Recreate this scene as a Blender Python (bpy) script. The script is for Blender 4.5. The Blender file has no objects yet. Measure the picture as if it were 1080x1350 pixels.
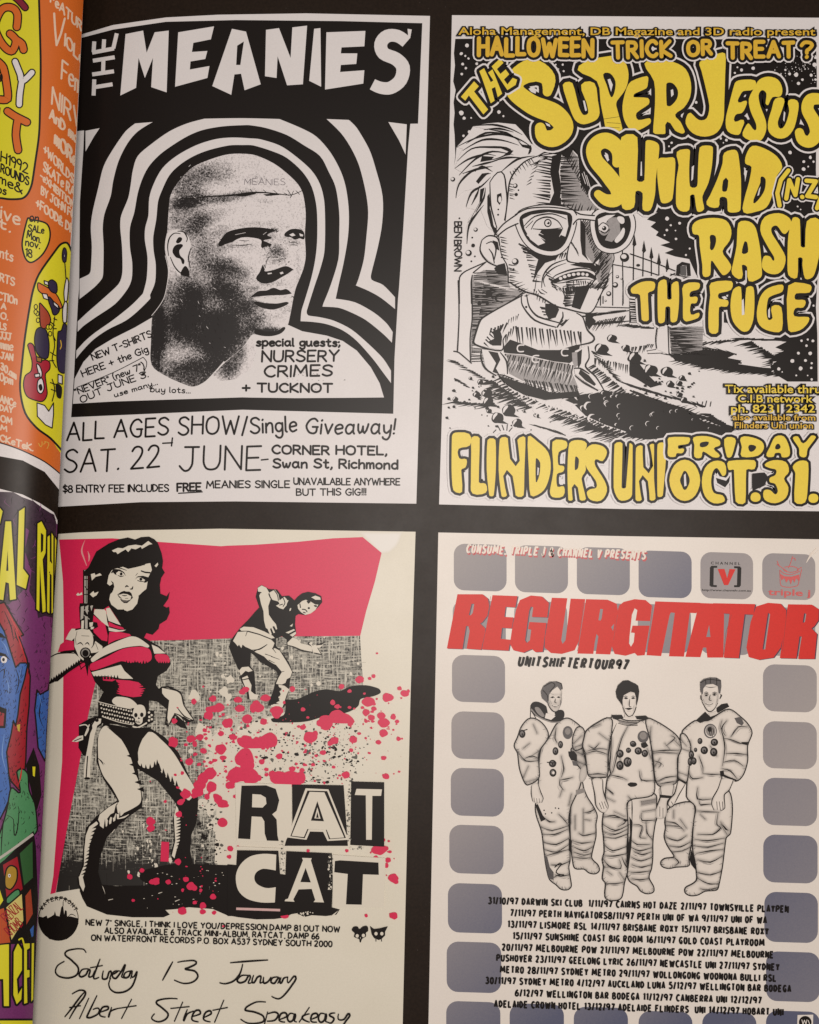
import bpy, bmesh, math, random
import numpy as np
from mathutils.geometry import delaunay_2d_cdt

SC = bpy.context.scene
COL = SC.collection
rnd = random.Random(7)
S = 0.0002            # metres per unit of the drawing grid on the page
HC = 1600.0           # camera height over the page, same grid
CX, CY = 540.0, 675.0

# ------------------------------------------------------------ camera
cam_d = bpy.data.cameras.new('camera')
cam = bpy.data.objects.new('camera', cam_d)
COL.objects.link(cam)
cam.location = (0, 0, HC * S)
cam_d.sensor_fit = 'VERTICAL'
cam_d.sensor_height = 24
cam_d.lens = 24 * HC / 1350.0
cam_d.clip_start = 0.01
cam_d.clip_end = 20
SC.camera = cam
SC.render.resolution_x, SC.render.resolution_y = 819, 1024

# ------------------------------------------------------------ light: one warm room lamp and a dim room
w = bpy.data.worlds.new('World')
SC.world = w
w.use_nodes = True
bg = w.node_tree.nodes['Background']
bg.inputs[0].default_value = (0.95, 0.86, 0.80, 1)
bg.inputs[1].default_value = 0.10
def area(name, loc, target, size, power, col):
    l = bpy.data.lights.new(name, 'AREA')
    l.shape = 'DISK'; l.size = size; l.energy = power; l.color = col
    o = bpy.data.objects.new(name, l); COL.objects.link(o)
    o.location = loc
    from mathutils import Vector
    o.rotation_euler = (Vector(target) - Vector(loc)).to_track_quat('-Z', 'Y').to_euler()
    return o
area('room_lamp', (0.05, 0.0, 0.50), (0.03, 0.0, 0), 0.20, 2.25, (1.0, 0.92, 0.85))
SC.view_settings.view_transform = 'Standard'
SC.view_settings.look = 'None'
SC.view_settings.gamma = 1
SC.view_settings.exposure = 0
SC.view_settings.use_curve_mapping = False

# ------------------------------------------------------------ page shape
def gut(py): return 110 - 0.0497 * py
CUT_R = [-12, -6, -2, 1, 3, 6, 9, 12, 15, 19, 23, 27, 32, 37, 43, 50, 58, 66, 75, 86, 98, 112, 130, 150, 175, 205, 250]
CUT_L = [0, 1, 2.5, 4, 6, 8, 11, 14, 18, 22, 27, 32, 38, 45, 53, 62, 72, 84, 98, 115, 140]
TAB_R = [-36 * (math.exp(-max(u, -12) / 44.0) - math.exp(-250 / 44.0)) for u in CUT_R]
TAB_L = [2 + 44 * (1 - math.exp(-v / 34.0)) for v in CUT_L]
def h_right(px, py): return float(np.interp(px - gut(py), CUT_R, TAB_R))
def h_left(px, py): return float(np.interp(gut(py) - px, CUT_L, TAB_L))
def P(px, py, z, side):
    h = (h_right(px, py) if side == 'R' else h_left(px, py)) + z
    k = 1 - h / HC
    return ((px - CX) * S * k, (CY - py) * S * k, h * S)

# ------------------------------------------------------------ materials (procedural)
MATS = {}
def mat(name, rgb, rough=0.42, spec=0.35, var=0.08, scale=2400, paperbump=0.0, tint=None):
    if name in MATS: return MATS[name]
    m = bpy.data.materials.new(name); m.use_nodes = True
    nt = m.node_tree; n = nt.nodes; L = nt.links
    b = n['Principled BSDF']
    b.inputs['Roughness'].default_value = rough
    b.inputs['Specular IOR Level'].default_value = spec
    tc = n.new('ShaderNodeTexCoord')
    nz = n.new('ShaderNodeTexNoise'); nz.inputs['Scale'].default_value = scale
    nz.inputs['Detail'].default_value = 4; nz.inputs['Roughness'].default_value = 0.7
    L.new(tc.outputs['Object'], nz.inputs['Vector'])
    mr = n.new('ShaderNodeMapRange')
    mr.inputs[1].default_value = 0.25; mr.inputs[2].default_value = 0.75
    mr.inputs[3].default_value = 1 - var; mr.inputs[4].default_value = 1 + var
    L.new(nz.outputs['Fac'], mr.inputs[0])
    mx = n.new('ShaderNodeVectorMath'); mx.operation = 'SCALE'
    mx.inputs[0].default_value = rgb
    L.new(mr.outputs[0], mx.inputs['Scale'])
    if tint:            # slow drift of the ink film towards a second colour
        n3 = n.new('ShaderNodeTexNoise'); n3.inputs['Scale'].default_value = 34; n3.inputs['Detail'].default_value = 2
        L.new(tc.outputs['Object'], n3.inputs['Vector'])
        m3 = n.new('ShaderNodeMapRange'); m3.inputs[1].default_value = 0.42; m3.inputs[2].default_value = 0.75; m3.inputs[4].default_value = 0.5
        L.new(n3.outputs['Fac'], m3.inputs[0])
        c3 = n.new('ShaderNodeMix'); c3.data_type = 'RGBA'
        c3.inputs[6].default_value = (*rgb, 1); c3.inputs[7].default_value = (*tint, 1)
        L.new(m3.outputs[0], c3.inputs[0]); L.new(c3.outputs[2], mx.inputs[0])
    L.new(mx.outputs[0], b.inputs['Base Color'])
    if paperbump:
        n4 = n.new('ShaderNodeTexNoise'); n4.inputs['Scale'].default_value = 30; n4.inputs['Detail'].default_value = 5; n4.inputs['Roughness'].default_value = 0.7
        L.new(tc.outputs['Object'], n4.inputs['Vector'])
        m4 = n.new('ShaderNodeMapRange'); m4.inputs[1].default_value = 0.3; m4.inputs[2].default_value = 0.7
        m4.inputs[3].default_value = rough - 0.035; m4.inputs[4].default_value = rough + 0.045
        L.new(n4.outputs['Fac'], m4.inputs[0]); L.new(m4.outputs[0], b.inputs['Roughness'])
        n2 = n.new('ShaderNodeTexNoise'); n2.inputs['Scale'].default_value = 28; n2.inputs['Detail'].default_value = 3
        L.new(tc.outputs['Object'], n2.inputs['Vector'])
        bp = n.new('ShaderNodeBump'); bp.inputs['Strength'].default_value = paperbump
        bp.inputs['Distance'].default_value = 0.002
        L.new(n2.outputs['Fac'], bp.inputs['Height']); L.new(bp.outputs[0], b.inputs['Normal'])
    MATS[name] = m
    return m

def tone_mat(name, light, dark, grain, steep, scale=3200, stretch=(1, 1, 1), hue=0.0):
    """printed tone: the mesh attribute says how dense the ink is, a noise breaks it into photocopy grain"""
    if name in MATS: return MATS[name]
    m = bpy.data.materials.new(name); m.use_nodes = True
    nt = m.node_tree; n = nt.nodes; L = nt.links
    b = n['Principled BSDF']; b.inputs['Roughness'].default_value = 0.45
    b.inputs['Specular IOR Level'].default_value = 0.3
    at = n.new('ShaderNodeAttribute'); at.attribute_name = 'tone'
    tc = n.new('ShaderNodeTexCoord'); mp = n.new('ShaderNodeMapping')
    mp.inputs['Scale'].default_value = stretch
    L.new(tc.outputs['Object'], mp.inputs[0])
    nz = n.new('ShaderNodeTexNoise'); nz.inputs['Scale'].default_value = scale
    nz.inputs['Detail'].default_value = 3.0; nz.inputs['Roughness'].default_value = 0.65
    nz.inputs['Distortion'].default_value = 0.9
    L.new(mp.outputs[0], nz.inputs['Vector'])
    a = n.new('ShaderNodeMath'); a.operation = 'SUBTRACT'; L.new(nz.outputs['Fac'], a.inputs[0]); a.inputs[1].default_value = 0.5
    c = n.new('ShaderNodeMath'); c.operation = 'MULTIPLY_ADD'; L.new(a.outputs[0], c.inputs[0]); c.inputs[1].default_value = grain
    L.new(at.outputs['Fac'], c.inputs[2])
    mr = n.new('ShaderNodeMapRange'); mr.inputs[1].default_value = 0.5 - steep; mr.inputs[2].default_value = 0.5 + steep
    L.new(c.outputs[0], mr.inputs[0])
    mx = n.new('ShaderNodeMix'); mx.data_type = 'RGBA'
    L.new(mr.outputs[0], mx.inputs[0])
    mx.inputs[6].default_value = (*light, 1); mx.inputs[7].default_value = (*dark, 1)
    L.new(mx.outputs[2], b.inputs['Base Color'])
    MATS[name] = m
    return m

def weave_mat(name, light, dark, rot=0.03, bias=0.5):
    if name in MATS: return MATS[name]
    m = bpy.data.materials.new(name); m.use_nodes = True
    nt = m.node_tree; n = nt.nodes; L = nt.links
    b = n['Principled BSDF']; b.inputs['Roughness'].default_value = 0.45
    b.inputs['Specular IOR Level'].default_value = 0.3
    tc = n.new('ShaderNodeTexCoord')
    at = n.new('ShaderNodeAttribute'); at.attribute_name = 'tone'
    outs = []
    for sc3 in ((2600, 170, 1), (230, 2300, 1), (1500, 1500, 1)):
        mp = n.new('ShaderNodeMapping'); mp.inputs['Scale'].default_value = sc3
        mp.inputs['Rotation'].default_value = (0, 0, rot)
        L.new(tc.outputs['Object'], mp.inputs[0])
        nz = n.new('ShaderNodeTexNoise'); nz.inputs['Scale'].default_value = 1.0
        nz.inputs['Detail'].default_value = 2.5; nz.inputs['Roughness'].default_value = 0.6
        L.new(mp.outputs[0], nz.inputs['Vector']); outs.append(nz)
    mxm = n.new('ShaderNodeMath'); mxm.operation = 'MAXIMUM'
    L.new(outs[0].outputs['Fac'], mxm.inputs[0]); L.new(outs[1].outputs['Fac'], mxm.inputs[1])
    ad = n.new('ShaderNodeMath'); ad.operation = 'MULTIPLY_ADD'
    L.new(outs[2].outputs['Fac'], ad.inputs[0]); ad.inputs[1].default_value = 0.35; L.new(mxm.outputs[0], ad.inputs[2])
    sb = n.new('ShaderNodeMath'); sb.operation = 'SUBTRACT'
    L.new(ad.outputs[0], sb.inputs[0]); L.new(at.outputs['Fac'], sb.inputs[1])
    mr = n.new('ShaderNodeMapRange'); mr.inputs[1].default_value = 0.10; mr.inputs[2].default_value = 0.32
    L.new(sb.outputs[0], mr.inputs[0])
    mx = n.new('ShaderNodeMix'); mx.data_type = 'RGBA'
    L.new(mr.outputs[0], mx.inputs[0])
    mx.inputs[6].default_value = (*dark, 1); mx.inputs[7].default_value = (*light, 1)
    L.new(mx.outputs[2], b.inputs['Base Color'])
    MATS[name] = m
    return m

# ------------------------------------------------------------ drawing helpers
FR = {'px': (0, 0, 1.0)}          # drawing frames: origin and scale
def pts(s, fr='px'):
    """'@frame x,y x,y! ...' -> points on the page grid; ! keeps a corner sharp"""
    out = []
    f = FR[fr]
    for t in s.split():
        if t[0] == '@': f = FR[t[1:]]; continue
        sharp = t.endswith('!')
        x, y = t.rstrip('!').split(',')
        p = (f[0] + float(x) / f[2], f[1] + float(y) / f[2])
        out.append(p)
        if sharp: out.append(p)
    return out
def smooth(p, closed=True, n=4):
    m = len(p)
    if m < 3: return list(p)
    def tan(i):
        a, b, c = p[(i - 1) % m] if (closed or i > 0) else p[i], p[i], p[(i + 1) % m] if (closed or i < m - 1) else p[i]
        d1 = math.dist(a, b); d2 = math.dist(b, c)
        if d1 < 1e-6 or d2 < 1e-6: return (0, 0)
        tx, ty = c[0] - a[0], c[1] - a[1]; l = math.hypot(tx, ty)
        if l < 1e-9: return (0, 0)
        k = min(d1, d2) / l
        return (tx * k, ty * k)
    T = [tan(i) for i in range(m)]
    out = []
    for i in range(m if closed else m - 1):
        a, b = p[i], p[(i + 1) % m]
        if math.dist(a, b) < 1e-6: continue
        ta, tb = T[i], T[(i + 1) % m]
        for k in range(n):
            t = k / n; t2 = t * t; t3 = t2 * t
            h0, h1, h2, h3 = 2*t3-3*t2+1, t3-2*t2+t, -2*t3+3*t2, t3-t2
            out.append((h0*a[0]+h1*ta[0]+h2*b[0]+h3*tb[0], h0*a[1]+h1*ta[1]+h2*b[1]+h3*tb[1]))
    if not closed: out.append(p[-1])
    return out
def dedupe(p, closed=True):
    o = []
    for q in p:
        if not o or math.dist(o[-1], q) > 0.02: o.append(q)
    if closed and len(o) > 1 and math.dist(o[0], o[-1]) < 0.02: o.pop()
    return o
def ell(cx, cy, rx, ry=None, rot=0, n=16, fr='px'):
    f = FR[fr]; ry = rx if ry is None else ry
    c, s = math.cos(rot), math.sin(rot); o = []
    for i in range(n):
        a = 2 * math.pi * i / n; x, y = rx * math.cos(a), ry * math.sin(a)
        o.append((f[0] + (cx + x * c - y * s) / f[2], f[1] + (cy + x * s + y * c) / f[2]))
    return o
def blob(cx, cy, r, rough=0.25, n=11, rg=rnd, sx=1.0, sy=1.0):
    return smooth([(cx + sx * r * (1 + rg.uniform(-rough, rough)) * math.cos(2*math.pi*i/n),
                    cy + sy * r * (1 + rg.uniform(-rough, rough)) * math.sin(2*math.pi*i/n)) for i in range(n)], True, 3)
def inside(p, poly):
    x, y = p; r = False; j = len(poly) - 1
    for i in range(len(poly)):
        xi, yi = poly[i]; xj, yj = poly[j]
        if (yi > y) != (yj > y) and x < (xj - xi) * (y - yi) / (yj - yi) + xi: r = not r
        j = i
    return r

def brush(s, wd, grow=0.0):
    """centre line + widths -> discs and tapering links of a fat brush stroke"""
    p = dedupe(smooth(pts(s), False, 5), False); k = len(p); d = [0]
    for i in range(1, k): d.append(d[-1] + math.dist(p[i-1], p[i]))
    R = []
    for i in range(k):
        q = d[i] / d[-1] * (len(wd) - 1); j = min(int(q), len(wd) - 2)
        R.append((wd[j] + (wd[j+1] - wd[j]) * (q - j)) / 2 + grow)
    o = [ell(x, y, r, n=22) for (x, y), r in zip(p, R)]
    for i in range(k - 1):
        (x, y), (u, v) = p[i], p[i+1]; l = math.dist(p[i], p[i+1]); tx, ty = (u - x)/l, (v - y)/l; r, q = R[i], R[i+1]
        o.append([(x - ty*r, y + tx*r), (x + ty*r, y - tx*r), (u + ty*q, v - tx*q), (u - ty*q, v + tx*q)])
    return o

def ccw(p):
    a = sum(p[i-1][0] * p[i][1] - p[i][0] * p[i-1][1] for i in range(len(p)))
    return p if a >= 0 else p[::-1]

class Thing:
    """an Empty that parents its printed parts; z counts the ink layers"""
    def __init__(s, name, label, cat, at, side='R', group=None):
        s.side = side; s.z = 0.35
        s.o = bpy.data.objects.new(name, None); COL.objects.link(s.o)
        s.o.empty_display_size = 0.01
        s.loc = P(at[0], at[1], 0, side); s.o.location = s.loc
        s.o['label'] = label; s.o['category'] = cat
        if group: s.o['group'] = group

DARK = ('black_ink', 'pencil_dark_grey', 'scuffed_black')
class Part:
    def __init__(s, thing, name, parent=None, label=None):
        s.t = thing; s.name = name; s.par = parent; s.label = label
        s.V = []; s.F = []; s.M = []; s.mats = []; s.T = {}
        s.z = thing.z
        s.micro = 0
    def up(s, d=0.005):
        s.t.z += d; s.z = s.t.z; return s
    def mi(s, m):
        if m not in s.mats: s.mats.append(m)
        return s.mats.index(m)
    def emit(s, m, vs, fs, z=None, tone=None):
        b = len(s.V); i = s.mi(m); z = s.z if z is None else z
        s.V += [(x, y, z[k]) for k, (x, y) in enumerate(vs)] if isinstance(z, list) else [(x, y, z) for x, y in vs]
        for f in fs: s.F.append(tuple(b + k for k in f)); s.M.append(i)
        if tone is not None:
            for k, t in enumerate(tone): s.T[b + k] = t
    def spots(s, m, p):
        """one of many small blots: cycles through a few ink layers instead of stacking ever higher"""
        s.cyc = (getattr(s, 'cyc', 0) + 1) % 50
        z = s.t.z; s.fill(m, p, lift=0.004 + s.cyc * 0.002); s.t.z = z; s.z = z
    def spots_end(s): s.up(0.11)
    def union(s, m, polys):
        s.up(); vs = []; fs = []
        for p in polys:
            p = ccw(p)
            fs.append(list(range(len(vs), len(vs) + len(p)))); vs += p
        v2, e2, f2, ov, oe, of = delaunay_2d_cdt(vs, [], fs, 1, 1e-4, True)
        s.emit(m, [(v[0], v[1]) for v in v2], [f for f, o in zip(f2, of) if o])
    def fill(s, m, p, holes=(), sm=False, tone=None, lift=0.005):
        """filled outline (string or points); holes are cut out"""
        s.up(lift)
        def prep(q):
            if isinstance(q, str): q = pts(q)
            if sm: q = smooth(q)
            return ccw(dedupe(q))
        p = prep(p); hs = [prep(h) for h in holes]
        if len(p) < 3: return p
        vs = list(p); fs = [list(range(len(p)))]
        for h in hs:
            fs.append(list(range(len(vs), len(vs) + len(h)))); vs += h
        v2, e2, f2, ov, oe, of = delaunay_2d_cdt(vs, [], fs, 1, 1e-4, True)
        keep = [f for f, o in zip(f2, of) if 0 in o and not any(k > 0 for k in o)]
        v2 = [(v[0], v[1]) for v in v2]
        s.emit(m, v2, keep, tone=None if tone is None else [tone] * len(v2))
        return p
    def tonefill(s, m, p, fn, step=3.0, sm=False, holes=()):
        """outline filled by a fine net whose attribute 'tone' = fn(x, y, distance to the outline)"""
        s.up()
        if isinstance(p, str): p = pts(p)
        if sm: p = smooth(p)
        p = ccw(dedupe(p))
        A = np.array(p); xs = np.arange(A[:, 0].min() + step/2, A[:, 0].max(), step); ys = np.arange(A[:, 1].min() + step/2, A[:, 1].max(), step)
        gx, gy = np.meshgrid(xs, ys); gx = gx.ravel(); gy = gy.ravel()
        ins = np.zeros(len(gx), bool); j = len(p) - 1
        for i in range(len(p)):
            xi, yi = p[i]; xj, yj = p[j]
            if yi != yj:
                c = ((yi > gy) != (yj > gy)) & (gx < (xj - xi) * (gy - yi) / (yj - yi) + xi); ins ^= c
            j = i
        vs = list(p) + list(zip(gx[ins].tolist(), gy[ins].tolist()))
        v2, e2, f2, ov, oe, of = delaunay_2d_cdt(vs, [], [list(range(len(p)))], 1, 1e-4, True)
        keep = [f for f, o in zip(f2, of) if o]
        V = np.array([(v[0], v[1]) for v in v2])
        D = np.full(len(V), 1e9)
        for i in range(len(p)):
            a = np.array(p[i]); b = np.array(p[(i + 1) % len(p)]); ab = b - a; l2 = (ab * ab).sum()
            if l2 < 1e-9: continue
            t = np.clip(((V - a) @ ab) / l2, 0, 1)
            D = np.minimum(D, np.hypot(*(V - (a + t[:, None] * ab)).T))
        s.emit(m, [tuple(q) for q in V], keep, tone=[float(t) for t in fn(V[:, 0], V[:, 1], D)])
        return p
    def ribbon(s, m, p, wd, closed=False, cap=True, sm=True, n=4):
        """a stroke of width wd (number, or list along its length)"""
        if isinstance(p, str): p = pts(p)
        if sm and len(p) > 2: p = smooth(p, closed, n)
        p = dedupe(p, closed)
        k = len(p)
        if k < 2: return
        if not isinstance(wd, (list, tuple)): wd = [wd]
        d = [0]
        for i in range(1, k): d.append(d[-1] + math.dist(p[i-1], p[i]))
        def wat(i):
            if len(wd) == 1: return wd[0] / 2
            t = d[i] / max(d[-1], 1e-6) * (len(wd) - 1); a = min(int(t), len(wd) - 2)
            return (wd[a] + (wd[a+1] - wd[a]) * (t - a)) / 2
        if m.name in DARK:
            s.micro = (s.micro + 1) % 6; z = s.z + s.micro * 0.0007; dz = 0.0002
        else:                 # pale inks: every stroke gets its own level, coincident faces would shade each other
            s.up(0.0035); z = s.z; dz = 0.0009
        def nd(u, v):
            l = math.dist(u, v); return ((v[0]-u[0])/l, (v[1]-u[1])/l)
        vs = []; corners = []; rows = []      # rows: (index into vs, joined to the next row?)
        def row(i, t, ml, join=True):
            r = wat(i) * ml; rows.append((len(vs), join))
            vs.append((p[i][0] - t[1]*r, p[i][1] + t[0]*r)); vs.append((p[i][0] + t[1]*r, p[i][1] - t[0]*r))
        for i in range(k):
            a = p[i-1] if (i or closed) else None; b = p[(i+1) % k] if (i < k-1 or closed) else None
            if a is None: row(i, nd(p[i], b), 1)
            elif b is None: row(i, nd(a, p[i]), 1)
            else:
                t1, t2 = nd(a, p[i]), nd(p[i], b)
                dt = t1[0]*t2[0] + t1[1]*t2[1]
                if dt < 0.45:
                    corners.append(i); row(i, t1, 1, False); row(i, t2, 1)
                else:
                    tx, ty = t1[0]+t2[0], t1[1]+t2[1]; l = math.hypot(tx, ty); t = (tx/l, ty/l)
                    row(i, t, min(1 / max(t[0]*t1[0] + t[1]*t1[1], 0.1), 1.6))
        fs = []
        for q in range(len(rows) - 1):
            if rows[q][1]: fs.append((rows[q][0], rows[q][0]+1, rows[q+1][0]+1, rows[q+1][0]))
        if closed and rows[-1][1]: fs.append((rows[-1][0], rows[-1][0]+1, rows[0][0]+1, rows[0][0]))
        zl = []; run = 0
        for a_, join in rows:
            zl += [z + dz * (run % 4)] * 2
            if not join: run += 1
        s.emit(m, vs, fs, zl)
        if cap and not closed:
            for i in (0, k-1):
                r = wat(i)
                if r > 0.45: corners.append(i)
        for q, i in enumerate(corners):
            r = wat(i)
            s.emit(m, ell(p[i][0], p[i][1], r, n=10), [tuple(range(10))], z + 4.5 * dz + dz * (q % 3))
    def lines(s, m, txt, wd, sm=True, fr='px', cap=True, imp=False, up=None):
        """many strokes at once, separated by |"""
        s.up()
        for q in txt.split('|'):
            if q.strip(): s.ribbon(m, pts(q, fr), wd, sm=sm, cap=cap)
    def grow(s, m, p, d, holes=()):
        """outline p swollen by d"""
        s.up(0.006)
        s.ribbon(m, p, 2 * d, closed=True, sm=False)
        s.up(0.0)
        zz = s.z; s.fill(m, p)
    def build(s):
        bm = bmesh.new()
        lay = bm.verts.layers.float.new('tone')
        vv = [bm.verts.new(v) for v in s.V]
        for k, t in s.T.items(): vv[k][lay] = t
        for f, i in zip(s.F, s.M):
            try:
                fc = bm.faces.new([vv[k] for k in f]); fc.material_index = i
            except ValueError: pass
        side = s.t.side
        xs = [v[0] + 0.0497 * v[1] - 110 for v in s.V]
        if xs:
            lo, hi = min(xs), max(xs)
            for c in (CUT_R if side == 'R' else [-q for q in CUT_L]):
                if lo < c < hi:
                    bmesh.ops.bisect_plane(bm, geom=bm.verts[:] + bm.edges[:] + bm.faces[:], dist=1e-4,
                                           plane_co=(110 + c, 0, 0), plane_no=(1, 0.0497, 0))
        bmesh.ops.bisect_plane(bm, geom=bm.verts[:] + bm.edges[:] + bm.faces[:], dist=1e-4, plane_co=(110 + (-11 if side == 'R' else 0), 0, 0),
                               plane_no=(1, 0.0497, 0), clear_inner=side == 'R', clear_outer=side == 'L')
        lx, ly, lz = s.t.loc
        for v in bm.verts:
            x, y, z = P(v.co.x, v.co.y, v.co.z, side)
            v.co = (x - lx, y - ly, z - lz)
        bm.normal_update()
        for f in bm.faces:
            if f.normal.z < 0: f.normal_flip()
        for f in bm.faces: f.smooth = True
        me = bpy.data.meshes.new(s.name); bm.to_mesh(me); bm.free()
        for m in s.mats: me.materials.append(m)
        o = bpy.data.objects.new(s.name, me); COL.objects.link(o)
        o.parent = s.par if s.par else s.t.o
        if s.label: o['label'] = s.label
        return o

# ------------------------------------------------------------ lettering
PEN = {
'A': "0,0 4,10 8,0|1.4,3.5 6.6,3.5", 'B': "0,0 0,10|~0,10 4.6,9.4 5.2,7.2 4,5.5 0,5.2|~0,5.2 5,4.8 6.4,2.6 5,.4 0,0",
'C': "~7,8.3 5,10 2,9 0,5 2,1 5,0 7,1.4", 'D': "0,0 0,10|~0,10 4.4,9 7,5 4.4,1 0,0", 'E': "6,10 0,10 0,0 6,0|0,5.2 5,5.2",
'F': "6,10 0,10 0,0|0,5.2 5,5.2", 'G': "~7,8.3 5,10 2,9 0,5 2,1 5,0 6.8,1.2 7,4.4|4.2,4.4 7.6,4.4", 'H': "0,0 0,10|7,0 7,10|0,5.2 7,5.2",
'I': "0,0 0,10", 'J': "2,10 8,10|~5.4,10 5.4,3 4,.4 2,0 0,2", 'K': "0,0 0,10|6,10 0,4.4 6.5,0", 'L': "0,10 0,0 5.6,0",
'M': "0,0 1,10 4.5,3 8,10 9,0", 'N': "0,0 0,10 7,0 7,10", 'O': "~4,10 1,8.6 0,5 1,1.4 4,0 7,1.4 8,5 7,8.6 4,10",
'P': "0,0 0,10|~0,10 4.6,9.6 6,7.3 4.6,5 0,4.6", 'Q': "~4,10 1,8.6 0,5 1,1.4 4,0 7,1.4 8,5 7,8.6 4,10|5,3 8,-.6", 'R': "0,0 0,10|~0,10 4.6,9.6 5.8,7.3 4.4,5.2 0,4.8|2.6,5 6.4,0",
'S': "~6.2,8.6 4,10 1.2,9.3 .4,7.4 2,5.7 4.6,4.6 6.3,2.6 5,.5 2.4,0 0,1.4", 'T': "0,10 7.4,10|3.7,10 3.7,0", 'U': "~0,10 0,3.4 1.2,.7 3.5,0 5.8,.7 7,3.4 7,10",
'V': "0,10 3.8,0 7.6,10", 'W': "0,10 2.6,0 5.2,7.5 7.8,0 10.4,10", 'X': "0,10 7,0|7,10 0,0", 'Y': "0,10 3.6,5 7.2,10|3.6,5 3.6,0", 'Z': "0,10 6.6,10 0,0 6.8,0",
'0': "~3,10 .6,8.4 0,5 .6,1.6 3,0 5.4,1.6 6,5 5.4,8.4 3,10", '1': "0,8 2,10 2,0", '2': "~.2,8 1.4,9.6 3.4,10 5.2,9 5.4,7 4,4.4 0,0|0,0 6.4,.2", '3': "~.2,9 3,10 5,8.6 4.6,6.4 2,5.4|~2,5.4 5,4.6 6,2.4 4,.2 1.4,.2 0,1.6",
'4': "4.4,0 4.4,10 0,3 6.4,3", '5': "5.6,10 1,10 .6,5.6|~.6,5.6 3,6.2 5.4,5 5.6,2.2 3.6,.1 1.2,.3 0,1.6", '6': "~5,10 2,8 .2,4 .6,1 3,0 5.4,1.6 5,4.6 2.6,5.2 .4,3.6", '7': "0,10 6,10 2,0",
'8': "~3,5.3 .8,6.4 .7,8.8 3,10 5.3,8.8 5.2,6.4 3,5.3 .3,3.8 .2,1.2 3,0 5.8,1.2 5.7,3.8 3,5.3", '9': "~5.4,6.6 3.4,5 .8,6 .6,8.6 3,10 5.2,8.6 5.4,6 4.4,0",
'a': "~5,5 3,6.3 1,5.6 0,3 1,.5 3,.2 5,2.6|~5,6.2 5,1.6 5.8,.1", 'b': "0,10 0,0|~0,3.2 1.6,6 4,6 5.2,3.2 4,.4 1.6,0 0,1.4", 'c': "~4.6,5.4 2.6,6.2 .4,4.6 .4,1.6 2.6,0 4.8,1", 'd': "5,10 5,0|~5,4 3.4,6.2 1,5.6 0,3 1,.4 3.4,.1 5,2.2",
'e': "~.3,3.2 4.6,3.8 4.4,5.6 2.6,6.3 .5,5 .2,2 2,0 4.8,1", 'f': "~5,9.2 3.6,10 2.4,8.6 2.2,0|0,5.8 4.6,5.8", 'g': "~5,5.2 3,6.2 .8,5.4 .2,3 1.4,.8 3.4,.8 5,3|~5,6.2 5,-1.6 3.6,-3.6 1.4,-3.4 .2,-2.2", 'h': "0,10 0,0|~0,3.6 1.8,6 3.8,6 4.6,4 4.6,0",
'i': "0,6 0,0|-.1,8.4 .2,8.8", 'j': "~2,6 2,-2 .8,-3.6 -1,-2.8|2,8.4 2.2,8.8", 'k': "0,10 0,0|4,6 0,2.6 4.4,0", 'l': "~0,10 0,1 .9,.1", 'm': "0,6 0,0|~0,4 1.4,6 2.9,5.4 3.1,0|~3.1,4 4.6,6 6,5.4 6.3,0",
'n': "0,6 0,0|~0,3.6 1.8,6 3.8,6 4.5,4 4.6,0", 'o': "~2.5,6.2 .6,5.2 0,3 .6,.8 2.5,0 4.4,.8 5,3 4.4,5.2 2.5,6.2", 'p': "0,6 0,-3.6|~0,3.6 1.6,6 4,6 5.2,3.2 4,.4 1.6,.1 0,1.6", 'q': "~5,5 3,6.3 .6,5.2 .2,2.6 2,.2 5,2|5,6 5,-3.6",
'r': "0,6 0,0|~0,3.4 1.4,5.6 3.6,6", 's': "~4,5.4 2.2,6.2 .6,5 1.6,3.6 3.8,2.4 3.6,.6 1.8,0 0,.8", 't': "~1.8,9 1.8,1.2 3,0 4.2,.6|0,6.2 4,6.2", 'u': "~0,6 0,2 1,.2 3,.4 4.6,3|~4.6,6 4.6,1.2 5.4,.1", 'v': "0,6 2.4,0 4.8,6", 'w': "~0,6 1.4,.2 3.2,4.6|~3.2,4.6 4.6,.2 6.6,6",
'x': "0,6 4.4,0|4.4,6 0,0", 'y': "~0,6 .6,2 2.4,.8 4.6,3|~4.8,6 4.6,-1 3,-3.6 .6,-3 0,-2", 'z': "0,6 4.4,6 0,0 4.6,0",
'.': "0,0 .3,.3", ',': "~.8,.6 .7,-.4 0,-1.6", '!': "0,10 -.2,3|-.2,.2 0,.4", '-': "0,4.6 4,4.8", '/': "0,-1 4,11", "'": "0,10 -.2,7.6", '"': "0,10 0,7.8|1.8,10 1.8,7.8", '+': "3,8 3,1.6|0,4.8 6,4.8", '(': "~2,11.4 .3,8 .3,2 2,-1.4", ')': "~0,11.4 1.7,8 1.7,2 0,-1.4",
';': "0,5 .2,5.2|~.8,1 .7,0 0,-1.2", ':': "0,5 .2,5.2|0,.4 .2,.6", '?': "~0,8 1.4,10 4,9.8 5,8 3.6,5.6 2.6,4.6 2.5,3|2.4,.2 2.6,.5", '$': "~6,8.2 4,9.2 1.2,8.8 .4,7 2,5.6 4.6,4.6 6,2.8 5,1 2.4,.6 0,1.8|3,11 3,-1.4", '&': "~7,0 2,6.6 1.6,8.8 3,10 4.4,8.6 3.4,6.6 .4,3.6 .4,1 2.6,0 5,1 7,4",
}
def glyph(ch):
    st = []
    for q in PEN[ch].split('|'):
        sm = q.startswith('~'); st.append((sm, [tuple(map(float, t.split(','))) for t in q.lstrip('~').split()]))
    return st
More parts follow.
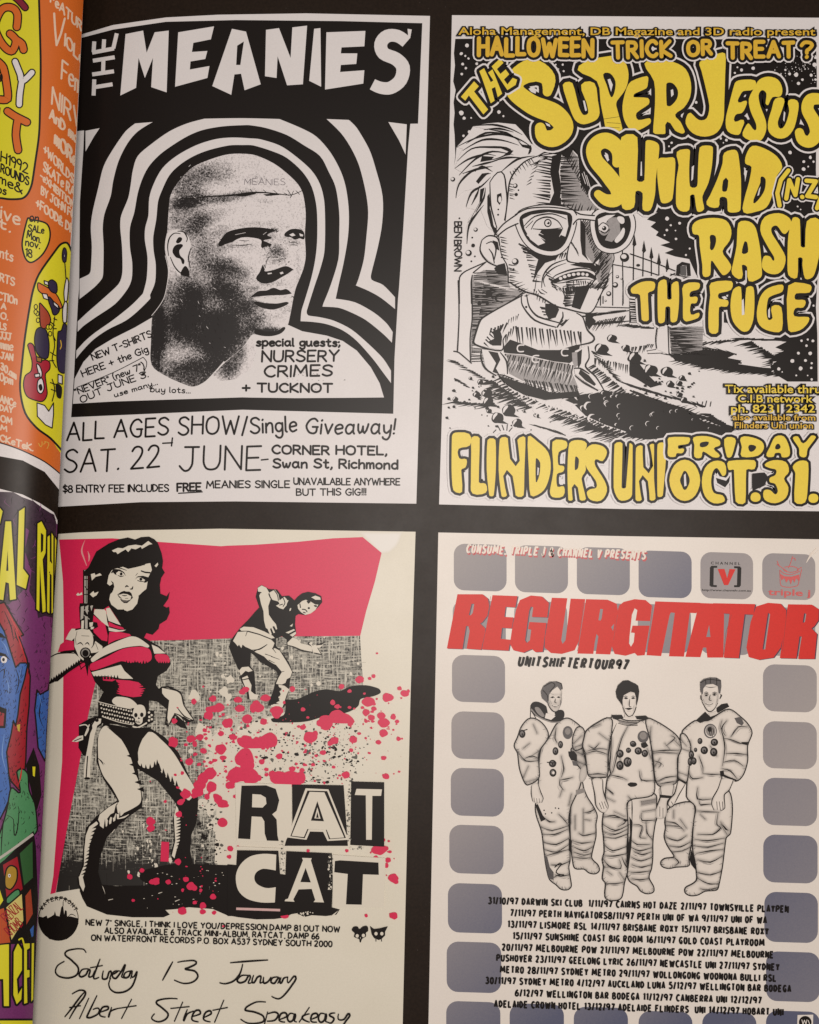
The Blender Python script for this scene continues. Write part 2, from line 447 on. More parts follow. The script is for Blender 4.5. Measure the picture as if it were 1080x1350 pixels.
def pen_text(part, m, txt, p0, p1, h, wd, slant=0.0, jit=0.25, gap=2.2, space=4.5, sag=0.0, rg=None, dil=None, fr='px', cap=True, imp=False, up=None):
    """hand lettering along the baseline p0..p1 (fits it exactly), h = capital height"""
    f = FR[fr]
    p0 = (f[0] + p0[0]/f[2], f[1] + p0[1]/f[2]); p1 = (f[0] + p1[0]/f[2], f[1] + p1[1]/f[2])
    rg = rg or random.Random(hash_txt(txt))
    x = 0; lay = []
    for ch in txt:
        if ch == ' ': x += space; continue
        g = glyph(ch)
        if imp:           # condensed poster gothic: every letter squeezed to nearly the same width
            xs = [q[0] for _, s_ in g for q in s_]; wt = {'M': 8.2, 'W': 8.4, 'I': 0.01, 'J': 3.6, '/': 2.6, '1': 1.8, '&': 5.6, ',': .5}.get(ch, 5.0)
            kk = wt / max(max(xs) - min(xs), .01) if ch not in 'I' else 1
            g = [(sm, [((q[0] - min(xs)) * kk, q[1]) for q in st]) for sm, st in g]
        w0 = min(q[0] for _, s_ in g for q in s_); w1 = max(q[0] for _, s_ in g for q in s_)
        lay.append((x - w0, g, rg.uniform(-1, 1), rg.uniform(-1, 1), rg.uniform(-1, 1))); x += w1 - w0 + gap
    tot = max(x - gap, 1)
    L = math.dist(p0, p1); kx = L / tot; ky = h / 10.0
    ux, uy = (p1[0]-p0[0])/L, (p1[1]-p0[1])/L
    def place(off, q, j):
        x = off + q[0] + slant * q[1] * ky / kx; y = q[1] * (1 + 0.06 * jit * j[0]) + jit * 0.8 * j[1] + (q[0]) * 0.06 * jit * j[2]
        t = (x * kx) / L
        X = x * kx; Y = y * ky + sag * 4 * t * (1 - t)
        if up: return (p0[0] + ux * X + up[0] * Y, p0[1] + uy * X + up[1] * Y)
        return (p0[0] + ux * X + uy * Y, p0[1] + uy * X - ux * Y)
    strokes = []
    for off, g, a, b, c in lay:
        for sm, st in g:
            strokes.append((sm, [place(off, q, (a, b, c)) for q in st]))
    if dil:
        for dm, dd in dil:
            part.up()
            for sm, st in strokes: part.ribbon(dm, st, dd, sm=sm)
    part.up()
    for sm, st in strokes: part.ribbon(m, st, wd, sm=sm, n=3, cap=cap)
def hash_txt(t):
    v = 5
    for c in t: v = (v * 131 + ord(c)) % 1000003
    return v
_fc = {}
def font_mesh(txt, bold):
    cu = bpy.data.curves.new('lettering', 'FONT'); cu.body = txt; cu.offset = bold; cu.resolution_u = 3
    cu.fill_mode = 'FRONT'
    ob = bpy.data.objects.new('lettering', cu); COL.objects.link(ob)
    dg = bpy.context.evaluated_depsgraph_get(); dg.update()
    me = ob.evaluated_get(dg).to_mesh()
    v = [(q.co.x, q.co.y) for q in me.vertices]; f = [tuple(p.vertices) for p in me.polygons]
    ob.evaluated_get(dg).to_mesh_clear()
    bpy.data.objects.remove(ob); bpy.data.curves.remove(cu)
    return v, f
def type_text(part, m, txt, p0, p1, h, bold=0.0, slant=0.0, fr='px', dil=None, sag=0.0):
    """set type along the baseline p0..p1, h = capital height"""
    f = FR[fr]
    p0 = (f[0] + p0[0]/f[2], f[1] + p0[1]/f[2]); p1 = (f[0] + p1[0]/f[2], f[1] + p1[1]/f[2])
    L = math.dist(p0, p1); ux, uy = (p1[0]-p0[0])/L, (p1[1]-p0[1])/L
    if 'cap' not in _fc:
        v, _ = font_mesh('H', 0); _fc['cap'] = max(q[1] for q in v)
    base, _ = font_mesh(txt, 0)
    x0 = min(q[0] for q in base); x1 = max(q[0] for q in base)
    for mm, b in (dil or []) + [(m, bold)]:
        v, fc = font_mesh(txt, b)
        kx = L / (x1 - x0); ky = h / _fc['cap']
        out = []
        for x, y in v:
            X = (x - x0) * kx + slant * y * ky; Y = y * ky; t = X / L; Y += sag * 4 * t * (1 - t)
            out.append((p0[0] + ux * X + uy * Y, p0[1] + uy * X - ux * Y))
        part.up(); part.emit(mm, out, fc)

# ------------------------------------------------------------ inks
INK = mat('black_ink', (0.0105, 0.0075, 0.0065), 0.40, 0.20, 0.15)
PAP = mat('cool_white_print', (0.72, 0.685, 0.685), 0.42, 0.35, 0.045, paperbump=0.09, tint=(0.665, 0.63, 0.625))
CRM = mat('cream_print', (0.72, 0.67, 0.565), 0.42, 0.35, 0.045, paperbump=0.09, tint=(0.65, 0.60, 0.485))
PEA = mat('pale_print', (0.75, 0.69, 0.635), 0.42, 0.35, 0.045, paperbump=0.09, tint=(0.69, 0.625, 0.565))
YEL = mat('yellow_ink', (0.78, 0.60, 0.05), 0.42, 0.35, 0.08, tint=(0.74, 0.47, 0.035))
AMB = mat('amber_ink', (0.68, 0.42, 0.035), 0.42, 0.35, 0.10)
RED = mat('crimson_ink', (0.66, 0.020, 0.085), 0.42, 0.35, 0.10, tint=(0.58, 0.014, 0.060))
SCA = mat('scarlet_ink', (0.64, 0.026, 0.018), 0.45, 0.25, 0.09, tint=(0.58, 0.02, 0.014))
BLK = mat('black_page', (0.0165, 0.0098, 0.0062), 0.42, 0.17, 0.35, 1300, paperbump=0.12)
# ============================================================ the open book
def table():
    bm = bmesh.new()
    bmesh.ops.create_grid(bm, x_segments=1, y_segments=1, size=0.6)
    for v in bm.verts: v.co.z = -0.022
    me = bpy.data.meshes.new('table_top'); bm.to_mesh(me); bm.free()
    me.materials.append(mat('dark_wood', (0.05, 0.03, 0.02), 0.5, 0.3, 0.4, 30))
    o = bpy.data.objects.new('table_top', me); COL.objects.link(o); o['kind'] = 'structure'
table()
book = Thing('open_book', 'open art book with black pages, seen close up at its gutter', 'book', (105, 675))
def leaf(name, side, outer, depth, label):
    p = Part(book, name, label=label)
    book.side = side
    p.z = 0
    y0, y1 = -70, 1430
    us = sorted(set((CUT_R + [330, 600, 900, 1035]) if side == 'R' else [-q for q in CUT_L] + [-180, -260]))
    rows = [y0 + (y1 - y0) * i / 12 for i in range(13)]
    vs = []; fs = []
    n = len(us)
    for y in rows:
        for u in us: vs.append((gut(y) + u, y))
    for r in range(12):
        for c in range(n - 1): fs.append((r*n + c, r*n + c + 1, (r+1)*n + c + 1, (r+1)*n + c))
    p.emit(BLK, vs, fs, 0)
    o = p.build()
    # give the leaf block its thickness: walls down to the bottom of the book
    bm = bmesh.new(); bm.from_mesh(o.data)
    zb = -0.020 - book.loc[2]
    for e in [e for e in bm.edges if len(e.link_faces) == 1]:
        a, b = e.verts
        sl = 0.0
        if side == 'L' and a.co.x + book.loc[0] > -0.1005 and abs(a.co.x - b.co.x) < 0.003: sl = 0.75      # the leaf turns under into the gutter
        q = [bm.verts.new(a.co), bm.verts.new(b.co), bm.verts.new((b.co.x - sl * (b.co.z - zb), b.co.y, zb)), bm.verts.new((a.co.x - sl * (a.co.z - zb), a.co.y, zb))]
        bm.faces.new(q)
    bm.to_mesh(o.data); bm.free()
    book.side = 'R'
    return o
leaf('right_page', 'R', 1, 20, None)
leaf('left_page', 'L', 1, 20, None)

book.z = 0.02; sc = Part(book, 'scuff_marks')
rs = random.Random(44)
SCU = mat('scuffed_black', (0.040, 0.031, 0.025), 0.6, 0.2, 0.3)
for i in range(150):
    x, y = (rs.uniform(550, 595), rs.uniform(0, 1340)) if rs.random() < .5 else (rs.uniform(80, 1080), rs.uniform(666, 706) if rs.random() < .7 else rs.uniform(0, 20))
    if rs.random() < .8: sc.spots(SCU, blob(x, y, rs.uniform(.25, .7), .4, 6, rs))
    else: a = rs.uniform(0, 6.3); l = rs.uniform(3, 14); sc.ribbon(SCU, [(x, y), (x + l * math.cos(a), y + l * math.sin(a))], [.1, .35, .1], sm=False, cap=False)
sc.build()['kind'] = 'stuff'
# ============================================================ poster: shaven-headed man with radiating stripes
for k_, v_ in {'1': (80, 0, 2.16), '2': (80, 150, 4.32), '3': (320, 150, 4.32), '4': (80, 380, 4.32), '5': (320, 380, 4.32),
               '6': (200, 190, 4.3545), '7': (70, 530, 4.32), '8': (310, 530, 4.32)}.items(): FR['m' + k_] = v_
T1 = Thing('gig_poster', 'black and white poster of a shaven-headed man ringed by thick black stripes', 'poster', (325, 340), group='posters printed on the right page')
p = Part(T1, 'paper')
p.fill(PAP, "@px 106,46 109,45 149,33 219,23 288,19.4 404,17.6 567,21 553,530 549,664 310,661 186,662 78,668 73,668 88,370")
p.build()
p = Part(T1, 'black_frame')
p.fill(INK, "@m1 54,110 62,107 150,84 300,62 500,57 800,60 1030,66 1018,352 @m3 955,57 942,200 915,650 890,1000 @m5 885,60 865,400 858,715 0,692 @m4 1080,690 60,735 75,520 100,60 @m2 105,1000 110,500 130,200 134,95 100,98 92,98")
p.build()
p = Part(T1, 'radiating_stripes')
p.fill(PAP, "@m2 142,97 222,82 190,130 142,215")
p.fill(PAP, "@m3 830,47 935,60 928,232 890,150")
p.fill(PAP, "@m2 525,47! 440,100 380,170 330,270 300,380 285,470 250,570 240,650 245,760 243,900 235,940 190,990 108,1055! 108,940! 160,915 172,890 178,760 172,650 182,560 215,420 245,300 300,200 370,100 425,55!", sm=True)
p.fill(PAP, "@m3 478,30! 605,35! 650,80 720,200 760,320 797,470 795,620 770,760 735,900 735,945 800,975 868,1045! 868,1112! 790,1050 720,1010 645,978! 660,940 690,830 705,700 715,560 700,440 665,300 620,200 560,110", sm=True)
p.fill(PAP, "@m2 820,28! @m3 0,25 210,30! 330,80 420,130 500,220 560,330 590,430 605,560 600,700 575,850 550,960 @m5 530,60! 640,80 750,140 820,200 855,250! 850,310! 800,260 700,180 600,130 540,110 455,105! @m3 460,1080 500,980 545,830 550,700 550,560 530,420 490,330 440,240 350,180 250,120 130,80 40,65 0,65 @m2 920,72 800,95 700,140 580,220 510,290 470,360 440,450 420,560 395,650 395,760 408,850 405,940 380,1000 @m4 310,90 200,165 130,215 97,248! 97,190! 150,140 230,70 @m2 330,970 352,900 350,760 340,650 345,580 385,480 400,400 412,320 440,240 520,170 620,100 720,55", sm=True)
p.fill(PAP, "@m2 980,135 1080,140 @m3 100,145 210,180 300,240 390,320 440,400 465,500 470,650 465,790 440,890 410,980 @m5 365,130 375,155 440,165 520,185 620,235 720,320 800,400 845,470! 845,540! 800,480 740,400 650,300 570,240 480,205 400,192 330,188! 335,130 350,80 @m3 390,940 415,820 425,700 422,540 395,420 340,330 250,250 160,210 60,180 0,178 @m2 960,180 850,205 760,240 680,290 620,350 580,430 555,500 545,600 528,700 530,780 542,860 538,960 510,1030 @m4 510,60 440,130 370,185 270,235 190,290 130,350 88,402! 90,355! 140,300 200,250 300,180 400,100 460,40 @m2 470,1020 490,940 495,820 480,720 482,650 500,580 505,480 530,400 580,310 660,240 770,180 880,145", sm=True)
p.build()
p = Part(T1, 'shirt_panel')
p.fill(PAP, "@m5 258,208 340,245 480,270 570,300 650,355 730,450 780,540 805,622 600,624 300,626 0,622 @m4 1080,620 600,635 300,645 70,658 80,515 130,420 200,345 300,285 420,225 515,170 @m6 200,900 400,900 700,1000")
rg = random.Random(3)
for i in range(60):      # photocopy specks on the shoulder
    x, y = rg.gauss(405, 26), rg.gauss(497, 14)
    if 370 < x < 500 and 470 < y < 520: p.spots(INK if rg.random() < .2 else mat('speck_grey', (.42, .39, .39)), blob(x, y, rg.uniform(.25, .7), .4, 6, rg, 1.8, .7))
p.build()
# ---- the head: dense photocopy grain
FACE = tone_mat('photocopy_face', (0.73, 0.685, 0.69), (0.011, 0.008, 0.008), 2.3, 0.40, 2300)
def splats(lst, fr):
    f = FR[fr]
    A = [(f[0] + x/f[2], f[1] + y/f[2], rx/f[2], ry/f[2], math.radians(a), v) for x, y, rx, ry, a, v in lst]
    def fn(X, Y, D, base=0.0):
        T = np.full(len(X), base)
        for x, y, rx, ry, a, v in A:
            dx, dy = X - x, Y - y; c, s_ = math.cos(a), math.sin(a)
            q = ((dx*c + dy*s_) / rx)**2 + ((-dx*s_ + dy*c) / ry)**2
            T = T + v * np.exp(-q * q * 0.7)
        return T
    return fn
sp = splats([
    (230, 235, 130, 105, -30, .72), (390, 150, 90, 60, 0, .36), (250, 330, 190, 32, -8, .52), (480, 300, 120, 28, -12, .5), (210, 440, 130, 90, 10, .58),
    (330, 250, 55, 40, 0, -.25), (330, 420, 120, 45, -20, .32), (260, 560, 90, 80, 0, .34), (330, 640, 80, 90, 0, .36),
    (300, 770, 130, 130, 0, .48), (440, 760, 90, 110, 15, .55), (440, 700, 50, 45, 0, .25), (510, 740, 50, 40, 20, .28), (500, 900, 100, 80, 30, .55), (590, 960, 70, 70, 20, .45), (620, 1040, 80, 40, 10, .45),
    (350, 930, 180, 110, 0, .50), (150, 920, 130, 150, 0, .75), (330, 1060, 200, 110, 0, .55), (120, 1080, 120, 100, 0, .40), (200, 1180, 220, 110, 0, .42), (420, 1130, 130, 140, 0, .8), (20, 1100, 50, 250, 0, .8), (300, 1330, 260, 90, 0, .9),
    (160, 1150, 50, 110, 0, -.22), (700, 1080, 70, 26, 0, .9), (590, 1085, 60, 40, 0, .5), (715, 640, 60, 50, 0, .45), (700, 590, 50, 30, 20, .3), (735, 630, 40, 40, 0, .2),
    (470, 590, 90, 22, -8, .18), (560, 610, 60, 14, 0, .16), (400, 500, 60, 30, -30, .4), (690, 520, 30, 30, 0, .4), (780, 545, 60, 26, 0, .22), (740, 470, 60, 20, 0, .12), (600, 460, 110, 18, -4, .25), (560, 760, 40, 60, 10, .22), (700, 800, 90, 16, 0, .25), (760, 950, 60, 20, 0, .2), (680, 990, 90, 18, 0, .2), (840, 700, 14, 120, 0, .18), (870, 430, 12, 110, 0, .12), (420, 200, 70, 40, 0, .16), (560, 130, 70, 20, 0, .10),
    (585, 830, 35, 18, 0, .45), (640, 790, 60, 20, 0, .2), (430, 560, 60, 40, -30, .3), (820, 570, 36, 12, 0, .33), (650, 330, 60, 10, 0, .3), (560, 580, 60, 12, 0, .25), (500, 70, 200, 20, 0, .06), (600, 200, 60, 30, 0, .2)], 'm6')
pf = Part(T1, 'portrait')
pf.tonefill(FACE, "@m6 105,310 130,250 180,185 240,130 330,90 430,60 520,55 600,65 700,110 780,170 840,230 870,290 885,400 880,520 885,640 870,720 830,820 815,880 800,960 785,1030 770,1045 740,1085 690,1100 620,1097 575,1095 520,1170 420,1250 @m4 930,415 830,525 760,560 700,545 600,500 518,435 515,300 522,165 560,110 600,20 @m6 75,880 92,780 96,700 78,620 78,560 90,500 95,420",
            lambda X, Y, D: sp(X, Y, D, 0.02), 2.6, True)
K = INK
W = PAP
# brow and eyes, nose, mouth, ear
pf.fill(K, "@m6 385,585 400,545 430,508 480,490 560,478 640,480 720,494! 665,520 690,540 640,555 632,595 628,550 560,535 510,538 470,560 430,572", sm=True)
pf.fill(K, "@m6 632,550 655,560 690,575 680,590 650,590 635,600")
pf.fill(K, "@m6 762,525 785,495 820,486 860,492 876,510 876,545 850,540 838,545 820,548 800,535", sm=True)
pf.fill(W, "@m6 790,520 812,510 826,524 806,530"); pf.fill(W, "@m6 848,512 870,520 868,530 852,528")
pf.fill(K, "@m6 600,770 620,735 640,690 655,705 650,730 700,722 770,700 815,720! 780,745 745,765 700,790 660,800 625,795", sm=True)
pf.fill(W, "@m6 735,738 752,732 758,742 742,748"); pf.fill(W, "@m6 665,740 690,738 690,744 668,748")
pf.lines(W, "@m6 640,680 655,720 690,715 760,690|@m6 660,655 700,660 760,650", .9)
pf.fill(K, "@m6 565,880! 610,845 660,840 700,825 740,838 775,832 805,858! 760,866 700,868 640,872", sm=True)
pf.fill(W, "@m6 585,886 700,876 798,868 790,900 700,912 620,900", sm=True)
pf.fill(K, "@m6 590,905 650,912 720,915 785,908 750,935 690,950 620,935", sm=True)
pf.fill(K, "@m6 590,1085 600,1060 650,1075 720,1072 765,1050 745,1085 690,1102 630,1100", sm=True)
pf.fill(W, "@m6 80,600 85,540 110,500 150,490 190,510 215,540 225,590 205,640 210,700 215,750 190,755 150,745 125,705 95,670", sm=True)
pf.lines(K, "@m6 98,640 92,590 102,540 130,512 165,515|@m6 108,650 130,700 160,735 195,750 210,740|@m6 150,500 185,505 205,540 200,560|@m6 225,600 212,650 222,710", [1.0, 1.8, 1.0])
pf.fill(K, "@m6 120,620 128,590 150,575 180,580 160,610 165,640 188,665 180,690 165,660 140,650", sm=True)
pf.fill(K, "@m6 140,560 155,535 175,540 168,560 150,570", sm=True); pf.fill(K, "@m6 165,745 190,700 212,720 215,758 190,758", sm=True)
pf.lines(K, "@m6 120,312 220,312 330,300 450,295 560,280 640,278 720,285 800,292 862,268", [.7, 1.3, 2.2, 2.4, 1.4, .8])
pf.fill(K, "@m6 480,300 530,280 590,275 600,285 540,300"); pf.fill(K, "@m6 640,288 720,282 735,292 660,298")
pf.lines(K, "@m6 505,262 530,300|@m6 565,258 590,290|@m6 640,262 665,282|@m6 700,265 730,290|@m6 780,262 805,300|@m6 795,310 815,268|@m6 830,268 850,290|@m6 760,280 790,296", .8)
pen_text(pf, mat('faint_grey_ink', (.16, .14, .16)), "MEANIES", (532, 232), (766, 236), 8, .75, fr='m6', jit=.7)
pf.lines(W, "@m6 78,640 96,720 90,800 72,880 40,935 0,985", .8)
rg = random.Random(6)
pf.up()
for i in range(150):
    t = rg.random(); x = 388 + t * 330; y = 560 - 75 * math.sin(min(t * 1.5, 1.2)) + rg.uniform(-10, 10) + (8 if t > .8 else 0)
    l = rg.uniform(8, 22); a = rg.uniform(-1.2, -.2); pf.ribbon(K, pts("@m6 %.1f,%.1f %.1f,%.1f" % (x, y, x + l * math.cos(a), y + l * math.sin(a))), [.8, .2], sm=False, cap=False)
for i in range(60):
    x, y = rg.uniform(635, 790), rg.uniform(560, 700); l = rg.uniform(5, 14); a = rg.uniform(0, 3.1)
    pf.ribbon(K if rg.random() < .6 else W, pts("@m6 %.1f,%.1f %.1f,%.1f %.1f,%.1f" % (x, y, x + l * .5, y + rg.uniform(-6, 6), x + l * math.cos(a), y + l * math.sin(a))), [.2, .7, .2], n=2, cap=False)
for i in range(70):
    x, y = rg.uniform(560, 800), rg.choice([rg.gauss(822, 8), rg.gauss(945, 12), rg.gauss(880, 4)]); l = rg.uniform(5, 16)
    pf.ribbon(K, pts("@m6 %.1f,%.1f %.1f,%.1f" % (x, y, x + l, y + rg.uniform(-4, 4))), [.2, .6, .2], sm=False, cap=False)
pf.lines(W, "@m6 470,560 500,545 545,545 580,560|@m6 460,572 520,570 580,568|@m6 640,520 660,505|@m6 480,520 540,508", [.5, 1.5, .5])
pf.lines(K, "@m6 465,580 520,582 580,572|@m6 500,552 540,556 560,552|@m6 440,590 480,592|@m6 790,568 815,562 840,570|@m6 785,580 815,578 838,582|@m6 690,500 715,505|@m6 845,478 862,492|@m6 655,700 665,660 690,640|@m6 745,775 748,800|@m6 800,880 812,875 815,890", [.4, 1.1, .4])
# shaggy hairs over the stubble so that the grain runs along the head
rg = random.Random(12)
pf.up()
for i in range(330):
    x = rg.uniform(105, 620); y = rg.uniform(120, 1240)
    d = 1 - (x - 105) / 520 * .9
    if y < 480 and x > 470 - .4 * (y - 120): continue
    if y > 480 and x > 330 + (y - 480) * .33: continue
    if 75 < x < 225 and 490 < y < 760: continue
    if y > 900 and x < 130: continue
    a = rg.uniform(-.9, .5) if y < 480 else rg.uniform(.2, 1.5)
    l = rg.uniform(8, 26)
    pf.ribbon(K if rg.random() < (.5 if y < 640 else .82) else W, pts("@m6 %.1f,%.1f %.1f,%.1f %.1f,%.1f" % (x, y, x + l*.5*math.cos(a) + rg.uniform(-3, 3), y + l*.5*math.sin(a), x + l*math.cos(a), y + l*math.sin(a))), [.2, .75, .15], n=2)
pf.build()
# ---- smudged shading on the shirt beside the neck
p = Part(T1, 'shirt_smudge')
sp2 = splats([(470, 1240, 60, 110, 25, .62), (420, 1290, 70, 60, 0, .35), (500, 1190, 40, 50, 0, .2)], 'm6')
p.tonefill(FACE, "@m6 580,1110 600,1190 570,1290 480,1350 400,1360 350,1325 420,1255 520,1172", lambda X, Y, D: sp2(X, Y, D, 0.04), 2.6)
p.build()
# ---- band name
p = Part(T1, 'headline_lettering')
for s_ in ["185,97 235,87 245,150 268,92 308,87 302,263 258,248 263,165 240,222 222,165 215,250 170,272",
           "335,92 437,75 428,112 378,122 374,148 418,145 412,168 370,175 368,198 424,188 418,222 326,247",
           "585,85 622,80 655,165 660,78 702,73 690,240 645,243 618,160 615,222 582,217", "722,82 740,80 742,247 708,230",
           "757,92 868,88 865,132 800,135 798,152 845,152 842,182 798,185 796,205 865,200 862,238 753,255",
           "988,82 1000,84 996,106 990,104"]:
    p.fill(PAP, "@m1 " + s_)
p.fill(PAP, "@m1 488,82 528,90 570,240 524,257 514,210 495,212 486,270 432,245", holes=["@m1 500,185 503,130 522,118 512,185"])
p.up(); p.ribbon(PAP, "@m1 985,120 960,103 930,103 912,125 920,152 955,168 975,192 968,228 940,250 912,250 888,240", [16, 17, 17, 18, 17, 15], cap=False)
p.lines(PAP, "@m1 96,226 94,272|@m1 98,248 148,240|@m1 92,173 154,163|@m1 90,212 152,203|@m1 122,170 121,207|@m1 90,150 152,138|@m1 94,148 96,118|@m1 122,143 124,112|@m1 150,138 160,95", 5.2, sm=False, cap=False)
p.build()
p = Part(T1, 'handwritten_notes')
rot = -.35
pen_text(p, K, "NEW T-SHIRTS", (185, 410), (522, 275), 8.5, 1.7, fr='m4')
pen_text(p, K, "HERE + the Gig", (128, 505), (500, 362), 8.5, 1.7, fr='m4')
p.lines(K, "@m4 92,565 300,480 470,393|@m4 470,393 490,420 485,455 465,480", 1.0)
pen_text(p, K, '"NEVER" (new 7")', (90, 608), (478, 455), 8, 1.6, fr='m4')
pen_text(p, K, "OUT JUNE 3.", (120, 655), (500, 505), 8.5, 1.6, fr='m4', sag=2); p.lines(K, "@m4 455,492 485,478|@m4 478,460 480,490", 1.2)
pen_text(p, K, "use many...", (310, 620), (552, 548), 6, 1.4, fr='m4')
pen_text(p, K, "buy lots...", (512, 590), (738, 597), 7, 1.4, fr='m4')
p.build()
p = Part(T1, 'guest_lettering')
pen_text(p, K, "special guests;", (80, 328), (552, 330), 10, 2.75, fr='m5')
pen_text(p, K, "NURSERY", (110, 418), (545, 415), 14, 2.75, fr='m5', slant=.06)
pen_text(p, K, "CRIMES", (124, 505), (508, 498), 14, 2.75, fr='m5', slant=.06)
pen_text(p, K, "+ TUCKNOT", (0, 590), (510, 592), 11, 2.75, fr='m5')
p.build()
p = Part(T1, 'show_details')
pen_text(p, K, "ALL AGES SHOW", (80, 222), (1055, 180), 23, 2.75, fr='m7', slant=.08, sag=2, jit=.5)
pen_text(p, K, "/Single", (40, 178), (350, 168), 20, 2.75, fr='m8', jit=.4)
pen_text(p, K, "Giveaway!", (402, 178), (905, 182), 20, 2.75, fr='m8', jit=.4, slant=.1)
pen_text(p, K, "SAT. 22", (66, 405), (605, 372), 29, 2.75, fr='m7', slant=.12, jit=.4)
p.lines(K, "@m7 625,235 680,232|@m7 680,205 675,250", 2)
pen_text(p, K, "JUNE", (720, 392), (1180, 384), 31, 2.75, fr='m7', slant=.06, jit=.4)
p.lines(K, "@m8 150,330 188,326", 2)
pen_text(p, K, "CORNER HOTEL,", (212, 295), (862, 300), 11, 2.75, fr='m8', jit=.4)
pen_text(p, K, "Swan St, Richmond", (218, 372), (925, 380), 11.5, 2.75, fr='m8', jit=.4)
pen_text(p, K, "$8 ENTRY FEE INCLUDES", (58, 515), (658, 508), 9, 1.9, fr='m7', jit=.4)
pen_text(p, K, "FREE", (708, 508), (842, 505), 10, 2.6, fr='m7'); p.lines(K, "@m7 715,520 850,512", 1.6)
pen_text(p, K, "MEANIES SINGLE -", (875, 490), (1395, 486), 9, 1.9, fr='m7', jit=.4)
pen_text(p, K, "UNAVAILABLE ANYWHERE", (335, 470), (938, 472), 8.5, 1.8, fr='m8', jit=.4)
pen_text(p, K, "BUT THIS GIG!!!", (350, 532), (745, 530), 8.5, 1.8, fr='m8', jit=.4)
p.build()
# ============================================================ poster: yellow cartoon lettering over a night graveyard
for k_, v_ in {'a': (580, 10, 4.32), 'b': (830, 10, 4.32), 'c': (580, 150, 4.32), 'd': (830, 190, 4.32), 'e': (580, 370, 4.32),
               'f': (830, 370, 4.32), 'g': (570, 550, 4.32), 'h': (830, 550, 4.32)}.items(): FR['s' + k_] = v_
T2 = Thing('gig_poster', 'halloween poster with yellow cartoon lettering around a man in glasses rising from a grave', 'poster', (840, 345), group='posters printed on the right page')
GRY = mat('hatched_grey', (0.30, 0.28, 0.28), var=.2)
p = Part(T2, 'paper')
p.fill(PAP, "@px 596,20 1080,23.4 1098,24 1098,675 1080,674 820,671 579,665 584.6,486 590,300")
p.build()
sky = Part(T2, 'night_sky')
SKY = pts("@sa 88,178 300,176 700,182 @sb 0,176 500,180 900,185 1062,190 1068,400 @sd 1062,150 1075,420 1075,700 @sf 1062,150 1070,300 1072,575 900,575 850,545 800,490 850,450 790,440 880,400 830,380 910,340 820,330 @sd 900,1060 400,1000 400,760 380,745 340,655 260,640 200,620 250,600 175,575 230,560 150,520 165,500 120,470 150,445 100,430 130,400 160,390 0,380 @sc 1000,540 900,545 700,240 600,220 520,180 430,60 330,50 190,70 160,120 95,190 90,250 80,300 88,240 84,120 78,60 @sa 84,600 78,540 90,470 76,420 86,330 80,260")
sky.fill(K, SKY)
rg = random.Random(21)
stars = [("sa", q) for q in "155,215,11 122,262,9 145,275,6 163,290,6 130,322,8 148,345,7 125,378,7 210,320,8 122,600,13 138,630,9 178,628,5 337,595,10 362,618,6 168,708,9 135,730,7 660,325,5 700,325,6 705,362,6 675,350,4".split()] + \
        [("sb", q) for q in "705,345,10 638,355,9 615,340,5 600,372,6 888,355,6 912,378,8 950,383,12 985,410,7 963,432,9 1035,385,9 1060,410,7 1055,325,12 1060,285,8 1000,350,4 380,540,8 240,770,7 225,790,5 520,745,7 552,755,8 535,770,4 915,825,10 1030,855,8".split()] + \
        [("sd", q) for q in "915,48,9 993,100,8 1030,72,6 1048,100,6 992,142,10 1018,128,5 215,424,11 285,450,8 235,462,6 213,490,7 200,518,5 265,540,7 343,595,6 322,632,6 262,492,4 705,405,6 958,355,5 975,372,4 1048,920,6".split()] + \
        [("sf", q) for q in "980,342,7 1015,335,6 1045,343,8 1008,370,7 962,413,8 1030,414,10 928,457,11 1002,455,8 1038,470,6 975,500,11 1035,497,7 850,503,9 1038,562,7 870,520,4 1015,540,4 950,540,5".split()]
for fr, q in stars:
    x, y, r = map(float, q.split(','))
    f = FR[fr]; sky.spots(PAP, blob(f[0] + x/f[2], f[1] + y/f[2], r/f[2], .12, 7, rg))
for i in range(70):
    x, y = rg.uniform(1020, 1076), rg.uniform(70, 110)
    if inside((x, y), SKY): sky.spots(PAP, blob(x, y, rg.uniform(.3, .8), .1, 6, rg))
sky.spots_end()

# ---- the graveyard ground with its fence, board, path and pebbles
gd = Part(T2, 'graveyard_ground')
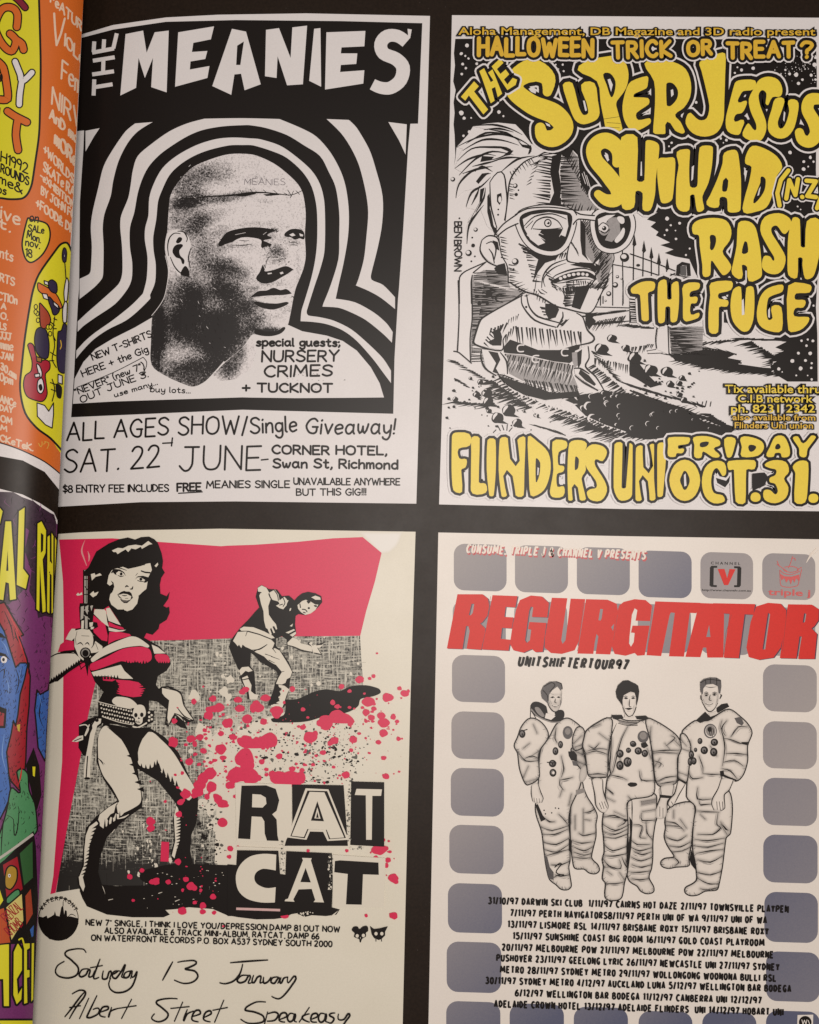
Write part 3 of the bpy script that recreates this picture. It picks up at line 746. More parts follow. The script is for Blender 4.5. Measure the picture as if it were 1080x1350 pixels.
# dark soil shadow sweeping right
gd.fill(K, "@se 330,540 480,590 640,640 800,650 950,640 1080,650 @sf 60,660 200,700 330,740 420,800 520,830 600,850 560,880 420,880 300,890 200,900 100,905 0,890 @se 1060,860 940,820 830,770 760,700 620,640 500,660 420,620 360,580")
gd.fill(K, "@se 930,620 1000,640 1080,640 1080,860 1000,830 900,790 850,740 860,680")
gd.fill(K, "@sf 240,430 330,415 430,390 520,400 600,420 560,440 640,455 620,475 760,495 840,500 800,520 690,525 560,510 430,490 330,470 260,455")
gd.fill(K, "@sf 0,410 50,405 55,470 100,530 150,580 190,590 120,610 40,560 0,540")
gd.up()
rg = random.Random(5)
def hatch(part, m, fr, x0, y0, x1, y1, n, ang, l, wd, spread=8, tap=True):
    """a row of hand-drawn hatch strokes from x0,y0 to x1,y1"""
    part.up()
    for i in range(n):
        t = (i + rg.uniform(-.25, .25)) / max(n - 1, 1)
        x = x0 + (x1 - x0) * t + rg.uniform(-spread, spread) * .4; y = y0 + (y1 - y0) * t + rg.uniform(-spread, spread) * .4
        a = math.radians(ang + rg.uniform(-6, 6)); ll = l * rg.uniform(.65, 1.25); wd *= 1.0
        part.ribbon(m, pts("@%s %.1f,%.1f %.1f,%.1f %.1f,%.1f" % (fr, x, y, x + ll*.5*math.cos(a) + rg.uniform(-2, 2), y + ll*.5*math.sin(a), x + ll*math.cos(a), y + ll*math.sin(a))), [wd * 1.35, wd * 1.1, .2] if tap else wd, n=2, cap=False)
for q in [("sf", 60, 650, 560, 830, 34, 20, 90, 1.7), ("sf", 0, 600, 430, 720, 26, 200, 70, 1.3), ("se", 660, 760, 1080, 880, 28, 155, 70, 1.3), ("se", 880, 480, 1060, 630, 14, 150, 70, 1.3), ("se", 300, 570, 520, 720, 16, 165, 80, 1.5), ("sf", 430, 480, 880, 530, 22, 170, 70, 1.4), ("sf", 250, 425, 640, 470, 22, 190, 60, 1.3), ("sf", 640, 330, 910, 340, 12, 178, 90, 1.2), ("sf", 700, 350, 900, 470, 14, 170, 90, 1.5), ("sf", 440, 350, 640, 330, 10, 160, 60, 1.0), ("sf", 0, 620, 250, 740, 16, 25, 60, 1.2), ("sf", 460, 760, 600, 850, 14, 185, 70, 1.3), ("se", 830, 800, 1040, 900, 14, 165, 110, 1.1), ("se", 880, 440, 1080, 480, 12, 95, 45, 1.0), ("se", 860, 400, 1000, 560, 14, 25, 50, 1.0), ("sf", 0, 380, 140, 360, 9, 110, 40, 1.0), ("sf", 0, 250, 140, 270, 8, 175, 70, 1.2), ("se", 560, 830, 720, 880, 12, 200, 50, .9), ("se", 90, 460, 330, 600, 12, 190, 60, 1.0), ("se", 100, 690, 320, 710, 9, 172, 90, 1.2), ("se", 320, 640, 480, 700, 8, 160, 70, 1.4), ("se", 80, 560, 150, 600, 7, 20, 40, 1.2)]:
    hatch(gd, K, *q[:5], int(q[5] * 1.5), q[6], q[7], q[8] * 1.3)
def fringe(part, m, path, n, l, wd, ang=None, side=1):
    """ragged edge of pen spikes along a line"""
    q = smooth(pts(path), False, 6); d = [0]
    for i in range(1, len(q)): d.append(d[-1] + math.dist(q[i-1], q[i]))
    part.up()
    for k in range(n):
        t = d[-1] * (k + rg.random()) / n; i = max(1, next((a for a in range(len(d)) if d[a] >= t), len(d) - 1)); f_ = (t - d[i-1]) / max(d[i] - d[i-1], 1e-6)
        x, y = q[i-1][0] + (q[i][0] - q[i-1][0]) * f_, q[i-1][1] + (q[i][1] - q[i-1][1]) * f_
        tx, ty = (q[i][0] - q[i-1][0]) / max(d[i] - d[i-1], 1e-6), (q[i][1] - q[i-1][1]) / max(d[i] - d[i-1], 1e-6)
        if ang is None: ux, uy = -ty * side + tx * .5, tx * side + ty * .5
        else: ux, uy = math.cos(math.radians(ang)), math.sin(math.radians(ang))
        ll = l * rg.uniform(.5, 1.3); ux += rg.uniform(-.12, .12); uy += rg.uniform(-.12, .12)
        part.ribbon(m, [(x - ux * ll * .25, y - uy * ll * .25), (x + ux * ll, y + uy * ll)], [wd, .15], sm=False, cap=False)
fringe(gd, K, "@se 330,545 480,600 640,645 800,655 950,640 1080,650 @sf 60,660 200,705 330,745 420,800 520,835", 70, 11, 2.6, -22)
fringe(gd, K, "@se 330,560 420,640 540,690 680,740 830,790 960,840 1080,880 @sf 100,900", 60, 13, 2.6, 158)
fringe(gd, K, "@sf 240,430 330,412 430,388 520,398 600,418", 26, 10, 2.2, -160); fringe(gd, K, "@sf 260,455 430,490 560,510 690,525 800,520", 30, 11, 2.2, 165)
fringe(sky, K, "@sf 905,335 880,400 830,440 800,490 850,545", 16, 12, 2.2, 172)
def pebble(fr, x, y, r, lit=True):
    f = FR[fr]
    gd.fill(K, blob(f[0] + x/f[2], f[1] + y/f[2], r/f[2], .15, 9, rg, 1.15, .95))
    gd.up(); gd.ribbon(K, pts("@%s %f,%f %f,%f" % (fr, x + r*.2, y + r*.6, x + r*1.9, y + r*1.15)), [r*.8/4.32, .2])
    if lit: gd.up(); gd.fill(PAP, "@%s %f,%f %f,%f %f,%f %f,%f" % (fr, x - r*.85, y + r*.35, x - r*.75, y - r*.5, x - r*.05, y - r*.8, x - r*.5, y - r*.05), sm=True)
for q in "175,557,10 230,577,15 210,650,18 268,642,28 275,690,26 88,675,14 280,742,14 330,780,32 390,740,34 440,812,26 980,330,24 920,390,34 1060,385,22 550,768,14 480,745,8".split(): pebble('se', *map(float, q.split(',')))
for q in "120,510,34 215,520,30 30,440,34 232,590,20 283,585,17 300,555,16 285,650,16 310,680,18 275,635,8 365,660,6 85,455,8".split(): pebble('sf', *map(float, q.split(',')))
for x, y, r in [(565, 660, 36), (640, 700, 34), (480, 620, 22), (720, 700, 30), (575, 730, 40), (800, 655, 32), (850, 715, 26), (775, 725, 24), (640, 740, 22), (680, 725, 22), (870, 785, 26), (480, 665, 14), (430, 595, 10), (800, 780, 10), (980, 660, 8), (1010, 658, 8), (1005, 820, 8), (930, 640, 9), (560, 770, 14), (780, 770, 8), (620, 690, 12)]:
    gd.up(); gd.ribbon(PAP, pts("@se %f,%f %f,%f %f,%f %f,%f" % (x - r*.5, y + r*.8, x - r*.95, y + r*.1, x - r*.5, y - r*.75, x + r*.4, y - r*.9)), [.3, r*.09 + .8, r*.07 + .5, .3])
PIT = smooth(pts("@se 340,560 480,600 640,645 800,655 950,640 1080,650 @sf 60,665 200,710 330,750 420,810 500,840 420,870 200,890 @se 1060,860 940,820 830,770 760,700 620,650 500,665"))
rg = random.Random(77)
for i in range(120):
    x, y = rg.uniform(660, 940), rg.uniform(505, 575)
    if inside((x, y), PIT) and (y < 528 + (x - 660) * .12 or rg.random() < .2):
        r = rg.uniform(1.2, 4.2); gd.ribbon(PAP, [(x - r*.5, y + r*.8), (x - r*.95, y), (x - r*.45, y - r*.8), (x + r*.4, y - r*.9)], [.2, .35 + r*.2, .3 + r*.14, .2])
for i in range(46):
    x, y = rg.uniform(40, 480), rg.uniform(540, 850)
    if y > 540 + (x < 300) * 60 and not (x > 330 and y < 700): pebble('se', x, y, rg.uniform(3, 9), False)
for i in range(26): pebble('sf', rg.uniform(60, 420), rg.gauss(600, 40), rg.uniform(3, 8), False)
for x, y in [(270, 770), (240, 765), (222, 590), (235, 600), (630, 805), (520, 850), (545, 760)]: gd.fill(K, ell(x, y, 4, fr='se', n=6))
gd.lines(K, "@se 305,865 320,850|@se 330,825 345,855|@se 355,822 365,850|@se 385,820 382,852|@se 412,838 395,858|@sf 370,710 385,720|@sf 385,690 400,715|@sf 412,715 418,690|@sf 432,718 440,685|@sf 460,715 465,690", 1.2)
gd.build(); sky.build()
fn = Part(T2, 'iron_fence')
fn.lines(K, "@sd 25,560 22,790|@sd 80,575 76,770|@sd 125,600 125,750|@sd 168,640 168,745|@sd 215,660 212,725|@sd 5,625 120,665 260,722|@sd 0,700 100,725 170,748", 1.5, sm=False)
for x, y in [(28, 512), (83, 548), (125, 585), (168, 618), (216, 648)]: fn.fill(K, pts("@sd %f,%f %f,%f %f,%f %f,%f" % (x, y, x + 12, y + 60, x, y + 72, x - 11, y + 60)))
fn.fill(K, ell(50, 690, 11, 8, fr='sd'))
fn.fill(K, "@sd 270,690 300,670 345,680 350,750 330,752 325,690 300,690 285,750 265,745"); fn.fill(mat('hatched_grey'.replace('grey', 'dark'), (.08, .075, .075)), "@sd 290,695 322,690 325,750 290,745")
fn.lines(K, "@sd 235,740 400,770|@sd 250,765 400,760|@sd 215,760 260,735", 1.3)
# rails behind the head and its plank bottom
fn.lines(K, "@sc 985,860 985,1080|@sc 1040,760 1045,1080|@sc 930,1040 930,1080|@sc 985,858 1080,875|@se 920,0 915,140|@se 985,0 985,140|@se 1045,0 1042,140|@se 890,150 1080,155|@sc 1080,985 1070,1010 1080,1040", 1.3, sm=False)
for x, y, r in [(1053, 818, 26), (1000, 975, 16), (1012, 928, 9), (963, 1025, 14), (1035, 940, 5), (945, 1065, 6)]:
    fn.fill(K, ell(x, y, r, fr='sc')); fn.fill(PAP, ell(x - r*.2, y - r*.2, r*.6, r*.5, fr='sc'))
hatch(fn, K, 'se', 860, 200, 1080, 170, 26, 175, 90, 1.0); hatch(fn, K, 'se', 860, 250, 1080, 230, 26, 178, 80, 1.0); hatch(fn, K, 'se', 900, 230, 1060, 200, 24, 120, 60, .8)
fn.fill(K, "@se 830,190 900,180 870,210 890,230 850,280 830,240")
fn.fill(K, "@sf 0,85 45,100 55,240 0,240"); hatch(fn, PAP, 'sf', 0, 95, 10, 235, 12, 2, 50, .9)
fn.build()
st = Part(T2, 'sign_post')
st.fill(PAP, "@sf 165,255 215,255 222,420 190,405 150,390"); st.lines(K, "@sf 160,255 150,330 155,385|@sf 220,255 225,410 245,435", 1.6)
st.fill(GRY, "@sf 225,262 420,262 415,395 240,420"); hatch(st, K, 'sf', 228, 265, 240, 415, 26, 0, 175, .9); hatch(st, K, 'sf', 232, 300, 300, 400, 14, 0, 120, 1.1)
st.fill(PAP, "@sf 100,395 150,395 160,410 110,418"); st.lines(K, "@sf 100,400 150,392|@sf 105,415 190,412", 1)
st.build(); st = Part(T2, 'gravestone')
st.fill(GRY, "@sc 185,930 250,890 380,900 400,990 480,1010 @se 470,90 330,160 220,250 190,340 180,470 175,460 180,200")
st.up()
hatch(st, K, 'sc', 195, 910, 200, 1075, 16, 0, 170, .9); hatch(st, K, 'sc', 260, 890, 300, 1070, 18, 0, 140, 1.0); hatch(st, K, 'se', 185, 40, 180, 460, 44, 0, 120, .9); hatch(st, K, 'se', 250, 20, 220, 230, 20, -3, 120, 1.0); hatch(st, PAP, 'sc', 200, 950, 380, 1000, 14, 3, 60, .7)
for x, y, r in [(280, 75, 20), (225, 130, 12), (270, 128, 10)]: st.fill(K, ell(x, y, r, fr='se'))
st.lines(K, "@se 375,75 330,80 320,110 360,125|@se 480,60 420,110 330,160", [1, 3, 1])
st.fill(PAP, "@sc 110,940 145,895 250,845 265,858 190,900 180,935 @se 180,60 180,260 170,460 105,405 112,250 105,0")
st.lines(K, "@sc 262,845 150,895 112,935 112,1080|@sc 185,920 178,960 180,1080|@se 105,0 110,200 100,400|@se 180,0 185,200 172,330 175,465|@se 80,402 110,410 180,470|@sc 262,845 190,905", 1.7)
st.build()

# ---- the man: hair, head, glasses, shirt
mn = Part(T2, 'man_figure')
mn.fill(PAP, "@sc 190,70! 270,55 330,50 430,60 470,100 520,170 @sc 640,225 600,300 420,420 380,620 330,690 270,640 230,540 240,500 200,560 160,630 155,745! 150,650 165,600 200,545 150,535! 160,490 215,420 140,440 92,480! 100,400 140,340 85,312! 100,260 130,200 95,190! 140,150 210,110 280,90 190,72!", sm=False)
mn.lines(K, "@sc 190,70 300,62 400,85 470,120|@sc 95,190 200,140 330,115 440,140 520,190 510,230|@sc 130,210 240,150 350,150 450,180|@sc 100,270 180,200 280,190 400,205 340,250 250,270|@sc 85,312 160,260 260,230 320,240|@sc 92,480 110,400 180,330 270,310|@sc 130,340 230,310 300,300|@sc 150,530 180,450 240,410 290,360|@sc 205,560 250,480 260,420|@sc 155,740 165,640 210,570 250,520|@sc 300,270 380,250 470,250|@sc 350,330 440,260 540,240|@sc 225,390 250,350 290,340|@sc 280,90 380,110 460,160|@sc 185,300 270,280 330,265|@sc 160,620 240,530|@sc 200,330 240,300 300,330|@sc 110,350 200,260 300,215 420,235|@sc 150,170 260,110 360,110|@sc 250,90 340,85 420,105|@sc 180,520 215,450 225,410|@sc 175,600 230,500", [.7, 3.2, .6])
mn.fill(K, "@sc 440,150 470,175 520,180 522,215 500,235 510,200 470,190"); mn.fill(K, "@sc 330,190 420,210 400,235 350,245 390,215"); mn.fill(K, "@sc 230,430 255,420 240,490 225,510"); mn.fill(K, "@sc 270,470 290,440 285,540 310,600 330,680 320,700 290,640 270,560")
mn.fill(K, "@sc 240,240 310,245 290,265 230,275"); mn.fill(K, "@sc 205,385 240,340 280,335 250,365 220,400")
# ear, jaw and skull outline
mn.fill(PAP, "@sc 235,720 270,690 330,700 350,780 380,860 320,860 260,820 232,770", sm=True)
mn.fill(PAP, "@sc 395,400 420,340 480,270 560,240 640,230 700,235 740,190 790,240 800,400 870,480 905,545 1000,760 990,830 960,900 950,960 920,1020 @se 950,0 890,140 860,180 800,180 720,160 660,140 560,80 400,10 @sc 390,960 385,880 350,800 330,680 370,610 385,500")
mn.fill(PAP, "@sc 285,380 350,330 380,430 380,520 370,600 320,650 300,600 285,500", sm=True)
mn.lines(K, "@sc 640,228 560,240 480,275 420,340 395,400 385,500 372,610|@sc 335,690 350,800 385,870 390,960 @se 400,10 480,60 560,85 660,145 720,160 800,180 860,182 900,120 950,0|@sc 985,780 992,830 962,900 950,965 900,1060|@sc 285,390 350,330 378,430 382,520 368,605|@sc 285,390 290,520 310,600 325,650|@sc 240,720 275,695 325,705 340,750|@sc 240,720 230,780 270,840 330,870|@sc 265,740 300,730 320,770 310,830|@sc 280,770 300,800 310,850|@sc 560,240 600,220 640,228|@sc 700,240 750,190 790,240 800,330 830,430 880,500", [1.2, 2.2, 1.4])
mn.fill(K, "@sc 640,240 695,225 678,330 692,420 680,530 615,532 650,450 628,330")
mn.fill(K, "@sc 330,860 370,850 385,920 330,915 310,880"); mn.fill(K, "@sc 300,720 330,730 340,780 320,770"); mn.fill(K, "@sc 325,460 350,450 355,490 340,520 325,500"); mn.fill(PAP, ell(342, 488, 9, 18, fr='sc'))
for x, y, r in [(333, 545, 5), (332, 575, 6), (430, 410, 14), (435, 460, 10), (205, 660, 12), (190, 750, 11), (165, 793, 18), (185, 705, 5), (200, 812, 5), (430, 842, 20), (420, 885, 6), (75, 373, 13), (112, 595, 5), (180, 840, 5), (448, 435, 5), (415, 370, 4)]:
    mn.fill(K, ell(x, y, r, fr='sc', n=10))
    if r > 11: mn.fill(PAP, ell(x - r*.25, y - r*.2, r*.62, r*.6, fr='sc', n=10))
mn.fill(GRY, "@sc 715,240 745,200 785,245 798,400 870,480 900,545 800,555 700,520 690,420 685,330")
for q in [('sc', 640, 250, 625, 525, 18, 188, 85, 1.7), ('sc', 690, 240, 780, 250, 3, 5, 90, 1.3), ('sc', 685, 250, 690, 525, 24, 0, 100, 1.4), ('sc', 720, 260, 860, 500, 26, -62, 60, 1.0), ('sc', 810, 300, 890, 400, 14, -58, 70, 1.1), ('sc', 800, 420, 900, 540, 16, -62, 60, 1.1), ('sc', 520, 390, 580, 240, 8, 150, 40, 1.0)]: hatch(mn, K, *q)
# cheeks, nose, mouth and chin
mn.fill(K, "@sc 470,740 500,770 560,790 690,790 660,830 600,850 560,900 530,960 545,880 560,830 500,790", sm=False)
hatch(mn, K, 'sc', 450, 740, 480, 790, 6, 20, 60, 1.6); hatch(mn, K, 'sc', 490, 800, 530, 960, 10, 10, 50, 1.3); hatch(mn, K, 'sc', 600, 800, 720, 790, 9, 110, 50, 1.6)
mn.lines(K, "@sc 720,830 640,860 590,920 580,990|@sc 740,740 725,800 730,840 790,850|@sc 630,950 660,920 740,890 820,880 880,900 890,930|@sc 640,945 720,945 800,925 880,930|@sc 580,1000 610,1020|@sc 550,940 540,1010|@sc 890,930 850,990 800,1010", [1, 2.4, 1])
mn.fill(K, "@sc 740,860 800,845 870,850 910,890 900,910 850,880 790,870")
mn.fill(K, "@sc 630,958 660,938 700,918 745,903 800,896 852,902 895,942 850,932 800,928 745,936 690,954 655,964", sm=True)
for x, y, r in [(688, 938, 10), (711, 928, 11), (736, 920, 11), (762, 915, 11), (789, 912, 11), (815, 913, 10), (838, 917, 9)]: mn.fill(PAP, ell(x, y, r, 9, fr='sc', n=10))
mn.lines(K, "@sc 600,985 590,945 615,905 660,872 720,850|@sc 650,965 700,962 760,948 840,942 880,955|@sc 700,985 750,975 800,972|@sc 560,1000 575,1020 600,1028", [.8, 2.0, .6])
hatch(mn, K, 'sc', 650, 985, 700, 1000, 5, 60, 30, 1.0); hatch(mn, K, 'sc', 760, 950, 870, 955, 9, 80, 28, 1.2)
mn.fill(GRY, "@sc 810,610 860,620 910,800 870,850 830,800"); hatch(mn, K, 'sc', 815, 620, 890, 840, 22, -55, 55, 1.1)
mn.fill(K, "@sc 800,600 830,640 830,800 850,840 810,800 800,720")
mn.fill(GRY, "@sc 920,780 985,780 985,850 940,960 900,960 890,900"); hatch(mn, K, 'sc', 905, 800, 930, 970, 16, -45, 70, 1.2); hatch(mn, K, 'sc', 960, 780, 900, 1000, 10, -50, 50, 1.4)
mn.fill(K, "@sc 770,985 860,975 890,1010 870,1080 @se 870,0 800,165 750,150 770,60 760,20"); hatch(mn, K, 'sc', 720, 1010, 700, 1078, 9, 0, 60, 1.5); hatch(mn, K, 'se', 720, 10, 710, 150, 12, 0, 60, 1.4)
hatch(mn, K, 'sc', 830, 990, 930, 1000, 12, -50, 60, 1.2); mn.fill(K, "@sc 885,850 920,870 905,910 890,890")
hatch(mn, K, 'sc', 540, 1000, 600, 1060, 6, 100, 35, 1.0)
for q in [('sc', 400, 330, 520, 250, 10, 60, 40, .9), ('sc', 395, 480, 395, 400, 7, 10, 40, .9), ('sc', 560, 280, 620, 250, 4, 170, 50, 1.2), ('sc', 640, 480, 690, 480, 5, 85, 60, 2.2), ('sc', 345, 700, 350, 820, 8, 15, 40, 1.2), ('sc', 390, 860, 400, 960, 8, 10, 50, 1.2), ('sc', 420, 980, 480, 1040, 6, -20, 50, 1.1), ('sc', 600, 900, 640, 980, 8, 30, 60, 1.1), ('sc', 740, 720, 780, 780, 6, 60, 40, .9), ('sc', 870, 860, 930, 780, 12, -60, 60, 1.6), ('sc', 880, 940, 920, 860, 10, -60, 60, 1.6), ('sc', 700, 540, 900, 560, 10, -70, 40, 1.3), ('sc', 700, 990, 780, 980, 8, 80, 60, 1.8)]: hatch(mn, K, *q)
mn.fill(K, "@sc 700,225 745,190 760,205 740,240 715,250"); mn.fill(K, "@sc 795,280 835,330 870,440 880,480 840,450 805,390")
mn.lines(PAP, "@sc 810,340 830,400|@sc 820,330 845,410|@sc 835,350 860,430", .8)
# glasses
gl = [pts("@sc 460,590 520,558 620,548 740,570 745,640 710,735 655,778 575,770 510,725 470,655"), pts("@sc 895,585 960,562 1060,570 1085,640 1055,725 990,765 920,745 888,660")]
for q in gl:
    q = smooth(q); mn.grow(K, q, 7.6); mn.grow(PAP, q, 6.2); mn.grow(K, q, 0.9)
mn.fill(PAP, "@sc 310,690 350,640 440,575 450,600 440,620 370,660"); mn.lines(K, "@sc 312,690 360,630 440,572|@sc 325,700 380,655 445,625", 1.8)
mn.fill(PAP, "@sc 760,580 820,575 885,585 885,605 800,600 765,625"); mn.lines(K, "@sc 755,545 800,572 880,580|@sc 760,630 790,600 880,608|@sc 430,575 500,540 620,532 740,545 790,550", 1.8)
mn.fill(PAP, "@sc 472,600 520,575 620,560 725,578 732,640 715,700 690,690 700,655 580,660 560,690 600,735 560,750 515,715 482,655")
mn.fill(PAP, ell(612, 625, 84, 36, fr='sc', n=20)); mn.lines(K, "@sc 520,660 550,610 610,588 670,610 700,655|@sc 480,640 540,585 640,570 720,600|@sc 530,655 610,660 690,650|@sc 490,650 530,610", [1, 2.2, 1]); mn.fill(K, ell(615, 622, 22, 24, fr='sc')); mn.fill(PAP, ell(615, 622, 15, 17, fr='sc')); mn.fill(K, ell(618, 622, 8, fr='sc')); mn.fill(PAP, ell(612, 616, 5, fr='sc'))
mn.lines(PAP, "@sc 500,670 560,720|@sc 500,690 545,725|@sc 520,668 600,720|@sc 540,665 590,690|@sc 700,670 680,700|@sc 505,655 530,668|@sc 690,600 715,610", [2.2, 1.4, .4])
mn.fill(GRY, ell(935, 650, 32, 44, fr='sc')); mn.lines(K, "@sc 905,640 930,620 960,640|@sc 910,660 940,680 960,660", 1.2); mn.fill(PAP, ell(932, 650, 14, 17, fr='sc')); mn.fill(K, ell(934, 652, 8, fr='sc'))
mn.fill(GRY, "@sc 950,590 1020,590 1030,680 980,730 940,720 970,660"); mn.fill(PAP, "@sc 1010,590 1045,590 1050,620 1030,625", sm=True); mn.fill(PAP, "@sc 1025,680 1050,650 1045,700 1010,735 995,720", sm=True)
mn.fill(PAP, "@sc 900,600 950,578 1000,575 960,600 930,640 912,680 905,650"); mn.lines(K, "@sc 905,640 930,620 960,640|@sc 910,665 940,680 962,662", 1.2); mn.fill(PAP, ell(936, 650, 22, 22, fr='sc')); mn.fill(K, ell(936, 652, 13, fr='sc')); mn.fill(PAP, ell(931, 647, 5, fr='sc'))
# shirt and arms
mn.fill(PAP, "@se 470,85 330,160 240,220 215,270 195,340 200,365 350,395 370,540 480,580 640,620 800,620 760,520 770,400 830,360 880,330 840,270 820,210 780,185 700,180 600,130", sm=False)
mn.fill(K, "@se 360,380 400,335 470,360 560,395 680,395 760,370 800,365 780,440 740,470 650,460 560,440 480,420 400,415 365,410")
mn.fill(GRY, "@se 372,415 480,425 600,455 740,475 760,540 790,610 740,640 600,600 470,570 395,530")
for q in [('se', 430, 260, 800, 290, 20, 82, 95, 1.8), ('se', 375, 420, 760, 480, 26, 105, 75, 1.4), ('se', 480, 560, 780, 600, 22, 70, 70, 1.4), ('se', 400, 470, 760, 540, 26, 112, 60, 1.1), ('se', 300, 270, 380, 240, 6, 110, 60, 1.8), ('se', 250, 350, 300, 280, 6, 45, 40, 1.5), ('se', 380, 300, 420, 260, 4, 100, 70, 1.4), ('se', 400, 215, 450, 190, 5, 100, 30, .9), ('se', 690, 230, 730, 220, 4, 130, 50, 1.0)]: hatch(mn, K, *q)
hatch(mn, PAP, 'se', 390, 450, 760, 530, 20, 108, 60, .9)
mn.fill(K, "@se 300,290 340,270 355,320 350,370 300,370 270,350 310,330"); mn.fill(K, "@se 335,540 400,560 520,600 640,640 790,630 800,660 600,680 480,650 380,590")
for x, y in [(460, 385), (712, 408), (545, 445)]: mn.up(); mn.ribbon(PAP, pts("@se %f,%f %f,%f %f,%f %f,%f" % (x + 16, y + 18, x - 14, y + 16, x - 14, y - 14, x + 18, y - 18)), 1.7)
mn.fill(PAP, "@se 238,390 350,405 385,440 385,530 300,535 260,490"); mn.fill(K, "@se 275,400 330,410 345,450 320,500 340,535 300,520 320,470")
mn.fill(PAP, "@se 770,400 840,370 850,440 830,490 900,560 935,625 890,615 820,570 770,530 765,500"); mn.fill(K, "@se 780,410 810,390 805,470 790,500 780,470"); mn.fill(K, "@se 800,505 850,540 890,590 880,600 830,570 790,530"); mn.fill(GRY, "@se 752,410 782,405 785,480 770,500 755,460")
mn.lines(K, "@se 470,85 330,160 240,215 215,265 192,345 205,365 280,390 355,395 360,340 375,310|@se 238,395 235,440 260,500 320,540|@se 345,410 380,460 385,530|@se 780,185 815,210 840,280 880,335 820,362 770,370|@se 845,375 850,440 830,490 890,550 935,625|@se 765,500 800,500 850,530|@se 770,540 820,580 900,625|@se 370,540 420,560|@se 700,180 700,210 670,265|@se 465,80 470,140 540,225 660,265|@se 495,80 510,150 560,205 680,240|@se 370,540 330,535", [1.4, 2.6, 1.6])
mn.fill(K, "@se 600,130 660,135 680,165 660,210 620,220 600,180"); hatch(mn, K, 'se', 570, 150, 600, 210, 5, 10, 40, 1.5); mn.fill(K, "@se 680,250 740,215 700,260")
mn.fill(K, ell(492, 150, 7, fr='se', n=8))
mn.build()
p = Part(T2, 'artist_signature')
pen_text(p, K, "BEN BROWN", (85, 615), (85, 895), 9, 1.7, fr='sc', gap=1.2, jit=.5, space=3)
p.build()

# ---- bubble lettering: white keyline, black outline, yellow face
def bubble(name, groups, out=5.2, m=YEL, brushes=()):
    pr = Part(T2, name)
    G = []
    for g in groups:
        o = pts(g[0]); hs = [pts(h) for h in g[1:]]
        if '!' not in g[0]: o = smooth(o, True, 3)
        G.append((dedupe(o), [dedupe(smooth(h, True, 3)) for h in hs]))
    for mm, d in ((PAP, out + 2.4), (K, out), (m, 0)):
        pr.up(.012)
        if d:
            for o, hs in G: pr.up(0.003); pr.ribbon(mm, o, 2 * d, closed=True, sm=False); pr.up(.003); pr.fill(mm, o, lift=.003)
        else:
            for o, hs in G: pr.fill(m, o, holes=hs)
        for b_, w_ in brushes: pr.union(mm, brush(b_, w_, d))
    return pr
b1 = bubble('upper_band_lettering', [
 ("@sa 700,440 755,430 790,560 815,610 845,600 835,540 805,440 880,430 900,530 910,600 890,640 820,665 770,640 735,560",),
 ("@sa 785,355 850,300 940,280 1010,275 1055,310 1075,380 1060,460 1010,530 1005,560 1040,690 1010,705 950,690 935,640 915,540 895,420", "@sa 930,380 970,375 1000,420 995,480 975,510 950,440"),
 ("@sb 10,420 100,390 105,430 95,460 30,490 25,510 105,515 110,550 40,600 50,640 115,630 118,660 60,695 10,700 -30,640 -40,560 -20,470",),
 ("@sb 85,320 160,300 250,310 320,350 350,430 345,510 310,570 260,610 290,650 315,705 300,718 260,700 215,650 205,715 180,720 135,710 145,560 140,420", "@sb 210,435 245,430 275,470 270,520 235,560 212,555"),
 ("@sb 400,310 460,285 490,268 545,262 545,380 540,540 535,640 500,710 430,735 360,715 320,660 330,610 350,600 395,640 440,630 455,560 430,440 410,360",),
 ("@sb 600,430 635,412 715,415 708,465 650,475 630,500 620,540 665,530 662,565 640,600 605,610 600,650 650,640 640,690 620,725 560,705 548,640 565,560",),
 ("@sb 740,410 790,393 845,410 870,460 860,505 815,510 790,555 775,545 780,490 755,470 735,500 745,560 775,640 778,700 750,755 700,760 645,730 660,680 680,660 715,700 720,660 690,590 680,520 715,450",),
 ("@sb 830,520 880,520 870,580 845,650 860,690 890,660 910,590 905,530 955,530 962,580 940,680 900,735 845,745 795,710 790,650 810,580",),
], brushes=[("@sa 612,480 612,400 525,358 432,410 432,480 530,555 650,605 706,680 655,742 590,735 572,685", [12, 22, 31, 26, 24, 25, 27, 27, 25, 22, 14]), ("@sb 1092,522 1032,525 1014,580 1050,650 1064,715 1030,762 985,752 968,712", [14, 16, 16, 17, 17, 17, 15, 12])])
for q in ["@sa 505,462 520,455 548,478 545,490 520,480", "@sa 955,410 970,405 985,440 975,480", "@sa 600,655 625,665 630,680 610,672", "@sa 815,530 825,530 838,585 828,590", "@sb 235,470 248,465 252,495 238,510", "@sb 880,590 888,600 882,650 875,640"]: b1.fill(PAP, q)
b1.lines(K, "@sa 930,635 1030,620|@sa 950,655 1030,660|@sa 940,680 1025,685", [.5, 2, .5]); b1.build()
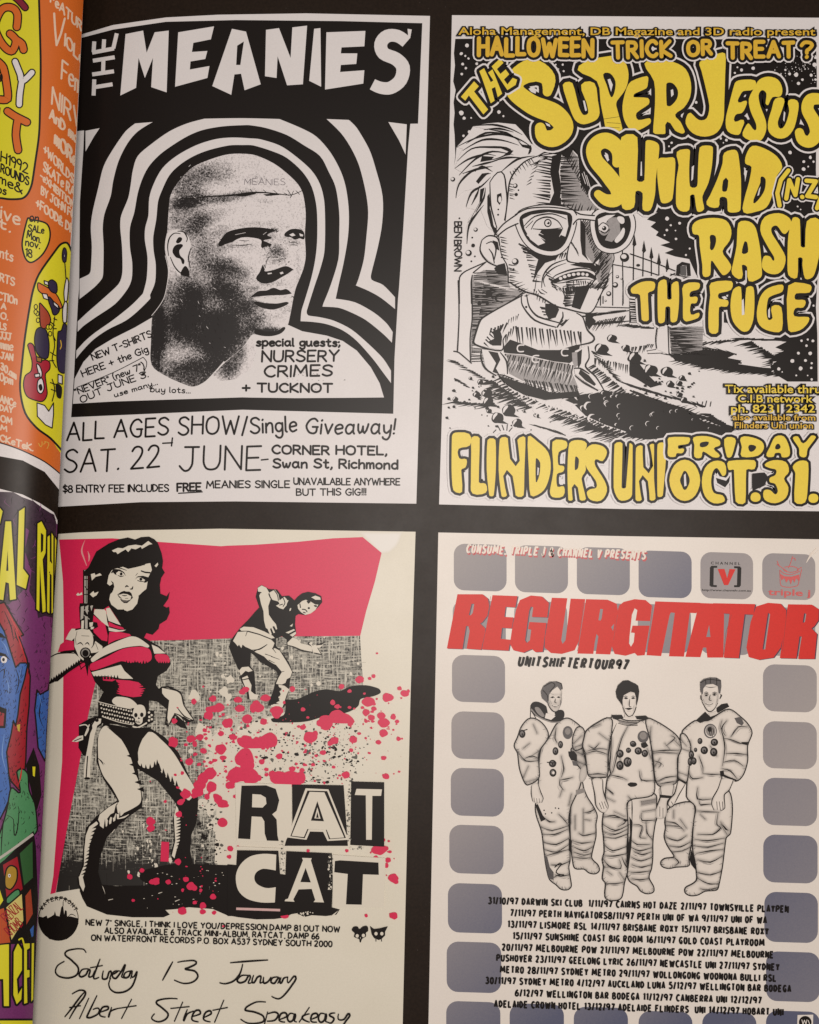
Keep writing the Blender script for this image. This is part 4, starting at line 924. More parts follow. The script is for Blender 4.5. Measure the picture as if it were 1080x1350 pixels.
b2 = bubble('middle_band_lettering', [
 ("@sd -45,-40 45,-38 42,205 85,205 92,-15 130,-20 168,5 165,80 150,200 145,290 120,375 75,372 75,280 35,270 25,360 -40,365 -50,250 -60,120",),
 ("@sd 165,85 210,78 258,82 258,180 245,310 215,335 180,330 165,250 158,160",),
 ("@sd 270,45 330,28 345,40 340,140 345,240 385,240 390,150 400,20 450,8 475,20 470,120 450,220 415,300 425,370 385,382 370,290 345,295 340,375 290,380 265,340 268,200 280,120",),
 ("@sd 540,50 600,32 620,60 635,200 632,375 590,390 560,380 555,310 515,305 505,360 440,345 460,290 500,200 530,110", "@sd 550,190 555,265 528,265"),
 ("@sd 660,110 665,60 700,10 770,25 840,70 870,130 840,180 820,250 810,300 780,360 720,385 650,388 655,310 680,220 695,130", "@sd 750,185 775,200 770,260 740,310 705,335 725,270 745,220"),
], brushes=[("@sc 1008,280 1012,200 945,152 880,190 888,265 955,345 1010,425 1008,485 950,492 902,458", [12, 19, 21, 20, 19, 20, 21, 19, 17, 11])])
for q in ["@sc 935,235 948,232 965,262 955,272", "@sd 65,100 70,100 72,180 62,180", "@sd 355,130 368,120 362,200 352,210", "@sd 655,140 665,150 660,190 652,170", "@sd 738,255 748,240 738,290 728,295"]: b2.fill(PAP, q)
b2.build()
b2 = Part(T2, 'country_lettering')
for mm, dd in ((PAP, 14), (K, 10.5), (YEL, 5.6)): b2.lines(mm, "@sd 905,150 862,205 842,280 855,350|@sd 893,310 910,205 945,290 960,200|@sd 983,300 985,302|@sd 1008,208 1062,212 1012,295 1062,302|@sd 1090,205 1098,280 1068,365", dd, sm=False)
b2.build()
b3 = bubble('lower_band_lettering', [
 ("@sd 360,460 400,430 480,420 550,435 580,490 570,550 530,610 560,660 580,700 560,735 530,745 490,690 465,665 460,745 420,752 415,690 400,580 395,520 362,510", "@sd 460,520 490,525 490,570 465,605 460,560"),
 ("@sd 620,450 680,440 720,480 745,600 755,740 740,765 680,780 670,700 640,690 640,765 585,740 590,680 610,580", "@sd 655,555 670,560 675,615 640,620"),
 ("@sd 745,490 770,415 850,393 910,420 922,465 890,510 870,505 840,465 810,475 812,510 850,570 888,640 880,700 845,738 790,735 755,700 765,640 800,640 820,665 822,640 780,570",),
 ("@sd 930,420 970,430 975,580 1000,585 1010,440 1080,430 1085,600 1060,720 1040,760 1000,765 985,690 985,650 960,650 955,760 905,745 900,650 905,520",),
 ("@sd 10,820 70,785 140,785 140,830 105,850 110,1000 70,1000 60,860 15,850",),
 ("@sd 165,790 210,775 215,880 240,880 240,800 278,785 282,900 270,1005 235,1010 232,930 205,930 200,1010 165,1015 160,900",),
 ("@sd 310,800 395,790 395,825 350,840 345,870 385,870 380,905 350,910 350,970 395,960 390,990 325,1010 305,990 305,880",),
 ("@sd 465,790 580,780 578,830 510,850 510,880 560,890 555,925 510,930 505,1070 455,1070 450,960 460,860",),
 ("@sd 590,830 635,815 640,960 655,970 665,820 705,815 712,900 705,1000 680,1060 640,1065 590,1010 575,920",),
 ("@sd 790,820 870,800 870,840 820,860 790,880 780,950 790,1000 815,990 810,925 865,930 868,1060 800,1065 740,1030 725,960 745,870",),
 ("@sd 905,805 1030,802 1025,845 950,850 945,885 1000,890 990,930 945,935 940,980 1020,985 1015,1020 970,1060 905,1060",)], out=4.4)
for q in ["@sd 640,890 650,880 655,970 640,975", "@sd 525,870 545,865 558,880 540,885", "@sd 790,945 800,930 800,990 790,985", "@sd 660,720 668,720 668,790 660,790", "@sd 825,490 838,495 860,540 850,545"]: b3.fill(PAP, q)
b3.build()
b4 = bubble('venue_lettering', [
 ("@sg 112,110 130,88 210,95 215,160 150,180 155,235 195,240 190,285 165,300 170,425 120,415 110,300",),
 ("@sg 225,115 270,120 265,370 305,380 305,430 230,435 220,370 222,200",), ("@sg 315,130 360,130 362,300 350,445 325,445 310,300",),
 ("@sg 385,125 430,120 475,280 485,130 530,115 525,300 520,445 475,445 425,300 425,445 395,450 378,300",),
 ("@sg 545,110 600,140 660,200 675,290 655,380 620,430 560,445 550,300", "@sg 590,235 615,260 610,330 590,370"),
 ("@sg 685,140 760,135 765,175 720,200 718,270 750,280 745,310 710,325 712,395 750,395 745,450 685,455 670,420 690,300",),
 ("@sg 780,150 830,130 880,150 865,210 875,300 850,350 875,465 840,470 810,380 800,470 775,470 770,300", "@sg 815,225 835,240 830,290 812,300"),
 ("@sg 870,190 910,155 970,165 995,200 970,250 930,240 930,280 980,360 995,420 960,475 900,470 880,430 900,410 935,400 930,360 880,290 865,230",),
 ("@sh -85,155 -40,150 -45,400 -20,400 0,150 18,160 15,440 -10,470 -60,470 -90,400",), ("@sh 38,175 75,165 110,320 115,160 140,155 140,350 148,465 115,470 75,330 70,470 35,470 35,300",), ("@sh 160,155 200,150 208,230 190,445 160,450 158,300",)], out=3.4)
for q in ["@sg 168,195 200,195 205,222 172,222", "@sg 180,315 205,300 205,430 190,430", "@sg 728,225 745,220 745,265 728,265", "@sg 728,355 745,350 745,385 728,385", "@sg 285,180 292,180 292,350 285,355", "@sg 600,285 608,290 604,330 598,330", "@sg 880,350 900,335 910,355 925,400 905,390 880,385"]: b4.fill(PAP, q)
b4.build()
b5 = bubble('date_lettering', [
 ("@sh 225,115 340,115 335,150 280,160 280,180 310,180 300,205 270,205 260,225 220,220 220,160",), ("@sh 365,115 440,108 510,130 515,160 480,180 515,220 475,228 420,195 408,230 370,225 370,160", "@sh 405,145 450,140 440,165 405,170"),
 ("@sh 540,125 600,120 598,170 580,225 555,225",), ("@sh 635,115 700,115 755,140 765,180 730,220 640,225 640,170", "@sh 680,160 720,165 710,190 685,195"),
 ("@sh 830,112 880,110 910,170 910,220 870,228 860,205 830,205 820,225 780,220 800,170", "@sh 845,150 860,175 830,180"), ("@sh 930,120 960,110 990,150 1035,105 1062,115 1015,180 1005,225 970,220 965,175",),
 ("@sh 315,242 375,275 403,360 375,445 315,477 255,445 227,360 255,275", "@sh 315,305 335,330 343,360 335,390 315,415 298,390 288,360 298,330"),
 ("@sh 550,320 530,335 500,290 475,310 465,370 480,430 530,445 540,480 480,490 430,450 412,370 430,290 480,250 540,260",), ("@sh 565,250 710,245 712,295 665,300 660,485 605,480 595,300 565,300",),
 ("@sh 717,428 742,440 744,470 717,482 692,470 694,440",), ("@sh 770,270 820,245 890,255 908,310 880,350 905,400 890,460 830,490 770,470 765,420 800,415 830,440 845,420 830,380 800,370 800,345 830,330 835,300 800,290",),
 ("@sh 930,280 970,248 1018,260 1015,400 1000,485 940,480 945,320",), ("@sh 1047,436 1072,446 1072,476 1047,488 1022,476 1024,446",)], out=3.4)
for q in ["@sh 310,330 320,320 325,390 312,395", "@sh 480,330 550,345 580,310 575,370 545,410 490,380"]: b5.fill(PAP, q)
b5.fill(K, "@sh 492,345 550,362 575,330 568,370 545,400 500,375"); b5.fill(K, "@sh 700,320 770,315 790,340 770,390 700,420"); b5.build()
b6 = bubble('small_the_lettering', [("@sa 120,508! 195,420! 222,448! 195,478! 275,580! 248,608! 165,500! 145,530!",), ("@sa 225,362! 252,345! 290,425! 305,415! 275,370! 300,352! 355,490! 330,510! 315,452! 295,462! 312,530! 290,545! 240,400!",), ("@sa 295,335! 345,288! 362,315! 325,350! 345,378! 375,352! 395,380! 365,410! 385,438! 415,400! 440,410! 432,440! 385,470!",)], out=4.2)
b6.build()
hw = Part(T2, 'halloween_lettering')
DL = [(PAP, 16.5), (K, 12.5)]
pen_text(hw, AMB, "HALLOWEEN", (222, 268), (868, 275), 22, 5.6, fr='sa', jit=.6, dil=DL, gap=3.4)
pen_text(hw, AMB, "TRICK", (985, 285), (1315, 275), 20, 5.2, fr='sa', jit=.6, dil=DL, gap=3.4)
pen_text(hw, AMB, "OR", (335, 272), (465, 268), 18, 5.2, fr='sb', jit=.6, dil=DL, gap=3.4)
pen_text(hw, AMB, "TREAT", (560, 285), (935, 280), 19, 5.4, fr='sb', jit=.6, dil=DL, gap=3.4)
pen_text(hw, AMB, "?", (980, 285), (1040, 285), 20, 4.8, fr='sb', jit=.3, dil=DL)
hw.build()
p = Part(T2, 'promoter_lettering')
type_text(p, AMB, "Aloha Management, DB Magazine and 3D radio present", (107, 154), (2138, 158), 9.6, .012, fr='sa', dil=[(K, .125)])
p.build()
p = Part(T2, 'ticket_lettering')
for q, a, b, h in [("Tix available thru", (545, 638), (1088, 640), 10.2), ("C.I.B network", (618, 692), (1042, 694), 9.6), ("ph. 8231 2342", (580, 750), (1055, 750), 10), ("also available from", (588, 794), (1058, 796), 7.4), ("Flinders Uni union", (600, 840), (1045, 842), 7.8)]:
    type_text(p, YEL if h > 9 else AMB, q, a, b, h, .014, fr='sf', dil=[(K, .14)])
p.build()
# ============================================================ poster: comic heroine with a pistol on crimson
for k_, v_ in {'1': (60, 690, 4.32), '2': (300, 690, 4.32), '3': (60, 900, 4.32), '4': (300, 930, 4.32), '5': (40, 1160, 4.1538),
               '6': (290, 1190, 4.1538), '7': (90, 700, 7.2), '8': (290, 760, 6.353)}.items(): FR['r' + k_] = v_
T3 = Thing('gig_poster', 'cream and crimson poster of a comic book woman raising a pistol over splattered ink', 'poster', (310, 1050), group='posters printed on the right page')
CUT = mat('paper_cutout', (0.69, 0.635, 0.535), 0.42, 0.35, 0.03)
p = Part(T3, 'paper')
p.fill(CRM, "@px 77,704 105,702 176,699 291.5,697 548,701 541,930 531,1350 530,1400 30,1400 43,1330 68,850")
p.build()
p = Part(T3, 'painted_glare')  # glare on the top right corner, painted as a soft-edged whiter patch
p.tonefill(tone_mat('glare_white', (0.715, 0.665, 0.56), (0.80, 0.765, 0.72), .15, .5, 900), "@r2 738,44 1000,46 985,100 965,135 925,170 868,178 775,80", lambda X, Y, D: np.clip(D / 4.5, 0, 1), 2.0); p.build()
p = Part(T3, 'crimson_backdrop')
p.fill(RED, "@r1 78,92 380,85 640,105 1000,130 @r2 0,127 150,122 400,105 600,85 770,78 878,168 840,330 790,500 755,645 395,650 0,662 @r1 600,676 500,700 300,880 @r3 285,0 245,180 190,480 120,850 75,1100 58,1197 28,1205 45,1100 75,700 95,450 102,0 @r1 100,1000 105,600 100,330")
p.lines(mat('smoke_pink', (.70, .30, .30)), "@r7 160,85 135,150 130,200 150,260 175,330|@r7 185,190 200,240 195,290", [.3, 2.4, .8])
p.build()
WV = weave_mat('hatched_backdrop', (0.56, 0.53, 0.45), (0.025, 0.022, 0.02))
p = Part(T3, 'woven_backdrop')
def wv(X, Y, D):
    t = np.full(len(X), .50)
    t += .10 * np.clip((Y - 1060) / 90, 0, 1) + .28 * np.clip((Y - 1130) / 30, 0, 1)
    t -= .26 * np.clip((Y - 925) / 55, 0, 1) * np.clip((X - 265) / 50, 0, 1)
    return t
p.tonefill(WV, "@r1 600,668 800,664 1060,655 @r2 0,655 395,643 600,642 755,640 762,760 770,860 772,925 700,950 620,985 520,1000 420,1050 330,1075 @r4 60,120 0,330 @r3 1080,700 980,760 980,1035 700,1055 600,1160 310,1155 60,1195 75,1100 120,850 190,480 245,180 285,0 @r1 300,880 420,760", wv, 7)
rg = random.Random(9)
p.up()
for i in range(520):     # scratchy threads
    x = rg.uniform(80, 475); y = rg.uniform(845, 1170)
    if y > 940 and x > 285: continue
    if x < 300 and x < 122 - (y - 900) * .16: continue
    if y > 1030 and x > 290: continue
    m_ = INK if rg.random() < .6 else CUT
    l = rg.uniform(4, 20)
    if rg.random() < .68: p.ribbon(m_, [(x, y), (x + rg.uniform(-.6, .6), y + l)], [.25, rg.uniform(.4, .9), .2], sm=False, cap=False)
    else: p.ribbon(m_, [(x, y), (x + l * 1.2, y + rg.uniform(-.8, .8))], [.2, rg.uniform(.4, .8), .2], sm=False, cap=False)
p.build()
# ---- white spatters that break up the backdrop
p = Part(T3, 'pale_splatter')
dense = [(330, 985, 75, 45), (300, 1010, 45, 40), (400, 985, 60, 30), (440, 1000, 40, 30), (290, 1085, 22, 40), (350, 1030, 50, 20), (440, 960, 35, 14)]
p.fill(CUT, blob(338, 1000, 50, .22, 26, rg, 1.15, .5)); p.fill(CUT, blob(293, 1030, 36, .22, 22, rg, .7, 1.1)); p.fill(CUT, blob(420, 978, 34, .25, 22, rg, 1.3, .4)); p.fill(CUT, blob(425, 1010, 30, .25, 22, rg, 1.2, .6)); p.fill(CUT, blob(300, 985, 24, .3, 18, rg)); p.fill(CUT, "@px 286,1050 300,1040 330,1030 380,1035 380,1125 300,1140 283,1138")
for cx, cy, sx, sy in dense:
    for i in range(34):
        x, y = rg.gauss(cx, sx * .6), rg.gauss(cy, sy * .6)
        if 250 < x < 490 and y > 925: p.spots(CUT, blob(x, y, abs(rg.gauss(0, 3.6)) + .7, .25, 9, rg))
for q in "845,985,30 1018,960,26 1040,985,20 1040,1020,14 1050,890,22".split():
    x, y, r = map(float, q.split(',')); f = FR['r1']; p.fill(CUT, blob(f[0] + x/f[2], f[1] + y/f[2], r/f[2], .3, 9, rg))
for i in range(90):
    x, y = rg.uniform(275, 480), rg.uniform(840, 940)
    if rg.random() < .75: p.spots(CUT, blob(x, y, abs(rg.gauss(0, 1.1)) + .35, .35, 7, rg, 1.0, 1.2))
for i in range(60):
    x, y = rg.gauss(190, 14), rg.uniform(1050, 1160)
    p.spots(CUT, blob(x, y, abs(rg.gauss(0, 1.0)) + .3, .35, 7, rg, .8, 1.3))
p.spots_end(); p.build()
p = Part(T3, 'ink_specks')
GS = mat('olive_grey_ink', (.10, .095, .08), var=.3)
for cx, cy, sx, sy, n in [(420, 1005, 22, 14, 110), (435, 985, 26, 12, 90), (345, 985, 40, 14, 70), (420, 1030, 18, 7, 70), (465, 1000, 7, 14, 40), (275, 1100, 9, 22, 120), (270, 1120, 9, 12, 60), (370, 1000, 30, 14, 50), (440, 960, 16, 8, 50), (330, 960, 40, 6, 50), (462, 1040, 4, 10, 26)]:
    for i in range(n):
        x, y = rg.gauss(cx, sx), rg.gauss(cy, sy)
        if y > 1032 and x > 300 and x < 460: continue
        p.spots(INK if rg.random() < .45 else GS, blob(x, y, abs(rg.gauss(0, .7)) + .3, .5, 6, rg, rg.uniform(.6, 1.8), 1))
p.spots_end(); p.build()
p = Part(T3, 'black_shadow')
p.fill(INK, "@r3 310,1150 400,1158 590,1155 540,1120 535,1095 570,1065 680,1040 760,1030 900,1035 1080,1040 @r4 0,905 60,910 300,960 590,1000 595,1150 640,1162 620,1192 560,1200 480,1195 440,1205 380,1180 330,1208 @r6 300,90 200,92 100,80 0,62 @r5 1080,195 1000,160 870,150 800,160 740,165 765,190 730,205 560,205 420,190 310,145 285,100 270,60", sm=False)
for i in range(70):
    x, y = rg.uniform(190, 330), rg.uniform(1145, 1198)
    if rg.random() < .5: p.spots(CUT, blob(x, y, rg.uniform(.2, .8), .4, 7, rg, 1.6, .7))
p.lines(CUT, "@r3 285,1150 320,1160 340,1205|@r3 360,1238 385,1232|@r3 645,1200 665,1193|@r3 740,1245 765,1235", [1, 2.4, .6])
p.lines(mat('pink_line', (.62, .40, .38)), "@r6 88,32 200,38 328,45", 2.6, sm=False, cap=False)
p.fill(CUT, "@r6 605,75 650,42 625,70"); 
for i in range(26): p.spots(CUT, blob(rg.gauss(400, 7), rg.gauss(1204, 4), rg.uniform(.5, 1.4), .5, 7, rg))
p.spots_end(); p.build()
p = Part(T3, 'man_shadow')
p.fill(INK, "@r2 330,1005 400,1000 490,960 560,945 640,955 700,928 790,922 860,940 872,965 830,985 760,1000 745,1040 700,1070 @r4 640,50 560,60 480,85 420,95 330,98 260,95 250,75 320,55 330,0 @r2 320,1040", sm=True)
p.spots_end(); p.build()
# ---- the heroine
hr = Part(T3, 'woman_figure')
SK = CUT
# far arm and hand holding nothing
hr.fill(INK, "@r1 580,1005 660,930 700,925 @r3 770,50 800,140 850,215 800,235 740,190 700,250 680,240 690,150 640,110")
hr.fill(SK, "@r3 664,28 700,30 745,48 770,60 785,110 820,180 842,210 820,212 790,195 770,190 800,225 790,222 755,190 735,175 720,200 700,240 692,225 698,160 705,100 680,80 665,60"); hr.lines(INK, "@r3 735,175 770,190 790,222|@r3 750,140 790,190 838,212|@r3 700,235 690,190 700,130|@r3 664,28 745,45 775,70 790,130 845,212", [1, 1.8, .8])
hr.fill(INK, "@r3 745,195 790,220 808,265 770,255 740,235"); 
# torso
hr.fill(INK, "@r1 80,740 140,640 200,560 300,490 420,560 500,620 560,650 650,700 705,760 715,800 690,840 640,870 630,920 660,960 660,1000 590,1010 590,1080 @r3 580,250 300,230 300,110 @r1 330,960 280,900 240,800 200,790")
hr.fill(SK, "@r1 280,490 330,485 345,500 352,560 362,590 330,570 300,540 275,515")
hr.fill(SK, "@r1 345,485 365,480 430,580 400,570 360,555 350,520"); hr.fill(SK, "@r1 358,592 420,608 460,606 440,615 400,618 362,612")
hr.fill(RED, "@r1 360,560 400,580 440,592 450,604 420,602 360,585"); hr.fill(RED, "@r1 270,520 300,545 340,575 355,640 352,672 320,665 275,620 268,570")
hr.fill(RED, "@r1 365,618 420,618 480,630 488,640 400,665 368,680 358,690 360,640")
hr.fill(SK, "@r1 260,770 330,710 400,675 480,645 520,648 565,675 590,705 540,697 440,710 330,755 270,790", sm=True)
hr.fill(RED, "@r1 258,800 340,765 440,715 540,702 590,715 605,750 600,780 560,800 520,790 480,795 430,785 330,820 262,838", sm=True)
hr.fill(SK, "@r1 262,848 340,828 430,805 450,840 500,885 440,885 350,870 275,870", sm=False)
hr.fill(SK, "@r1 605,690 640,705 685,740 620,742"); hr.fill(RED, "@r1 625,748 690,748 710,780 700,795 660,795 640,790", sm=True)
hr.fill(RED, "@r1 400,890 480,895 530,905 570,940 545,985 500,990 440,980 400,965 420,930"); hr.fill(RED, "@r1 320,878 370,875 400,890 380,900 330,895")
for x in range(430, 610, 16): hr.fill(INK, pts("@r1 %d,%d %d,%d %d,%d" % (x - 9, 806, x, 778 + (x % 3) * 4, x + 9, 806)))
for x in range(640, 705, 13): hr.fill(INK, pts("@r1 %d,%d %d,%d %d,%d" % (x - 7, 802, x, 784, x + 7, 802)))
for y in range(905, 985, 13): hr.fill(INK, pts("@r1 %d,%d %d,%d %d,%d" % (580, y - 8, 545 - (y % 4) * 5, y + 6, 580, y + 9)))
for y in range(905, 970, 13): hr.fill(INK, pts("@r1 %d,%d %d,%d %d,%d" % (395, y - 8, 425, y + 8, 395, y + 9)))
for x in range(285, 420, 18): hr.fill(INK, pts("@r1 %d,%d %d,%d %d,%d" % (x - 8, 888, x, 862, x + 8, 888)))
hr.fill(SK, "@r3 380,110 405,80 480,90 525,130 500,145 430,140", sm=True)
# belt with skull buckle
hr.fill(INK, "@r3 300,110 400,130 500,155 620,160 615,225 560,250 480,258 360,225 300,190")
for r_ in range(4):
    for c_ in range(13):
        x = 315 + c_ * 14.5; y = 122 + r_ * 23 + c_ * 3.4 + (c_ % 2) * 2
        if x < 495: hr.fill(SK, ell(x + r_ * 4, y, 5.2, 5.2, fr='r3', n=7))
for x, y in [(590, 170), (605, 185), (592, 195), (606, 208), (590, 215)]: hr.fill(SK, ell(x, y, 7, fr='r3', n=7))
hr.lines(SK, "@r3 300,108 380,128 490,150|@r3 330,195 420,225 500,240", 1.0)
hr.fill(SK, "@r3 500,160 515,132 540,125 562,135 572,165 568,190 555,200 552,225 535,238 515,228 510,205 498,190", sm=True)
hr.fill(INK, ell(515, 185, 10, 13, fr='r3')); hr.fill(INK, ell(549, 183, 10, 13, fr='r3')); hr.fill(INK, "@r3 530,195 540,205 526,208"); hr.lines(INK, "@r3 512,222 540,226|@r3 520,215 522,230|@r3 532,216 533,232", .7)
hr.lines(SK, "@r3 485,272 540,250 575,230|@r3 500,250 545,262", 2.0)
# legs
hr.fill(INK, "@r3 330,230 480,258 590,255 680,310 760,400 830,560 868,625 870,700 860,800 830,870 825,960 840,1030 760,1040 720,1010 715,960 735,900 725,780 745,690 640,560 525,490 540,600 555,660 550,710 480,760 430,800 350,880 310,1000 300,1080 320,1150 350,1230 240,1275 200,1200 182,1120 210,1040 215,940 230,830 290,760 410,670 330,550 290,450 295,320")
hr.fill(SK, "@r3 345,245 375,270 415,300 460,370 490,440 505,500 530,560 545,640 540,685 500,715 450,740 435,745 420,735 410,690 420,675 380,600 330,530 305,460 300,400 300,320 315,270", sm=True)
hr.fill(SK, "@r3 590,280 660,325 730,400 790,500 850,605 820,670 790,640 770,610 720,570 660,510 640,470 590,490 535,470 525,420 540,350", sm=True)
for x, y in [(550, 492), (575, 498), (600, 495), (625, 480), (650, 490), (675, 520), (700, 545), (725, 565), (750, 590), (640, 470)]: hr.fill(INK, pts("@r3 %d,%d %d,%d %d,%d" % (x - 13, y + 12, x - 4, y - 34, x + 12, y + 14)))
for x, y, a in [(480, 420, 0), (495, 470, 0), (510, 520, 0), (525, 570, 0), (540, 610, 0)]: hr.fill(INK, pts("@r3 %d,%d %d,%d %d,%d" % (x + 18, y - 16, x - 18, y - 4, x + 22, y + 14)))
hr.lines(INK, "@r3 350,250 400,290 440,330|@r3 370,250 410,285 460,340|@r3 300,430 320,450 330,470|@r3 310,440 340,465", [.5, 2, .4]); hr.fill(INK, "@r3 385,255 430,290 480,350 500,420 515,480 530,440 525,380 545,330 590,275 560,260 460,258")
hr.fill(SK, "@r3 412,680 400,700 390,740 370,750 340,790 322,820 300,780 310,750 360,710"); hr.fill(SK, "@r3 425,680 445,745 430,760 412,740 405,700")
hr.fill(SK, "@r3 290,790 300,800 270,870 250,930 245,1000 225,1080 205,1130 195,1100 220,1040 222,950 230,870 250,820", sm=False)
for i in range(16):
    y = 815 + i * 22; x = 285 - i * 5.2; hr.fill(INK, pts("@r3 %d,%d %d,%d %d,%d" % (x + 16, y - 10, x - 20, y + 16, x + 12, y + 12)))
hr.fill(SK, "@r3 190,1105 210,1095 225,1160 215,1190 195,1150"); hr.fill(SK, "@r3 310,790 330,800 345,770 362,790 370,765 390,770 400,745 415,750 430,740 420,770 330,830 310,815")
for x, y in [(335, 800), (355, 788), (378, 775), (400, 765), (420, 755)]: hr.fill(INK, pts("@r3 %d,%d %d,%d %d,%d" % (x - 4, y + 30, x + 4, y - 26, x + 10, y + 28)))
hr.fill(SK, "@r3 745,700 755,715 765,760 770,800 765,900 745,960 735,1000 720,985 740,900 735,820 732,760"); 
for i in range(14): y = 740 + i * 18; hr.fill(INK, pts("@r3 %d,%d %d,%d %d,%d" % (775, y - 6, 742, y + 12, 775, y + 10)))
hr.lines(SK, "@r3 415,775 450,765 475,750|@r3 380,855 395,835", [1, 2.2, .6])
# holster
hr.fill(INK, "@r3 190,240 250,205 300,190 325,210 320,240 290,260 270,330 255,420 215,415 188,370 190,300")
hr.fill(SK, "@r3 265,230 290,205 318,205 315,230 295,245 280,300 270,360 258,440 255,540 235,550 218,540 222,460 240,370 255,290 268,260", sm=False); hr.lines(INK, "@r3 240,420 232,540|@r3 262,245 280,215 300,208", 1.6); hr.fill(INK, ell(293, 215, 11, 9, fr='r3')); hr.fill(INK, ell(238, 545, 17, 7, fr='r3')); hr.fill(SK, "@r3 150,335 185,305 215,300 215,325 180,338"); hr.lines(INK, "@r3 165,332 205,315", 1.2); hr.lines(SK, "@r3 195,245 230,240 245,265 225,300 250,240", 1.4)
# raised arm and hand
hr.fill(SK, "@r1 28,770 60,745 160,735 200,770 190,795 130,830 80,870 30,900"); hr.lines(INK, "@r1 30,760 70,742 120,738 165,740", [1, 2, 1])
for i in range(12): x = 195 - i * 14; y = 795 + i * 9.5; hr.fill(INK, pts("@r1 %d,%d %d,%d %d,%d" % (x + 8, y + 6, x - 6, y - 20, x - 22, y + 18)))
hr.fill(INK, "@r1 30,905 80,878 140,835 200,795 220,790 130,850 70,900")
hr.fill(RED, "@r1 70,735 85,690 120,665 160,670 165,720 110,725", sm=False); hr.fill(SK, "@r1 115,660 135,620 150,600 170,600 168,650 150,668"); hr.fill(RED, "@r1 155,592 175,570 200,560 200,595 170,600")
hr.fill(RED, "@r1 140,850 220,795 245,790 255,850 200,830 160,850"); hr.lines(INK, "@r1 190,795 205,830|@r1 240,800 200,830", 1.2)
hr.fill(SK, "@r1 170,610 210,600 250,605 275,640 270,700 285,670 325,700 325,720 290,735 250,740 260,760 215,780 190,760 165,700 165,650", sm=False); hr.fill(INK, ell(228, 738, 32, 32, fr='r1')); hr.fill(mat('gun_grey', (.30, .28, .25)), ell(228, 737, 24, 25, fr='r1')); hr.fill(INK, ell(228, 740, 18, 20, fr='r1')); hr.fill(INK, "@r1 215,765 250,760 250,790 240,870 225,800")
hr.lines(INK, "@r1 205,640 250,642|@r1 180,690 200,680 215,695|@r1 225,690 240,680 250,695|@r1 170,650 175,690|@r1 270,640 278,680 262,710|@r1 180,615 172,650|@r1 262,610 275,650|@r1 285,680 300,720", [.6, 1.7, .6])
# pistol
hr.fill(INK, "@r1 214,265 246,262 250,460 272,455 278,480 270,560 295,565 300,590 280,600 240,605 200,600 196,560 192,480 196,455 215,455")
GG = mat('gun_light', (.45, .42, .37)); hr.fill(GG, "@r1 222,266 240,264 238,455 222,455"); hr.lines(INK, "@r1 232,300 232,450|@r1 225,320 240,320|@r1 224,405 240,405|@r1 226,360 240,380", 1.2); hr.fill(GG, "@r1 202,475 220,470 215,540 200,550"); hr.fill(GG, "@r1 226,475 245,465 240,520 228,500"); hr.fill(GG, "@r1 225,530 240,530 240,600 226,600"); hr.fill(GG, "@r1 255,470 272,465 262,500"); hr.fill(SK, "@r1 250,565 272,562 268,585 252,590"); hr.fill(SK, "@r1 205,555 220,552 218,600 204,600"); hr.fill(SK, "@r1 258,588 278,590 272,602 258,604"); hr.lines(GG, "@r1 205,500 235,490 245,500|@r1 215,520 250,545", 1)
hro = hr.build()
hd = Part(T3, 'woman_hair', hro)
hd.fill(INK, "@r1 245,250 290,160 360,115 420,90 470,80 510,92 545,78 590,75 620,90 640,110 662,170 670,215 665,255 680,280 660,310 652,350 655,400 690,415 708,390 700,430 672,470 690,480 705,475 708,510 690,550 650,575 645,600 610,635 575,625 560,655 500,620 440,590 400,530 360,470 330,490 280,488 275,470 250,460 248,300 215,300 215,455 195,460 190,540 160,570 115,545 85,540 78,500 90,440 130,400 150,340 190,305 215,300 214,280", sm=False)
hd.fill(SK, "@r7 385,420 400,380 440,360 520,340 600,350 690,320 780,305 795,370 760,440 748,520 740,560 700,590 670,620 655,690 610,745 560,762 520,745 470,745 410,700 390,650 400,600 430,560 425,500 395,520 370,500", sm=False)
hd.fill(INK, "@r7 380,430 430,345 470,350 520,340 570,360 640,345 700,330 790,290 700,280 500,280 400,330")
for x, y in [(415, 395), (560, 350), (720, 320)]: hd.lines(INK, "@r7 %d,%d %d,%d" % (x, y, x + 20, y - 40), [2, .4])
for q in ["@r7 415,185 470,160 520,165 570,140 640,130 700,140 760,95 800,125 770,130 700,170 690,150 640,175 600,165 570,200 545,175 500,200 470,220 455,200 430,200", "@r7 215,410 250,400 260,420 300,400 320,420 260,435 225,470", "@r7 205,600 240,570 250,590 290,575 270,610 235,630", "@r7 75,605 95,585 105,600 130,580 135,605 90,615", "@r7 820,330 850,300 855,320 835,345"]: hd.fill(SK, q)
hd.build()
fc = Part(T3, 'woman_face', hro)
fc.fill(INK, "@r7 415,380 440,360 490,365 530,390 550,430 520,395 480,380 455,400 460,420 440,410"); fc.fill(INK, ell(503, 408, 13, 15, fr='r7')); fc.lines(INK, "@r7 470,420 500,432 530,425|@r7 440,345 500,355 555,375|@r7 660,400 640,425", [.6, 1.4, .6]); 
fc.fill(INK, "@r7 690,372 730,385 780,390 790,405 730,400 690,385"); fc.fill(INK, "@r7 632,460 660,430 710,425 760,440 775,460 740,490 715,490 730,465 690,440 660,440"); fc.fill(INK, ell(690, 458, 14, 15, fr='r7')); fc.lines(INK, "@r7 660,470 690,480 715,478", 1)
fc.lines(INK, "@r7 540,535 555,522 575,530|@r7 585,550 605,550 615,525", [.8, 2.2, .8]); fc.fill(INK, "@r7 465,605 500,580 530,568 550,575 580,575 600,590 615,635 590,655 600,620 560,600 520,595 490,605")
